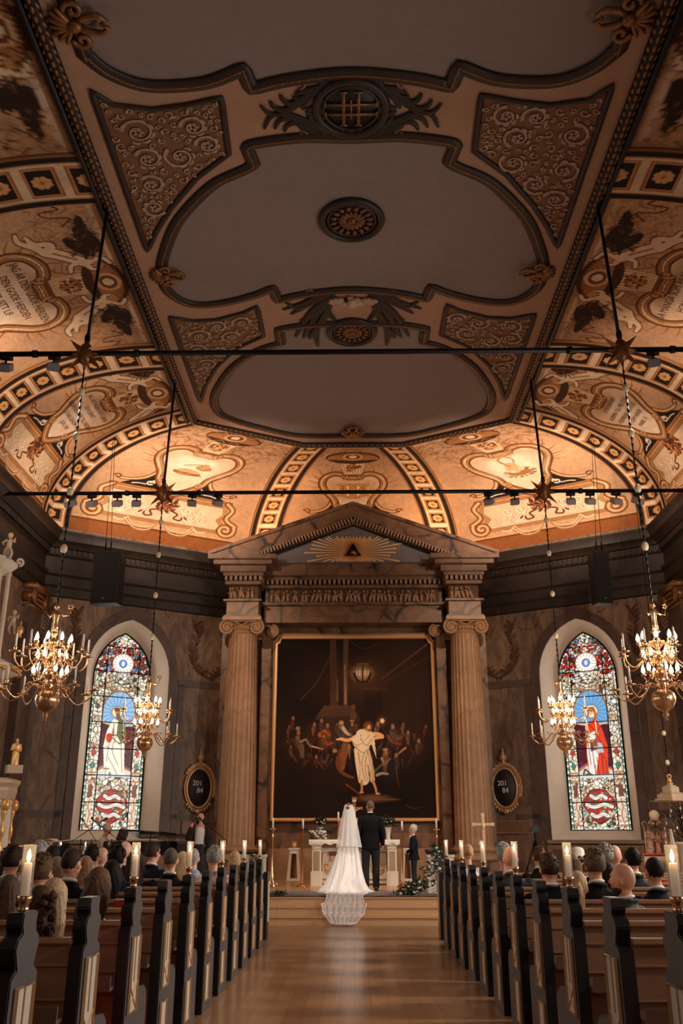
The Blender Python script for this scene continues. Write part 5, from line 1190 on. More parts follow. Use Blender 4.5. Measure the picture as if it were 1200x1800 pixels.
    for y, hw in ((1.22, .2), (.9, .34), (.55, .22)):
        pts = [(-hw, z_(y)+.01), (-hw*.4, z_(y)-.05), (hw*.4, z_(y)+.01), (hw, z_(y)-.05)]; A.line(pts, .125, (50, 36, 28), smooth=5); A.line(pts, .092, (240, 236, 228), smooth=5)
        n = int(hw/.03)
        for k in range(-n, n): A.line([(k*.032, z_(y)-.045), (k*.032+.008, z_(y)+.01)], .012, (150, 120, 96))
    A.disc(0, z_(1.62), .14, .08, (236, 232, 224)); A.sym = True; A.line([(.12, z_(1.65)), (.3, z_(1.55)), (.36, z_(1.35))], .05, (206, 160, 110), smooth=5); A.line([(.12, z_(1.65)), (.3, z_(1.55)), (.36, z_(1.35))], .012, (80, 54, 36), smooth=5); A.disc(.28, z_(.25), .05, .06, (70, 130, 84)); A.disc(.36, z_(.4), .05, .05, (180, 50, 36)); A.sym = False
    for k in range(9): A.disc(-.4+.1*k, z_(.06), .03, .03, (250, 248, 242))
    bd = (gz > z_(5.35)) & (gz < 6.9); m_ = edge*(bd & (np.abs(gx) < .74) & (np.hypot(gx, gz-z_(6.35)) > .3)); A._mix(m_, (40, 26, 22), .8)
    m_ = edge*((gz < z_(1.95)) & (np.abs(gx) < .47) & ((np.abs(gx) > .37) | (gz < z_(.45)) | (gz > z_(1.4)))); A._mix(m_, (60, 34, 28), .75)
    if kind != 'saint': A.poly([(-nx, z_(1.9)), (nx, z_(1.9)), (nx, z_(2.02)), (-nx, z_(2.02))], (200, 214, 222))
    # jewelled border
    border = (np.abs(gx) > .745) & (gz < 6.0); blk = ((gz/.055).astype(int) % 3)
    A._mix(border & (blk == 0), (60, 130, 86)); A._mix(border & (blk == 1), (236, 236, 228)); A._mix(border & (blk == 2), (130, 150, 140)); A._mix((np.abs(np.abs(gx)-.74) < .008) & (gz < 6.1), (40, 40, 40))
    return gx, gz, A.c
gl = arch(2.94, .815, 1.72, 5.80, 7.06, 14); KA = ((1.26**2-.815**2)/(2*.815))
def hwid(z): return np.where(z <= 5.80, .815, np.sqrt(np.maximum((.815+KA)**2-np.maximum(z-5.80, 0)**2, KA*KA))-KA)
for side, nm, knd, n_ in ((-1, 'left', 'saint', 1), (1, 'right', 'john', 2)):
    gx, gz, c = glass_art(knd)
    Pw = np.empty(gx.shape+(3,)); s_ = 2.94+gx*(-side if False else 1)*(1 if side < 0 else -1)
    p = A0; off = .79
    Pw[..., 0] = (p.x+CT.x*s_+CN.x*off)*(-side); Pw[..., 1] = p.y+CT.y*s_+CN.y*off; Pw[..., 2] = gz
    # clip to the pointed arch by sliding outside points onto it
    hw = np.maximum(hwid(gz), .002)
    f_ = np.minimum(1, hw/np.maximum(np.abs(gx), 1e-6)); s2 = 2.94+(gx*f_)*(1 if side < 0 else -1)
    Pw[..., 0] = (p.x+CT.x*s2+CN.x*off)*(-side); Pw[..., 1] = p.y+CT.y*s2+CN.y*off
    c = c*.86; m = vcol('stained_glass', .25, emit=1.5)
    w_ = struct(grid_mesh(f'window_{n_}', Pw, c, m))
    b = MB(); iron = lambda q, r0=.014: b.tube([CH(x, z, .76, side) for x, z in q], r0, 6)
    ob = [(x, z) for x, z in gl]; b.tube([CH(x, z, .77, side) for x, z in ob], .028, 6, closed=True)
    for k in range(1, 8):
        z = 1.72+.704*k; h_ = float(hwid(np.array(z))); iron([(2.94-h_, z), (2.94+h_, z)])
    for x in (-.47, .47): iron([(2.94+x, 1.72), (2.94+x, 6.58)])
    fr = struct(b.build('window_frame_'+nm, M_iron)); fr.parent = w_
# radiator covers below the sills
for side, nm in ((-1, 'left'), (1, 'right')):
    t = thing('radiator_cover', f'brown ribbed radiator cover below the {nm} stained glass window', 'radiator cover', tuple(CH(2.88, .45, -.1, side)), math.atan2(CT.y, CT.x)*-side)
    b = MB(); b.box((0, 0, .45), (2.5, .2, .9)); b.build('case', mat('cover_brown', (150, 112, 80), .6, noise=.15), t, smooth=False, bevel=.01); b = MB()
    for k in range(60): b.box((-1.1+.0373*k, -.11, .5), (.018, .02, .6))
    b.build('ribs', mat('cover_rib', (128, 92, 64), .6), t, smooth=False)
# plain glazing of the nave's side windows (beyond the frame's edge, they let in the daylight)
n_ = 3
for side in (-1, 1):
    for yy in (3.5, 9.5, 15.5):
        b = MB(); b.box((side*8.75, yy, 4.2), (.02, 2.0, 5.2)); o = struct(b.build(f'window_{n_}', mat('daylight_glass', (226, 232, 240), .3, emit=.5), smooth=False))
        b = MB()
        for k in range(5): b.box((side*8.72, yy, 1.7+1.25*k), (.05, 2.0, .05))
        b.box((side*8.72, yy, 4.2), (.05, .05, 5.2)); f = b.build('window_bars', M_iron, o); struct(f); n_ += 1
# ================================================================== PEWS
M_pewd = mat('pew_black', (30, 28, 30), .38, noise=.2, scale=5); M_pewg = mat('pew_grey', (74, 68, 68), .5, noise=.12, scale=5)
M_inset = mat('pew_inset', (196, 182, 164), .6, noise=.08); M_ibord = mat('pew_gilt', (170, 128, 88), .4, .3)
M_pewb = mat('pew_back_wood', (156, 114, 88), .5, noise=.15, scale=4, stretch=(.3, 4, 4)); M_pewl = mat('pew_seat', (112, 82, 66), .5, noise=.15)
XE, XF = 1.405, 7.7
CREST = [(.0, .0), (.62, .0), (.62, .50), (.60, .56), (.54, .60), (.34, .62), (.33, .70), (.33, .97), (.30, .99), (.27, 1.0), (.285, 1.04), (.31, 1.08), (.30, 1.12), (.26, 1.14), (.25, 1.17), (.26, 1.22), (.08, 1.22), (.07, 1.17), (.09, 1.14), (.04, 1.12), (.02, 1.08), (.04, 1.04), (.06, 1.0), (.03, .99), (.0, .97)]
def make_pew(side, label):
    t = thing('pew', label, 'pew'); s = side
    b = MB(); b.mi = 0
    b.prism(CREST, lambda y, z, k: (s*(XE+k), y, z), .075)
    e = b.build('end_panel', [M_pewg, M_pewd], t, smooth=False, bevel=.006)
    for p in e.data.polygons: p.material_index = 0 if abs(p.normal.x) > .8 else 1
    for (y0, y1, z0, z1, cr) in ((.06, .27, .50, .93, True), (.06, .27, .10, .40, False)):
        b = MB(); q = [(y0, z0), (y1, z0), (y1, z1), (y0, z1)]; b.prism(q, lambda y, z, k: (s*(XE+k), y, z), -.006); i = b.build('inset', M_inset, e, smooth=False)
        b = MB(); b.tube([(s*(XE-.006), y, z) for y, z in q], .013, 4, closed=True)
        if cr: b.tube([(s*(XE-.006), y0, z0), (s*(XE-.006), y1, z0+.17)], .007, 4); b.tube([(s*(XE-.006), y1, z0), (s*(XE-.006), y0, z0+.17)], .007, 4); b.tube([(s*(XE-.006), .5*(y0+y1), z0+.17), (s*(XE-.006), .5*(y0+y1), z1)], .006, 4)
        b.build('inset_frame', M_ibord, i, smooth=False)
    xc, w_ = s*(XE+.075+XF)/2, XF-XE-.075; b = MB()
    b.box((xc, .07, .56), (w_, .03, .9)); b.build('backrest', M_pewb, t, smooth=False)
    b = MB()
    for z in (.60, .74, .90): b.box((xc, .048, z), (w_, .02, .016))
    b.box((xc, .06, 1.015), (w_, .075, .03)); b.build('rails', mat('pew_rail', (170, 124, 92), .4), t, smooth=False, bevel=.006)
    b = MB(); b.box((xc, .32, .44), (w_, .44, .035)); b.box((xc, .50, .22), (w_, .03, .42)); b.build('seat', M_pewl, t, smooth=False)
    b = MB(); b.box((xc, -.03, .80-.14), (w_, .14, .02)); b.box((xc, -.09, .70), (w_, .015, .06)); b.build('book_ledge', M_pewl, t, smooth=False)
    return t
ORD = ['nearest', 'second', 'third', 'fourth', 'fifth', 'sixth', 'seventh', 'eighth', 'ninth', 'tenth', 'eleventh', 'twelfth']
ROWS = [3.02+1.03*k for k in range(12)]
for side in (-1, 1):
    p0 = None
    for k, y in enumerate(ROWS):
        lab = f'wooden pew with black crested aisle end, {ORD[k]} from the picture bottom, {SIDE[side]} of the aisle'.replace('nearest from', 'closest to')
        if p0 is None: p0 = make_pew(side, lab); p0.location = (-.05 if side > 0 else 0, y, 0); p0['group'] = f'pews left of the aisle' if side < 0 else 'pews right of the aisle'
        else: dup(p0, (-.05 if side > 0 else 0, y, 0), None, lab)
    t = thing('pew_screen', f'dark wooden screen in front of the first pew on the {SIDE[side]}, nearest the steps', 'screen', (-.05 if side > 0 else 0, 15.55, 0)); b = MB()
    b.box((side*(XE+.04), .2, .5), (.07, .4, 1.0)); b.box((side*4.6, .38, .48), (6.3, .05, .96)); b.build('panels', M_pewd, t, smooth=False, bevel=.008)
    b = MB(); b.box((side*(XE+.001), .2, .55), (.01, .2, .6)); b.build('inset', M_inset, t, smooth=False)
# candle lanterns on every second pew end
M_flame = mat('flame', (255, 214, 150), .5, emit=14)
def make_lantern(label):
    t = thing('candle_lantern', label, 'candle', (0, 0, 0)); b = MB()
    b.lathe([(.02, -.005), (.028, .0), (.022, .01), (.024, .035), (.030, .04), (.031, .06), (.026, .062)], n=16); b.build('holder', M_brass, t)
    b = MB(); b.lathe([(.0185, .05), (.0185, .19), (.015, .196), (.003, .196)], n=14); b.build('candle', mat('candle_lit', (250, 226, 196), .5, emit=.12), t)
    b = MB(); b.lathe([(.002, .196), (.008, .208), (.010, .220), (.006, .238), (.001, .252)], n=10); b.build('flame', M_flame, t)
    b = MB(); n = 24
    b.grid(lambda u, v: (.0285*math.cos(2*math.pi*u), .0285*math.sin(2*math.pi*u), .055+.215*v), n, 1); b.build('glass_sleeve', M_glass, t, fix=False)
    return t
L0 = None; ci = 0
CY = ['nearest', 'second', 'third', 'fourth', 'fifth', 'farthest']
for side in (-1, 1):
    for j, k in enumerate(range(1, 12, 2)):
        lab = f'lit candle in a glass sleeve on a {SIDE[side]}-hand pew end, {CY[j]} of that row'
        loc = (side*(XE+.037)-(.05 if side > 0 else 0), ROWS[k]+.16, 1.222)
        if L0 is None: L0 = make_lantern(lab); L0.location = loc; L0['group'] = 'candles on the pew ends'
        else: dup(L0, loc, None, lab)
        point('candle_light', (loc[0], loc[1], loc[2]+.31), 1.6 if k > 1 else 1.0, (1, .62, .32), .02)
def book(x, y, z, rz, label):
    t = thing('hymn_book', label, 'book', (x, y, z), rz); b = MB(); b.box((0, 0, .065), (.11, .03, .17)); b.build('cover', mat('book_red', (160, 34, 28), .5), t, smooth=False, bevel=.004); b = MB(); b.box((0, -.002, .152), (.10, .022, .004)); b.build('pages', M_wax, t, smooth=False)
for px, row, lb in ((308, 6, 'red hymn book on the ledge of the seventh left pew near the aisle'), (268, 8, 'red hymn book standing below the man in the dark suit on the left')):
    x, z = atY(px, 1590, ROWS[row]-.03); book(x, ROWS[row]-.035, .68, 0, lb)
for px, py, row, lb in ((316, 1534, 8, 'red hymn book lying on the left pew top by the blonde curls'), (214, 1583, 5, 'red hymn book on the left pew beside the woman in leopard print'), (1163, 1500, 9, 'red hymn book at the far right pew')):
    x, z = atY(px, py, ROWS[row]); book(x, ROWS[row]-.035, .88, .1, lb)
# ================================================================== PEOPLE
def cap(b, p0, r0, p1, r1, n=12):
    p0, p1 = Vector(p0), Vector(p1); d = (p1-p0); L = d.length; d = d/L if L > 1e-6 else Vector((0, 0, 1))
    b.tube([p0-d*r0*.98, p0-d*r0*.7, p0, p0+d*L*.5, p1, p1+d*r1*.7, p1+d*r1*.98], [.12*r0, .71*r0, r0, (r0+r1)/2, r1, .71*r1, .12*r1], n)
def chain(b, pts, rs, n=12):
    for i in range(len(pts)-1): cap(b, pts[i], rs[i], pts[i+1], rs[i+1], n)
def torso(b, rings, n=20):
    """rings: (z, y, rx, ry)"""
    b.loft([[(rx*math.cos(2*math.pi*k/n), y+ry*math.sin(2*math.pi*k/n), z) for k in range(n)] for z, y, rx, ry in rings])
def head(b, c, yaw=0., k=1.):
    M = rotm(rz=yaw); T = lambda p: Vector(c)+M @ (Vector(p)*k)
    b.ell(T((0, -.008, .015)), (.076*k, .096*k, .105*k), M, 18, 14); b.ell(T((0, .022, -.055)), (.058*k, .07*k, .068*k), M, 14, 10); b.ell(T((0, .07, -.098)), (.024*k, .022*k, .018*k), M)
    cap(b, T((0, .086, .018)), .009*k, T((0, .11, -.022)), .014*k, 8); b.ell(T((0, .088, -.06)), (.026*k, .012*k, .007*k), M); b.ell(T((0, .086, -.072)), (.022*k, .012*k, .008*k), M)
    b.ell(T((0, .078, .035)), (.055*k, .018*k, .012*k), M)
    for s in (-1, 1): b.ell(T((s*.078, -.005, -.012)), (.010*k, .022*k, .034*k), M, 10, 8); b.ell(T((s*.035, .07, -.03)), (.025*k, .02*k, .02*k), M)
def eyes(parent, c, yaw=0., k=1.):
    for s in (-1, 1):
        b = MB(); p = Vector(c)+rotm(rz=yaw) @ (Vector((s*.031, .082, .008))*k); b.ell(p, .0125*k, n=10, m=8); e = b.build('eye', mat('eye_white', (230, 222, 212), .3), parent)
        b = MB(); p2 = Vector(c)+rotm(rz=yaw) @ (Vector((s*.031, .093, .008))*k); b.ell(p2, (.0055*k, .003*k, .0055*k), rotm(rz=yaw), 8, 6); b.build('iris', mat('iris_dark', (60, 40, 28), .2), e)
def hand(b, w, d, up_, curl=.5, k=1.):
    """w wrist, d pointing direction, up_ = back-of-hand direction"""
    w, d, u = Vector(w), Vector(d).normalized(), Vector(up_).normalized(); s = d.cross(u).normalized(); u = s.cross(d).normalized()
    cap(b, w, .024*k, w+d*.03*k, .026*k, 10)
    for i in range(4): o = s*(.027-.018*i)*k; cap(b, w+d*.02*k+o*.8, .014*k, w+d*.085*k+o, .0115*k, 8)
    for i, L in enumerate((.066, .078, .074, .056)):
        o = s*(.029-.0195*i)*k; a = w+d*.088*k+o; m_ = a+(d*math.cos(curl*.6)-u*math.sin(curl*.6))*L*.5*k; e = m_+(d*math.cos(curl*1.5)-u*math.sin(curl*1.5))*L*.5*k
        cap(b, a, .0098*k, m_, .009*k, 8); cap(b, m_, .009*k, e, .0075*k, 8)
    a = w+d*.03*k+s*.03*k; m_ = a+(d*.6+s*.7-u*.2).normalized()*.034*k; e = m_+(d*.9+s*.25-u*.3).normalized()*.03*k; cap(b, a, .013*k, m_, .011*k, 8); cap(b, m_, .011*k, e, .009*k, 8)
SKIN = mat('skin', (214, 158, 126), .5, noise=.08, scale=30)
SKIN2 = mat('skin_pink', (222, 164, 138), .5, noise=.08, scale=30)
def hairmesh(style, seed=1, k=1.):
    b = MB(); r_ = random.Random(seed)
    def capshell(rx, ry, rz_, dy, dz, strand=.03, n=40, m=22, zmin=-.6):
        def f(u, v):
            a = 2*math.pi*u; e = math.pi*(v-.5); ww = 1+strand*math.sin(a*17+3*math.sin(e*4+seed))*math.cos(e)+strand*.5*math.sin(a*31+e*9)
            x, y, z = rx*math.cos(e)*math.cos(a)*ww, ry*math.cos(e)*math.sin(a)*ww, rz_*math.sin(e)*ww
            if y > 0 and z < rz_*.42: y = min(y, ry*.30+max(0, z)*.6)          # hairline leaves the face clear
            if z < zmin*rz_: z = zmin*rz_+(z-zmin*rz_)*.15
            return (x, y+dy, z+dz)
        b.grid(f, n, m)
    if style in ('short', 'crop', 'tousled'):
        q = {'short': 0, 'crop': -.005, 'tousled': .004}[style]; capshell(.083+q, .102+q, .108+q, -.012, .022, .03 if style != 'tousled' else .05, zmin=-.62)
        if style == 'short':
            for _ in range(34):
                a, e = r_.uniform(0, 6.28), r_.uniform(-.3, 1.3); b.ell((.08*math.cos(e)*math.cos(a), -.016+.098*math.cos(e)*math.sin(a)*(1 if math.sin(a) < .2 else .75), .025+.108*math.sin(e)), (.02, .012, .009), rotm(r_.uniform(-.6, .6), 0, r_.random()*3), 6, 4)
        if style == 'tousled':
            for _ in range(46):
                a, e = r_.uniform(0, 6.28), r_.uniform(.25, 1.45); p = (.085*math.cos(e)*math.cos(a), -.014+.1*math.cos(e)*math.sin(a), .025+.112*math.sin(e)); b.ell(p, (.022, .014, .012), rotm(r_.uniform(-.6, .6), 0, r_.random()*3), 6, 4)
    elif style == 'bald':
        b.grid(lambda u, v: (.081*math.cos(math.pi*(1+u*1.24-.12)), -.012+.100*math.sin(math.pi*(1+u*1.24-.12)), -.055+.055*v), 24, 4)
    elif style in ('long', 'wavy', 'curly', 'clip'):
        capshell(.088, .105, .112, -.012, .022, .03, zmin=-.2); L = {'long': .40, 'wavy': .32, 'curly': .30, 'clip': .36}[style]; n = 48
        def f(u, v):
            a = 2*math.pi*u; z = .06-(L+.06)*v; wv = (.012 if style == 'long' else .05)*math.sin(v*(7 if style != 'curly' else 16)+a*2)
            rx = (.088+.028*math.sin(v*2.2))*(1-.25*v**3); ry = .062*(1-.3*v); st = 1+.05*math.sin(a*19+v*3)+.03*math.sin(a*33)
            return (rx*math.cos(a)*st+wv*.35, -.062+ry*math.sin(a)*st-.02*v+wv*.3, z+.01*math.sin(a*8)*v)
        b.grid(f, n, 30)
        if style == 'curly':
            for _ in range(120):
                a, v = r_.uniform(0, 6.28), r_.random(); b.ell((.11*math.cos(a), -.06+.075*math.sin(a), .10-.40*v), (.026, .022, .03), rotm(r_.random()*3, 0, r_.random()*3), 7, 5)
    elif style in ('ponytail', 'bun'):
        capshell(.083, .102, .108, -.012, .022, .02, zmin=-.45)
        if style == 'bun': b.ell((0, -.12, .02), (.045, .04, .04), n=14, m=10)
        else:
            b.ell((0, -.115, .03), (.025, .022, .025)); b.tube([(0, -.11, .03), (0, -.155, 0), (.005, -.15, -.08), (0, -.135, -.18), (.01, -.13, -.28)], [.02, .034, .042, .036, .012], 14)
    return b
HAIR = {}
def hair_obj(style, rgb, parent, c, yaw=0., k=1., seed=1):
    key = (style, rgb, seed)
    m = mat('hair_%d_%d_%d' % rgb, tuple(min(255, int(x*1.15)) for x in rgb), .65, spec=.15, noise=.45, scale=40, stretch=(6, 6, .8), rgb2=tuple(int(x*.55) for x in rgb))
    if key not in HAIR: o = hairmesh(style, seed).build('hair', m, parent); HAIR[key] = o.data
    else: o = bpy.data.objects.new('hair', HAIR[key]); COL.objects.link(o); o.parent = parent
    o.location = c; o.rotation_euler = (0, 0, yaw); o.scale = (k, k, k); return o
# ---- seated guests: shared skinned bodies and clothes
HC = (0, .02, 1.245)
def seat_body(fem):
    b = MB(); w = .88 if fem else 1
    torso(b, [(.44, 0, .10*w, .09), (.47, 0, .16*w, .12), (.56, 0, .165*w, .115), (.68, 0, .135*w, .10), (.82, .0, .155*w, .11), (.94, 0, .175*w, .105), (1.02, 0, .14*w, .08), (1.06, 0, .06, .055)])
    cap(b, (0, 0, 1.0), .062*w, (0, .015, 1.16), .054*w); head(b, HC)
    for s in (-1, 1):
        chain(b, [(s*.175*w, 0, .98), (s*.235*w, .05, .72), (s*.12, .28, .62)], [.056*w, .045*w, .03*w]); hand(b, (s*.12, .28, .62), (-s*.35, .9, -.25), (0, .2, 1), .7, .95)
        chain(b, [(s*.1, .02, .53), (s*.12, .42, .54), (s*.12, .44, .10)], [.085, .062, .042]); cap(b, (s*.12, .42, .05), .04, (s*.12, .58, .035), .032)
    return b.build('body', SKIN, None, remesh=.0085)
BM, BF = seat_body(False), seat_body(True)
def jacket_mesh():
    b = MB(); torso(b, [(.47, 0, .17, .13), (.50, 0, .195, .145), (.62, 0, .17, .13), (.78, 0, .175, .13), (.92, -.005, .20, .125), (1.01, -.005, .185, .10), (1.06, 0, .10, .075), (1.085, .0, .075, .07)])
    for s in (-1, 1): chain(b, [(s*.185, -.005, .985), (s*.25, .04, .72), (s*.14, .26, .625)], [.078, .062, .045])
    b.tube([(0, -.078, 1.10), (.062, -.05, 1.10), (.08, .01, 1.085), (.05, .08, 1.03)], [.016]*4, 8); b.tube([(0, -.078, 1.10), (-.062, -.05, 1.10), (-.08, .01, 1.085), (-.05, .08, 1.03)], [.016]*4, 8)
    return b.build('jacket', mat('suit_navy', (16, 18, 28), .8, spec=.2), None, remesh=.012)
def top_mesh():
    b = MB(); torso(b, [(.45, 0, .17, .14), (.56, 0, .16, .13), (.68, 0, .135, .115), (.82, .0, .155, .128), (.94, 0, .168, .118), (1.01, 0, .13, .09), (1.045, 0, .09, .07)])
    for s in (-1, 1): cap(b, (s*.14, 0, 1.0), .06, (s*.19, .02, .90), .055)
    return b.build('top', mat('cloth_white', (226, 220, 214), .8), None, remesh=.012)
def trouser_mesh():
    b = MB(); b.ell((0, 0, .52), (.17, .13, .08))
    for s in (-1, 1): chain(b, [(s*.1, .02, .54), (s*.12, .43, .555), (s*.12, .45, .12)], [.10, .078, .07])
    return b.build('trousers', mat('trouser_dark', (26, 26, 32), .8), None, remesh=.014)
JK, TP, TR = jacket_mesh(), top_mesh(), trouser_mesh()
b = MB(); b.tube([(.056*math.cos(a), .008+.056*math.sin(a), 1.115+.012*math.sin(-a)) for a in np.linspace(0, 2*math.pi, 25)[:-1]], .013, 8, closed=True); CL = b.build('shirt_collar', mat('shirt_white', (236, 232, 228), .7))
PROT = (BM, BF, JK, TP, TR, CL)
class _P: pass
def keep(o):
    q = _P(); q.data = o.data; q.data.use_fake_user = False; bpy.data.objects.remove(o); return q
BM, BF, JK, TP, TR, CL = [keep(o) for o in PROT]
def part(proto, name, parent, m=None, sc=None):
    o = bpy.data.objects.new(name, proto.data); COL.objects.link(o); o.parent = parent
    if sc: o.scale = sc
    if m is not None: o.material_slots[0].link = 'OBJECT'; o.material_slots[0].material = m
    return o
GREY, DKB, BRH, BLO, BLK, SLV, AUB = (134, 124, 116), (52, 36, 28), (96, 66, 46), (190, 154, 112), (26, 20, 18), (172, 164, 158), (124, 72, 44)
NAVY, BLKS, CHAR = mat('suit_navy', (16, 18, 28), .8, spec=.2), mat('suit_black', (11, 10, 11), .8, spec=.2), mat('suit_charcoal', (46, 48, 54), .75, noise=.3, scale=60)
def guest(px, py, y, label, kind='m', hair='short', hc=DKB, cloth=None, yaw=0., sk=None, seed=1, hat=False, xs=None):
    x, z = atY(px, py, y+.02)
    if abs(x) < 1.71: x = math.copysign(1.71, x)
    s = max(.86, min(1.1, z/HC[2])); t = thing('person', label, 'person', (x, y, 0), yaw); t['group'] = 'wedding guests in the '+('left' if x < 0 else 'right')+' pews'
    t.scale = (s*.97 if kind == 'm' else s*.93, s, s)
    bd = part(BM if kind == 'm' else BF, 'body', t, sk)
    if kind == 'm':
        if cloth in (NAVY, BLKS, CHAR): part(JK, 'suit_jacket', t, cloth); part(CL, 'shirt_collar', t)
        else: part(JK, 'shirt', t, cloth)
        part(TR, 'trousers', t)
    else: part(TP, 'dress_top', t, cloth); part(TR, 'skirt', t, cloth if cloth is not WH else DRKD)
    if hair and hair != 'bald': hair_obj(hair, hc, t, HC, 0, 1., seed)
    if hat:
        b = MB(); b.lathe([(.115, 0), (.118, .01), (.10, .02), (.094, .08), (.07, .115), (.01, .125)], (0, 0, 1.285), 28); h = b.build('sun_hat', mat('hat_cream', (228, 214, 198), .8), t)
        b = MB(); b.lathe([(.15, -.03), (.155, -.022), (.1, .012)], (0, 0, 1.285), 28); b.build('hat_brim', mat('hat_brim', (96, 96, 108), .8), h)
    return t
def M(n, c, nz=0., sc=30): return mat(n, c, .8, noise=nz, scale=sc)
PK, LB, WH = M('shirt_pink', (226, 196, 190)), M('shirt_blue', (150, 170, 206)), M('cloth_white', (226, 220, 214))
RD, LEO, GRN, TAN = M('dress_red', (176, 30, 26)), M('leopard_print', (130, 104, 84), .8, 45), M('dress_green', (40, 120, 90)), M('dress_tan', (176, 132, 96))
DRKD, FLO, PUR = M('dress_dark', (34, 30, 34)), M('floral_dark', (70, 62, 70), .7, 30), M('dress_purple', (90, 50, 70))
# left pews
guest(20, 1513, 8.45, 'person in dark suit with short dark hair and white collar at the far left edge', 'm', 'short', DKB, BLKS, .1)
guest(4, 1527, 9.48, 'person with dark bob cut off by the left edge of the picture', 'f', 'long', DKB, PUR)
guest(70, 1500, 11.5, 'person with short silver hair and pale top near the left railing', 'f', 'tousled', SLV, WH, .2, seed=2)
guest(72, 1533, 7.42, 'person with tousled brown hair just right of the nearest left candle', 'm', 'tousled', (104, 76, 54), BLKS, -.3, seed=3)
guest(92, 1508, 10.5, 'person with round black hair behind the candle at the left', 'f', 'bun', BLK, DRKD)
guest(114, 1501, 12.6, 'person with small dark head far back in the left pews', 'm', 'short', BLK, BLKS, .3)
guest(99, 1530, 9.48, 'person with straight ash hair behind the dark-suited man at the left', 'f', 'long', (132, 104, 80), TAN, 0, seed=5)
guest(125, 1518, 8.45, 'broad-shouldered person in black suit with short dark hair, middle of the left pews', 'm', 'crop', (62, 46, 36), BLKS, -.25)
guest(150, 1526, 10.5, 'person with long light brown hair beside the broad-shouldered man', 'f', 'long', (150, 110, 78), TAN, .1, seed=6)
guest(161, 1506, 11.5, 'person in dark suit with black hair beside the bald man, back left pews', 'm', 'short', BLK, NAVY, -.3)
guest(180, 1507, 12.6, 'person with bald head in the back left pews', 'm', 'bald', GREY, CHAR, 0, SKIN2)
guest(205, 1509, 9.48, 'person with thick black hair and dark suit in the centre of the left pews', 'm', 'short', BLK, NAVY, .1, seed=2)
guest(219, 1499, 11.5, 'person with pink bald head and white shirt collar behind the thick black hair', 'm', 'bald', SLV, NAVY, -.35, SKIN2)
guest(196, 1538, 8.45, 'person with long black hair just behind the hair clip', 'f', 'wavy', BLK, DRKD, 0, seed=7)
guest(197, 1560, 6.39, 'person in leopard print with long brown hair held by a clip', 'f', 'clip', (98, 72, 56), LEO, -.15, seed=8)
guest(155, 1585, 5.46, 'person in a red dress with long straight blonde hair behind the second left pew end', 'f', 'long', (206, 172, 134), RD, 0, seed=9)
guest(68, 1598, 5.36, 'person with long curly dark hair and blue ruffled sleeve by the nearest left candle', 'f', 'curly', (82, 58, 44), LB, 0, seed=10)
guest(14, 1572, 6.5, 'person with long brown hair at the left edge in front of the curly-haired guest', 'f', 'long', (92, 68, 54), DRKD, 0, seed=11)
guest(238, 1516, 10.5, 'person with straight dark brown hair left of the second left candle', 'f', 'long', (60, 40, 32), DRKD, 0, seed=12)
guest(268, 1499, 12.6, 'person in dark suit with short brown hair below the grand piano', 'm', 'short', (70, 50, 38), NAVY, -.5)
guest(300, 1512, 10.5, 'person in black suit with cropped grey hair between the piano and blonde curls', 'm', 'crop', (100, 88, 78), BLKS, .1)
guest(321, 1517, 11.5, 'person with wavy blonde curls left of the third left candle', 'f', 'wavy', (206, 172, 130), LB, 0, seed=13)
guest(340, 1509, 12.6, 'person with thin grey hair and blue top hidden behind the third left candle', 'm', 'crop', SLV, LB, .1, SKIN2)
guest(377, 1508, 11.6, 'person in pale pink shirt with thick grey hair near the singer', 'm', 'tousled', (150, 144, 140), PK, .45, seed=4)
guest(425, 1512, 13.6, 'person with long loose blonde hair in the front left pew', 'f', 'long', (198, 164, 124), WH, 0, seed=14)
# right pews
guest(1097, 1546, 7.42, 'person with bald head and dark beard in a dark suit, turned to the left', 'm', 'bald', (62, 44, 34), CHAR, .9, SKIN)
guest(1012, 1560, 7.42, 'person with blonde ponytail behind the third right candle', 'f', 'ponytail', (196, 162, 124), DRKD, -.2, seed=2)
guest(937, 1527, 8.45, 'person in navy suit with thick brown hair, nearest the aisle in the right pews', 'm', 'short', (66, 46, 36), NAVY, .1, seed=3)
guest(1045, 1521, 8.45, 'person in dark suit with tousled grey-brown hair in the middle of the right pews', 'm', 'tousled', (104, 84, 68), BLKS, .15, seed=6)
guest(1150, 1533, 8.45, 'person in dark navy suit with cropped black hair and white collar at the far right', 'm', 'crop', (36, 28, 26), NAVY, .1)
guest(1002, 1522, 9.48, 'person with brown hair just behind the third right candle', 'f', 'long', (110, 80, 60), DRKD, 0, seed=4)
guest(1067, 1538, 9.48, 'person with long dark hair between the grey-haired man and the bearded man', 'f', 'long', (58, 40, 34), DRKD, .2, seed=5)
guest(964, 1524, 10.5, 'person with brown and blonde ponytail and a green top in the right pews', 'f', 'ponytail', (120, 88, 64), GRN, .1, seed=7)
guest(897, 1509, 10.5, 'person in grey suit with balding head behind the fourth right candle', 'm', 'bald', GREY, CHAR, .1, SKIN2)
guest(884, 1503, 11.5, 'person with wavy grey hair just behind the balding man by the aisle', 'f', 'tousled', SLV, FLO, 0, seed=8)
guest(1112, 1513, 10.5, 'person in navy suit with combed black hair right of the bald men', 'm', 'short', BLK, NAVY, .25, seed=9)
guest(1063, 1506, 10.6, 'person with grey hair and blue jacket beside the bald head', 'm', 'tousled', (150, 142, 136), NAVY, 0, seed=9)
guest(1080, 1505, 11.6, 'person with shiny bald pink head and navy suit in the far right pews', 'm', 'bald', SLV, NAVY, .1, SKIN2)
guest(1015, 1512, 12.6, 'person wearing a pale sun hat with a dark brim', 'f', 'bun', BRH, WH, 0, hat=True)
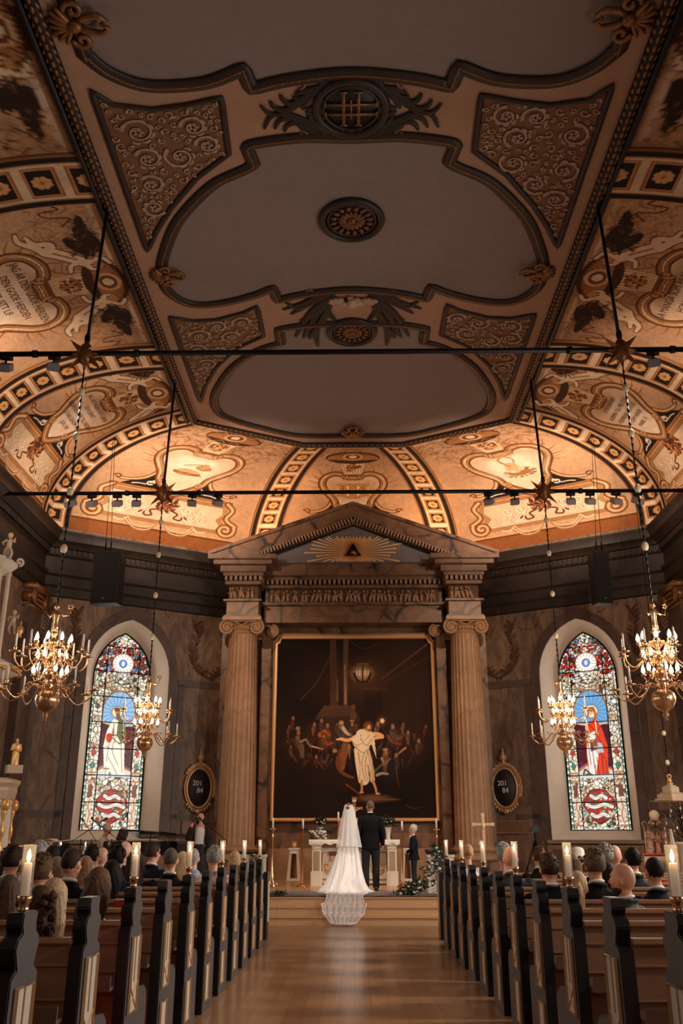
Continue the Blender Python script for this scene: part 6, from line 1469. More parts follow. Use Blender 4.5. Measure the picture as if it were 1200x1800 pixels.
guest(947, 1506, 12.6, 'person with small dark head behind the ponytail guest', 'm', 'short', BRH, BLKS, 0)
guest(820, 1500, 14.4, 'person in a white blouse with dark floral skirt in the front right pew', 'f', 'bun', (190, 150, 110), WH, .0, seed=3)
# bearded man's beard
b = MB(); b.ell((0, .052, 1.165), (.064, .068, .046)); o = b.build('beard', mat('beard_dark', (58, 40, 30), .8, noise=.4, scale=60)); o.parent = [p for p in COL.objects if p.get('label', '').startswith('person with bald head and dark beard')][0]
# ================================================================== THE COUPLE, THE BOY, THE MUSICIANS
def stand_body(fem, arms, headyaw=0., k=1.):
    b = MB(); w = .86 if fem else 1
    torso(b, [(.84, 0, .10, .09), (.88, 0, .165*w, .12), (.97, 0, .165*w if not fem else .175, .115), (1.10, 0, .135*w, .10), (1.24, 0, .155*w, .11), (1.37, 0, .175*w, .105), (1.45, 0, .13*w, .08), (1.49, 0, .06, .055)])
    cap(b, (0, 0, 1.44), .058*w, (0, .01, 1.58), .052*w); head(b, (0, .02, 1.665), headyaw)
    for s, (el, wr, hd, hu) in zip((-1, 1), arms):
        chain(b, [(s*.18*w, 0, 1.41), el, wr], [.055*w, .043*w, .028*w]); hand(b, wr, hd, hu, .6, .95 if not fem else .85)
    for s in (-1, 1):
        chain(b, [(s*.09, 0, .88), (s*.10, .01, .49), (s*.10, -.02, .09)], [.09, .058, .038]); cap(b, (s*.10, -.02, .05), .04, (s*.12, .13, .03), .03)
    return b
def stand_jacket(arms, w=1., hem=.80, flare=0.):
    b = MB(); torso(b, [(hem, 0, .19*w+flare, .14+flare), (hem+.04, 0, .20*w+flare, .15+flare), (1.0, 0, .19*w, .14), (1.12, 0, .175*w, .13), (1.27, -.005, .19*w, .135), (1.38, -.005, .205*w, .125), (1.45, -.005, .185*w, .10), (1.49, 0, .10, .075), (1.515, 0, .075, .07)])
    for s, (el, wr, hd, hu) in zip((-1, 1), arms): chain(b, [(s*.185*w, -.005, 1.41), el, Vector(wr)-(Vector(wr)-Vector(el))*.08], [.076, .062, .046])
    for s in (-1, 1): b.tube([(0, -.078, 1.53), (s*.062, -.05, 1.53), (s*.08, .01, 1.50), (s*.05, .08, 1.43)], [.016]*4, 8)
    return b
def trousers(w=1.):
    b = MB(); b.ell((0, 0, .89), (.175*w, .13, .12))
    for s in (-1, 1): chain(b, [(s*.095, 0, .87), (s*.105, .01, .49), (s*.105, -.02, .10)], [.105, .078, .07])
    return b
def shoes(t, m, z=0.):
    for s in (-1, 1):
        b = MB(); b.ell((s*.11, .03, .04+z), (.045, .13, .04)); b.ell((s*.105, -.05, .055+z), (.04, .055, .05)); b.box((s*.108, .02, .01+z), (.085, .24, .02)); b.build('shoe', m, t)
SH = mat('shoe_black', (22, 16, 14), .25, coat=.4)
# groom
gx_, _ = atY(651, 1480, 20.6)
t = thing('person', 'groom in a black suit standing with his back to the aisle, beside the bride', 'person', (gx_, 20.6, .45)); t.scale = (1.05, 1.05, 1.03)
AR = [((-.25, -.01, 1.14), (-.24, .08, .90), (0, .1, -1), (-1, 0, .1)), ((.25, -.01, 1.14), (.25, .07, .90), (0, .1, -1), (1, 0, .1))]
stand_body(False, AR, .35).build('body', SKIN, t, remesh=.0075); stand_jacket(AR).build('suit_jacket', BLKS, t, remesh=.01); trousers().build('trousers', M('trouser_black', (11, 10, 11)), t, remesh=.011); shoes(t, mat('shoe_brown', (60, 32, 24), .3, coat=.3))
o = hair_obj('crop', (118, 98, 82), t, (0, .02, 1.665), .35, 1., 21); o = part(CL, 'shirt_collar', t); o.location = (0, 0, .42); eyes(t, (0, .02, 1.665), .35)
# bride
bx_, _ = atY(613, 1480, 20.6)
t = thing('person', 'bride in a white tulle gown and long veil seen from behind', 'person', (bx_, 20.6, .45))
AB = [((-.22, .03, 1.16), (-.13, .20, 1.04), (.5, .6, .1), (0, .2, 1)), ((.22, .0, 1.16), (.24, .06, .92), (.1, .1, -1), (1, 0, .1))]
stand_body(True, AB, -.15).build('body', SKIN2, t, remesh=.0075)
hair_obj('bun', AUB, t, (0, .02, 1.665), -.15, 1.02, 22)
M_dress = mat('gown_white', (244, 238, 234), .7); M_veil = sheer('tulle', (250, 246, 244), .5, .9); M_veil2 = sheer('tulle_dense', (248, 244, 240), .6, .9)
b = MB(); n = 72; rings = []
for z, rx, ry, cy, am in ((1.36, .155, .115, 0, 0), (1.25, .15, .118, 0, 0), (1.12, .128, .108, 0, 0), (1.06, .13, .11, 0, 0), (.98, .175, .15, -.01, .004), (.82, .225, .22, -.04, .01), (.6, .28, .31, -.09, .016), (.38, .34, .42, -.16, .022), (.18, .40, .54, -.24, .028), (.06, .47, .68, -.33, .034), (.012, .60, .84, -.44, .04), (.003, .55, .78, -.4, .035)):
    rings.append([((rx+am*math.sin(11*a)+am*.6*math.sin(19*a+z*5))*math.cos(a)-max(0, .95-z)*.10-(.06 if z < .2 else 0)*max(0, -math.sin(a)), cy+(ry+am*math.sin(11*a+1))*math.sin(a), z) for a in [2*math.pi*k/n for k in range(n)]])
b.loft(rings); b.build('gown', M_dress, t)
b = MB()
for k in range(16): b.ell((.01+.0*k, -.112-.0*k, 1.33-.017*k), .006, n=6, m=4)
b.build('button_row', M_wax, t)
# veil: short tier and long tier that trails down the steps
b = MB()
def tier(u, v):
    a = R(200+140*u)+0*v; z = 1.735-.86*v; rr = .092+.20*v**.8+.014*math.sin(u*34)*v; return (rr*math.cos(a)*1.0, rr*math.sin(a)*.9-.02-.05*v, z+.03*math.sin(u*3.14)*v)
b.grid(tier, 48, 20); b.build('short_veil', M_veil2, t, fix=False)
DR = [(-.93, .04), (-1.3, .03), (-1.93, .03), (-1.985, .0), (-1.99, -.12), (-2.02, -.125), (-2.25, -.125), (-2.285, -.15), (-2.29, -.27), (-2.32, -.275), (-2.55, -.275), (-2.585, -.30), (-2.59, -.42), (-2.74, -.43)]
DL = [0]
for p, q in zip(DR, DR[1:]): DL.append(DL[-1]+math.hypot(q[0]-p[0], q[1]-p[1]))
def drape(q):
    d = q*DL[-1]
    for k in range(len(DR)-1):
        if d <= DL[k+1] or k == len(DR)-2:
            t_ = (d-DL[k])/(DL[k+1]-DL[k]); return DR[k][0]+(DR[k+1][0]-DR[k][0])*t_, DR[k][1]+(DR[k+1][1]-DR[k][1])*t_
b = MB()
def trail(u, v):
    x = (u-.5)*2
    if v < .4:
        q = v/.4; z = 1.74-1.70*q; y = -.08-.13*q-.72*q**3.2; hw = .09+.19*q**.7+.16*q**4
        return (x*hw+.012*math.sin(u*40)*q-.04*q*q, y+.03*math.cos(u*33)*q-(1-abs(x))*.05*(1-q), max(z, .03))
    q = (v-.4)/.6; y, z = drape(q); hw = .44-.10*q+.05*math.sin(q*11) if q < .86 else .34-(q-.86)*1.5
    return (x*hw*(1+.05*math.sin(q*23))-.04-.06*q+.012*math.sin(u*30+q*9), y-.012*abs(math.sin(u*23+q*6))-.01, z+.016*abs(math.sin(u*19+q*7)))
b.grid(trail, 64, 160); b.build('long_veil', M_veil, t, fix=False)
b = MB(); pts = [(trail(u, 1.)) for u in np.linspace(0, 1, 20)]; L_ = [trail(0, v) for v in np.linspace(.5, 1, 40)]; R_ = [trail(1, v) for v in np.linspace(1, .5, 40)]
b.tube([(p[0], p[1], p[2]+.01) for p in L_+pts+R_], [.014]*100, 6, (1, .6, (0, 0, 1))); b.build('lace_edge', M_veil2, t)
b = MB()
for k in range(9): a = R(-80+20*k)+1.57; b.ell((.075*math.cos(a), -.07+.03*math.sin(a), 1.745), .013, n=8, m=6)
b.build('hair_comb', M_wax, t)
# boy
x, y = atZ(720, 1558, .45); x, _ = atY(727, 1500, 21.6)
t = thing('person', 'small blond boy in a black suit facing the couple with his hands clasped', 'person', (x, 21.6, .45), R(84)); t.scale = (.74, .74, .735)
AC = [((-.24, .02, 1.14), (-.05, .21, 1.04), (.4, .5, -.2), (-.2, .5, .6)), ((.24, .02, 1.14), (.05, .22, 1.03), (-.4, .5, -.2), (.2, .5, .6))]
b = stand_body(False, AC, 0.); b.ell((0, .015, 1.72), (.092, .108, .105)); b.build('body', SKIN2, t, remesh=.009)
stand_jacket(AC, .95, .82, .03).build('suit_jacket', NAVY, t, remesh=.011); trousers(.95).build('trousers', M('trouser_black', (11, 10, 11)), t, remesh=.012); shoes(t, SH)
hair_obj('short', (222, 206, 180), t, (0, .008, 1.71), 0, 1.16, 23); o = part(CL, 'shirt_collar', t); o.location = (0, 0, .42); eyes(t, (0, .035, 1.68), 0)
b = MB(); b.ell((0, .09, 1.50), (.05, .03, .03)); b.ell((.02, .12, 1.44), (.03, .015, .05)); b.build('white_bow_tie', MATS['shirt_white'], t); b = MB(); b.ell((-.09, .135, 1.34), (.03, .01, .02)); b.build('pocket_square', MATS['shirt_white'], t)
# singer
x, _ = atY(352, 1460, 21.6)
t = thing('person', 'singer in dark jacket and white top holding a microphone, beside the piano', 'person', (x, 21.6, .45), R(176)); t.scale = (.93, .93, .92)
AS = [((-.27, .06, 1.17), (-.26, .08, .92), (0, .15, -1), (-1, .1, 0)), ((.27, .08, 1.16), (.17, .22, 1.42), (-.3, .1, 1), (.2, -1, .2))]
stand_body(True, AS, .1).build('body', SKIN2, t, remesh=.008); hair_obj('long', (66, 44, 36), t, (0, .015, 1.665), .1, 1., 24); eyes(t, (0, .02, 1.665), .1)
b = MB(); torso(b, [(.86, 0, .155, .12), (1.0, 0, .15, .115), (1.1, 0, .13, .105), (1.24, .01, .14, .118), (1.36, .01, .14, .115), (1.42, 0, .10, .09)]); b.build('white_top', mat('cloth_white', (226, 220, 214), .8), t)
b = MB(); torso(b, [(.02, 0, .27, .24), (.4, 0, .22, .19), (.8, 0, .18, .15), (.95, 0, .165, .13), (1.02, 0, .14, .12)]); b.build('long_skirt', mat('skirt_black', (24, 20, 20), .7), t)
b = MB()
for s, (el, wr, hd, hu) in zip((-1, 1), AS): chain(b, [(s*.165, -.01, 1.41), el, Vector(wr)-(Vector(wr)-Vector(el))*.2], [.08, .078, .07]); cap(b, (s*.15, -.02, 1.36), .08, (s*.17, -.01, .82), .07)
b.ell((0, -.08, 1.15), (.17, .06, .33)); b.build('open_jacket', mat('jacket_brown', (52, 42, 36), .9, noise=.5, scale=50, bump=.4), t, remesh=.012)
b = MB(); b.tube([(.15, .25, 1.52), (.10, .2, 1.60)], [.012, .016], 8); b.ell((.085, .185, 1.625), .026, n=10, m=8); b.build('microphone', mat('mic_black', (20, 20, 22), .4, .5), t)
# pianist
x, z = atY(181, 1447, 21.9)
t = thing('person', 'pianist with white hair and cream jacket seated at the grand piano, in profile', 'person', (x, 21.9, .45), R(-86)); t.scale = (1., 1., 1.03)
b = MB(); torso(b, [(.44, 0, .10, .09), (.47, 0, .16, .12), (.56, 0, .165, .115), (.68, .0, .135, .10), (.82, .02, .155, .11), (.94, .04, .175, .105), (1.02, .05, .14, .08), (1.06, .06, .06, .055)]); cap(b, (0, .05, 1.0), .06, (0, .09, 1.15), .052); head(b, (0, .11, 1.235))
for s in (-1, 1):
    chain(b, [(s*.175, .04, .98), (s*.25, .16, .74), (s*.16, .42, .74)], [.056, .045, .03]); hand(b, (s*.16, .42, .74), (0, 1, -.15), (0, .1, 1), .7, 1.)
    chain(b, [(s*.1, .02, .53), (s*.12, .42, .54), (s*.12, .46, .10)], [.085, .062, .042]); cap(b, (s*.12, .44, .05), .04, (s*.12, .60, .035), .032)
b.build('body', SKIN2, t, remesh=.009)
b = MB(); torso(b, [(.47, 0, .17, .13), (.50, 0, .195, .145), (.62, 0, .17, .13), (.78, .01, .175, .13), (.92, .03, .20, .125), (1.01, .045, .185, .10), (1.06, .05, .10, .075)])
for s in (-1, 1): chain(b, [(s*.185, .04, .985), (s*.26, .15, .74), (s*.17, .38, .745)], [.078, .062, .045])
b.build('jacket', mat('jacket_cream', (244, 234, 212), .8), t, remesh=.012); part(TR, 'trousers', t); hair_obj('crop', (206, 198, 192), t, (0, .11, 1.235), 0, 1., 25); eyes(t, (0, .11, 1.235))
b = MB(); b.box((0, 0, .42), (.5, .34, .07)); 
for sx in (-1, 1):
    for sy in (-1, 1): b.box((sx*.2, sy*.13, .2), (.04, .04, .4))
o = tag(b.build('piano_bench', mat('piano_black', (12, 11, 12), .15, coat=.6), smooth=False, bevel=.006), 'black piano bench under the pianist', 'bench'); o.location = (x, 21.9, .45)
# grand piano: keyboard end at the left, tail to the right
PB = mat('piano_black', (12, 11, 12), .15, coat=.6); x0, _ = atY(196, 1480, 21.9)
t = thing('grand_piano', 'black grand piano with raised lid below the left window', 'piano', (x0, 21.9, .45)); b = MB()
out = [(0, -.72), (.35, -.72), (.9, -.70), (1.25, -.5), (1.55, -.15), (1.8, .25), (1.78, .55), (1.6, .72), (0, .72)]
b.prism(out, lambda x, y, k: (x, y, .70 if k == 0 else 1.0), 1); b.box((-.08, 0, .72), (.3, 1.44, .1)); b.build('case', PB, t, smooth=False, bevel=.012)
b = MB(); b.prism([(.5, -.70), (.9, -.70), (1.25, -.5), (1.55, -.15), (1.8, .25), (1.78, .55), (1.6, .72), (.5, .72)], lambda x, y, k: (x*.98, y, 1.05+(.72-y)*.11+(0 if k == 0 else .022)), 1); b.build('lid', PB, t, smooth=False)
b = MB(); b.tube([(1.0, -.5, 1.0), (1.0, -.45, 1.17)], .012, 6); b.build('lid_prop', PB, t)
b = MB(); b.box((-.13, 0, .785), (.16, 1.22, .02)); b.build('white_keys', M_wax, t, smooth=False); b = MB()
for k in range(36):
    if k % 7 not in (2, 6): b.box((-.10, -.6+.034*k, .80), (.09, .016, .02))
b.build('black_keys', PB, t, smooth=False)
for i, (lx, ly) in enumerate(((.1, -.6), (.1, .6), (1.5, .2))):
    b = MB(); b.lathe([(.035, 0), (.03, .08), (.055, .2), (.04, .35), (.06, .6), (.07, .7)], (lx, ly, 0), 10); b.build('leg', PB, t)
b = MB(); b.box((.25, 0, 1.14), (.02, .9, .26), rotm(ry=.3)); b.build('music_desk', PB, t, smooth=False)
for yy_, a in ((-.24, .12), (.02, -.08)):
    b = MB(); b.box((.22, yy_, 1.16), (.008, .24, .32), rotm(ry=.3, rz=a)); tag(b.build('sheet_music', M_wax, smooth=False), 'open sheet music on the piano desk, '+('nearer page' if yy_ < 0 else 'farther page'), 'sheet music').location = t.location
# microphone stands
def micstand(px, y, lb, lean):
    x, _ = atY(px, 1480, y); t = thing('microphone_stand', lb, 'microphone stand', (x, y, .45)); b = MB()
    for k in range(3): a = 2.1*k; b.tube([(0, 0, .12), (.3*math.cos(a), .3*math.sin(a), .01)], .009, 6)
    b.tube([(0, 0, .1), (0, 0, 1.05)], .011, 6); b.tube([(-lean*.25, 0, 1.0), (lean*.55, 0, 1.42)], .008, 6); b.build('stand', M_iron, t); b = MB(); b.tube([(lean*.55, 0, 1.42), (lean*.68, 0, 1.50)], [.014, .02], 8); b.build('microphone', MATS['mic_black'], t)
micstand(196, 21.2, 'black microphone boom stand in front of the pianist', -.75); micstand(142, 21.0, 'black microphone stand left of the pianist', .8); micstand(161, 21.4, 'thin black microphone stand by the pianist\'s back', -.4); micstand(385, 21.0, 'black microphone stand right of the singer', -.7)
# ================================================================== ALTAR GROUP
(xa, zt), (xb, _) = atY(548, 1485, 23.0), atY(697, 1485, 23.0)
t = thing('altar_table', 'cream panelled altar table with fluted corner posts and gilt ornaments', 'altar', (.5*(xa+xb), 23.3, .45)); AW = xb-xa; AH = .93
for sx in (-1, 1):
    for yy_ in (-.33, .38):
        b = MB(); b.box((sx*(AW/2-.12), yy_, AH/2), (.22, .16, AH)); b.box((sx*(AW/2-.12), yy_, .16), (.28, .22, .32)); b.box((sx*(AW/2-.12), yy_, .93), (.28, .22, .07)); b.box((sx*(AW/2-.12), yy_, .84), (.25, .2, .03)); b.build('corner_post', M_cream, t, smooth=False, bevel=.008)
for sx in (-1, 1):
    b = MB(); b.box((sx*(AW/2-.12), -.411, .55), (.15, .006, .44))
    for k in range(4): b.box((sx*(AW/2-.12)-.06+.04*k, -.415, .55), (.014, .012, .42))
    b.build('flute_panel', mat('flute_shade', (170, 148, 120), .6), t, smooth=False)
b = MB(); b.box((0, .05, .45), (AW-.4, .5, .8)); b.build('body', M_cream, t, smooth=False); b = MB(); b.box((0, .02, .99), (AW+.06, .92, .05)); b.build('table_top', mat('altar_top', (120, 92, 70), .4), t, smooth=False, bevel=.01)
b = MB()
for sx in (-1, 0, 1):
    b = MB(); cx = sx*.56; q = [(cx-.22, .14), (cx+.22, .14), (cx+.22, .74), (cx-.22, .74)]; b.tube([(x_, -.21, z_) for x_, z_ in q], .015, 4, closed=True)
    b.tube([(cx+p[0], -.22, .44+p[1]) for p in spiral(.09, 0, .1, R(180), 1.3, 1)], .014, 5); b.tube([(cx-p[0], -.22, .44+p[1]) for p in spiral(.09, 0, .1, R(180), 1.3, 1)], .014, 5); b.ell((cx, -.22, .6), (.03, .02, .07)); b.ell((cx, -.22, .3), (.04, .02, .05))
    b.tube([(cx-.16, -.22, .34), (cx, -.23, .26), (cx+.16, -.22, .34)], .012, 5); b.build('gilt_ornament', M_gold, t)
b = MB(); b.box((-.45, -.24, .72), (.32, .03, .09)); b.build('kneeler_bar', mat('leather_brown', (120, 66, 44), .5), t, smooth=False, bevel=.01)
b = MB()
def cloth(u, v):
    x = (u-.5)*(AW+.14)
    if v < .3: y = -.455-.0; z = 1.03-.10*(.3-v)/.3*(1+.18*math.sin(u*60)); y = -.46-.012*math.sin(u*48)
    else: y = -.45+.95*(v-.3)/.7; z = 1.034
    return (x, y, z)
b.grid(cloth, 120, 12); o = b.build('altar_cloth', mat('lace_cloth', (236, 228, 216), .85, noise=.1, scale=60), fix=False); o.location = t.location; tag(o, 'white lace cloth draped over the altar table', 'altar cloth')
ALT = t.location; TOPZ = .45+1.036
# crucifix
x, _ = atY(622.5, 1415, 23.55); zt_ = atY(622, 1401, 23.55)[1]
t = thing('crucifix', 'standing gilt crucifix with a pale figure on the altar', 'crucifix', (x, 23.55, TOPZ)); h_ = zt_-TOPZ
b = MB(); b.box((0, 0, h_*.5), (.075, .04, h_)); b.box((0, 0, h_-.27), (.42, .04, .065)); b.box((0, 0, .03), (.3, .2, .06)); b.box((0, 0, .09), (.2, .14, .06)); b.box((0, 0, h_-.03), (.13, .05, .06)); b.build('cross', mat('cross_wood', (176, 116, 70), .4, .2), t, smooth=False, bevel=.006)
b = MB(); b.box((0, -.035, h_-.09), (.10, .012, .06)); b.build('name_plate', M_cream, t, smooth=False)
b = MB(); zc = h_-.30; b.ell((0, -.06, zc+.03), (.028, .03, .036)); chain(b, [(0, -.05, zc-.02), (0, -.055, zc-.14), (0, -.06, zc-.2)], [.038, .03, .034], 8)
for s in (-1, 1): chain(b, [(s*.03, -.05, zc-.03), (s*.09, -.045, zc+.0), (s*.17, -.035, zc+.05)], [.016, .012, .009], 6); chain(b, [(s*.018, -.06, zc-.2), (s*.02, -.075, zc-.3), (0, -.05, zc-.42)], [.02, .016, .01], 6)
b.build('figure', mat('ivory', (232, 204, 168), .5), t, remesh=.006)
# candlesticks and candles
def candlestick(px, pytop, y, zb, lb, stout, ztop=None):
    x, zt_ = atY(px, pytop, y); hh = zt_-zb; hc = .24 if stout else .2
    if zb > 1: hc = .22
    t = thing('candlestick', lb, 'candlestick', (x, y, zb)); b = MB(); hs = hh-hc
    if stout:
        b.lathe([(.14, 0), (.15, .02), (.10, .06), (.11, .1), (.05, .16), (.065, .24), (.035, .3), (.04, .4), (.02, .45), (.022, hs-.25), (.04, hs-.2), (.02, hs-.15), (.03, hs-.05), (.085, hs-.03), (.09, hs-.01), (.03, hs), (.02, hs)], n=18)
        for k in range(3): a = 2.1*k+.5; b.ell((.13*math.cos(a), .13*math.sin(a), .04), (.05, .05, .04), n=8, m=6)
    elif zb > 1: b.lathe([(.05, 0), (.05, .02), (.015, .05), (.015, hs-.03), (.035, hs-.01), (.02, hs)], n=14)
    else: b.lathe([(.14, 0), (.15, .02), (.12, .05), (.04, .08), (.018, .12), (.016, hs-.04), (.035, hs-.02), (.035, hs), (.02, hs)], n=18)
    b.build('stick', M_brass if stout else mat('copper_stick', (186, 118, 74), .3, .8), t); b = MB(); b.lathe([(.024, hs-.01), (.023, hh-.01), (.004, hh)], n=10); b.build('candle', M_wax, t)
candlestick(480, 1437, 22.6, .45, 'tall stout brass candlestick with white candle at the far left of the altar', True)
candlestick(532.5, 1439, 22.3, .45, 'slim copper floor candlestick left of the altar', False)
candlestick(706, 1443, 22.3, .45, 'slim copper floor candlestick between the groom and the boy', False)
candlestick(766, 1438, 22.6, .45, 'tall stout brass candlestick with white candle right of the boy', True)
candlestick(594.5, 1427, 23.5, TOPZ, 'short candlestick with white candle on the altar left of the bride', False)
# white pedestals
def pedestal(px, y, lb, crown):
    x, _ = atY(px, 1520, y); t = thing('pedestal', lb, 'pedestal', (x, y, .45)); b = MB()
    for s in (-1, 1):
        for yy_ in (-.1, .1): b.prism([(s*.19, 0), (s*.10, 0), (s*.055, .78), (s*.115, .78)], lambda a, z, k: (a, yy_+k, z), .03)
    b.box((0, 0, .80), (.28, .28, .05)); b.box((0, 0, .05), (.36, .24, .07)); b.box((0, 0, .73), (.22, .24, .1)); b.build('frame', M_cream, t, smooth=False, bevel=.006)
    b = MB(); b.box((0, .09, .4), (.2, .02, .7), taper=.6); b.build('back_panel', mat('pedestal_back', (120, 84, 58), .7), t, smooth=False)
    if crown:
        t2 = thing('gilt_bowl', 'small gilt crown-shaped bowl on the left white pedestal', 'bowl', (x, y, .45+.825)); b = MB(); b.lathe([(.03, 0), (.06, .02), (.07, .06), (.065, .10), (.05, .12)], n=14); b.build('bowl', M_gold, t2)
        b = MB(); b.lathe([(.05, .118), (.058, .13), (.05, .135)], n=14)
        for k in range(6): b.ell((.055*math.cos(k*1.05), .055*math.sin(k*1.05), .14), (.014, .014, .022), n=6, m=5)
        b.build('crown_rim', M_gold, t2)
pedestal(516.5, 24.9, 'white open-sided pedestal standing left of the altar', True); pedestal(716, 24.9, 'white open-sided pedestal half hidden behind the boy', False)
# flowers
M_rose = mat('rose_white', (240, 232, 222), .8, noise=.1, scale=30); M_green = mat('leaf_green', (48, 62, 40), .6, noise=.4, scale=12); M_vase = mat('vase_white', (226, 220, 214), .3)
def rose(b, c, r, r_):
    M_ = rotm(r_.uniform(-.5, .5), r_.uniform(-.5, .5), r_.random()*6)
    b.ell(c, (r*.6, r*.6, r*.55), M_, 8, 6)
    for k in range(5): a = k*1.26; d = M_ @ Vector((math.cos(a)*r*.55, math.sin(a)*r*.55, -.1*r)); b.ell(Vector(c)+d, (r*.5, r*.28, r*.5), M_ @ rotm(rz=a+1.57), 8, 6)
def leaf(b, c, L, r_):
    d = Vector((r_.uniform(-1, 1), r_.uniform(-1, 1), r_.uniform(-.3, .8))).normalized(); s = d.orthogonal().normalized(); n_ = d.cross(s); c = Vector(c)
    b.add([c, c+d*L*.4+s*L*.2+n_*L*.03, c+d*L, c+d*L*.4-s*L*.2+n_*L*.03, c+d*L*.45-n_*L*.05], [(0, 1, 4), (1, 2, 4), (2, 3, 4), (3, 0, 4)])
def bouquet(t, spots, nl, rr, seed, green=M_green):
    r_ = random.Random(seed)
    g = MB()
    for _ in range(nl):
        c = spots[r_.randrange(len(spots))]; leaf(g, (c[0]+r_.uniform(-.06, .06), c[1]+r_.uniform(-.05, .05), c[2]+r_.uniform(-.06, .05)), r_.uniform(.06, .13), r_)
    tag(g.build('foliage', green, t, smooth=False, fix=False), kind='stuff')
    for c in spots: b = MB(); rose(b, c, rr*r_.uniform(.75, 1.15), r_); b.build('rose', M_rose, t)
for px, lb, seed, dk in ((563, 'white vase with round black and white bouquet on the altar, left of bride', 1, 1), (682, 'white vase with a small black and white bouquet on the altar right of the groom', 2, 1)):
    x, _ = atY(px, 1460, 23.2); t = thing('flower_vase', lb, 'vase', (x, 23.15, TOPZ)); b = MB(); b.lathe([(.06, 0), (.04, .02), (.05, .1), (.075, .26), (.085, .28), (.07, .28)], n=18); b.build('vase', M_vase, t); r_ = random.Random(seed)
    sp = [(.15*math.cos(a)*q, .12*math.sin(a)*q, .38+.09*(1-q)+r_.uniform(-.03, .05)) for a, q in [(r_.uniform(0, 6.28), r_.random()**.5) for _ in range(15 if px == 563 else 10)]]; bouquet(t, sp, 170, .034, seed, mat('foliage_black', (26, 28, 26), .7))
x, _ = atY(560, 1478, 22.95); t = thing('rose_bunch', 'bunch of white roses lying on the left corner of the altar', 'flowers', (x, 22.97, TOPZ)); r_ = random.Random(6)
bouquet(t, [(-.22+.46*r_.random(), r_.uniform(-.1, .12), .03+.18*r_.random()*(1)) for _ in range(22)], 60, .05, 7)
(xl, _), (xr, _) = atY(700, 1570, 18.95), atY(757, 1570, 18.95); t = thing('floor_flower_arrangement', 'large arrangement of white roses and greenery on the platform edge at the right', 'flowers', (xr, 19.0, .45)); r_ = random.Random(8)
sp = []
for _ in range(46):
    u = r_.random(); sp.append((-(1-u)*.62+r_.uniform(-.08, .22), r_.uniform(-.1, .25), .05+(u**1.6)*.62*r_.uniform(.3, 1)))
for k in range(12): sp.append((.16+r_.uniform(-.06, .06), .1, .5+.035*k))
bouquet(t, sp, 620, .038, 9)
x, _ = atY(491, 1568, 18.9); t = thing('greenery', 'small sprig of greenery on the platform edge at the left', 'plant', (x, 18.85, .46)); g = MB()
for _ in range(60): leaf(g, (r_.uniform(-.12, .1), r_.uniform(-.05, .05), r_.uniform(.0, .06)), .09, r_)
tag(g.build('foliage', M_green, t, smooth=False, fix=False), kind='stuff')
# carpet on the platform
b = MB(); b.grid(lambda u, v: (-1.75+3.4*u, 18.72+1.75*v, .463+.003*math.sin(u*40)), 40, 4); tag(b.build('carpet', mat('carpet_grey', (128, 116, 114), .95, noise=.55, scale=18, rgb2=(78, 66, 66)), fix=False), 'grey patterned carpet on the platform under the couple', 'carpet')
# side desks with dark tops
for px0, px1, lb, sx in ((422, 471, 'white side desk with a dark slanted top beside the left column, garlanded with greenery', -1), (747, 800, 'white side desk with a dark top in front of the right column', 1)):
    (x0, z0), (x1, _) = atY(px0, 1497, 19.9), atY(px1, 1497, 19.9); xm = (x0+x1)/2; t = thing('side_desk', lb, 'desk', (xm, 19.9, .45)); w_ = x1-x0; hh = z0-.45; b = MB()
    b.box((0, 0, hh), (w_, .4, .035), rotm(rx=.12)); b.build('top', mat('desk_top', (34, 28, 28), .3), t, smooth=False, bevel=.006)
    for s in (-1, 1): b = MB(); b.box((s*w_*.3, 0, hh/2), (.14, .28, hh-.04)); b.box((s*w_*.3, 0, hh-.08), (.18, .32, .06)); b.box((s*w_*.3, 0, .06), (.2, .34, .12)); b.build('leg', M_cream, t, smooth=False, bevel=.006)
    g = MB()
    for k in range(70): leaf(g, (w_*.05*-sx+r_.uniform(-.05, .05), -.22, hh-.02-.75*r_.random()), .08, r_)
    o = tag(g.build('garland', M_green, t, smooth=False, fix=False), kind='stuff')
    for k in range(7): b = MB(); rose(b, (w_*.05*-sx+r_.uniform(-.05, .05), -.24, hh-.05-.11*k), .022, r_); b.build('rose', M_rose, t)
# processional cross
(x, zt_), _ = atY(848, 1432, 20.8), 0; t = thing('processional_cross', 'slender pale gilt cross on a tall staff before the right column', 'cross', (x, 20.8, .45)); hh = zt_-.45; b = MB(); b.lathe([(.16, 0), (.15, .03), (.04, .06), (.02, .1)], n=14); b.tube([(0, 0, .05), (0, 0, hh-.5)], .022, 8); b.build('staff', mat('pale_gilt', (226, 190, 150), .35, .3), t)
b = MB(); b.box((0, 0, hh-.28), (.06, .03, .6)); b.box((0, 0, hh-.2), (.42, .03, .05))
for dx, dz in ((-.21, -.2), (.21, -.2), (0, 0)): b.box((dx, 0, hh+dz), (.07 if dz else .08, .032, .07))
b.ell((0, -.02, hh-.24), (.04, .02, .08)); b.build('cross_head', MATS['pale_gilt'], t, smooth=False)
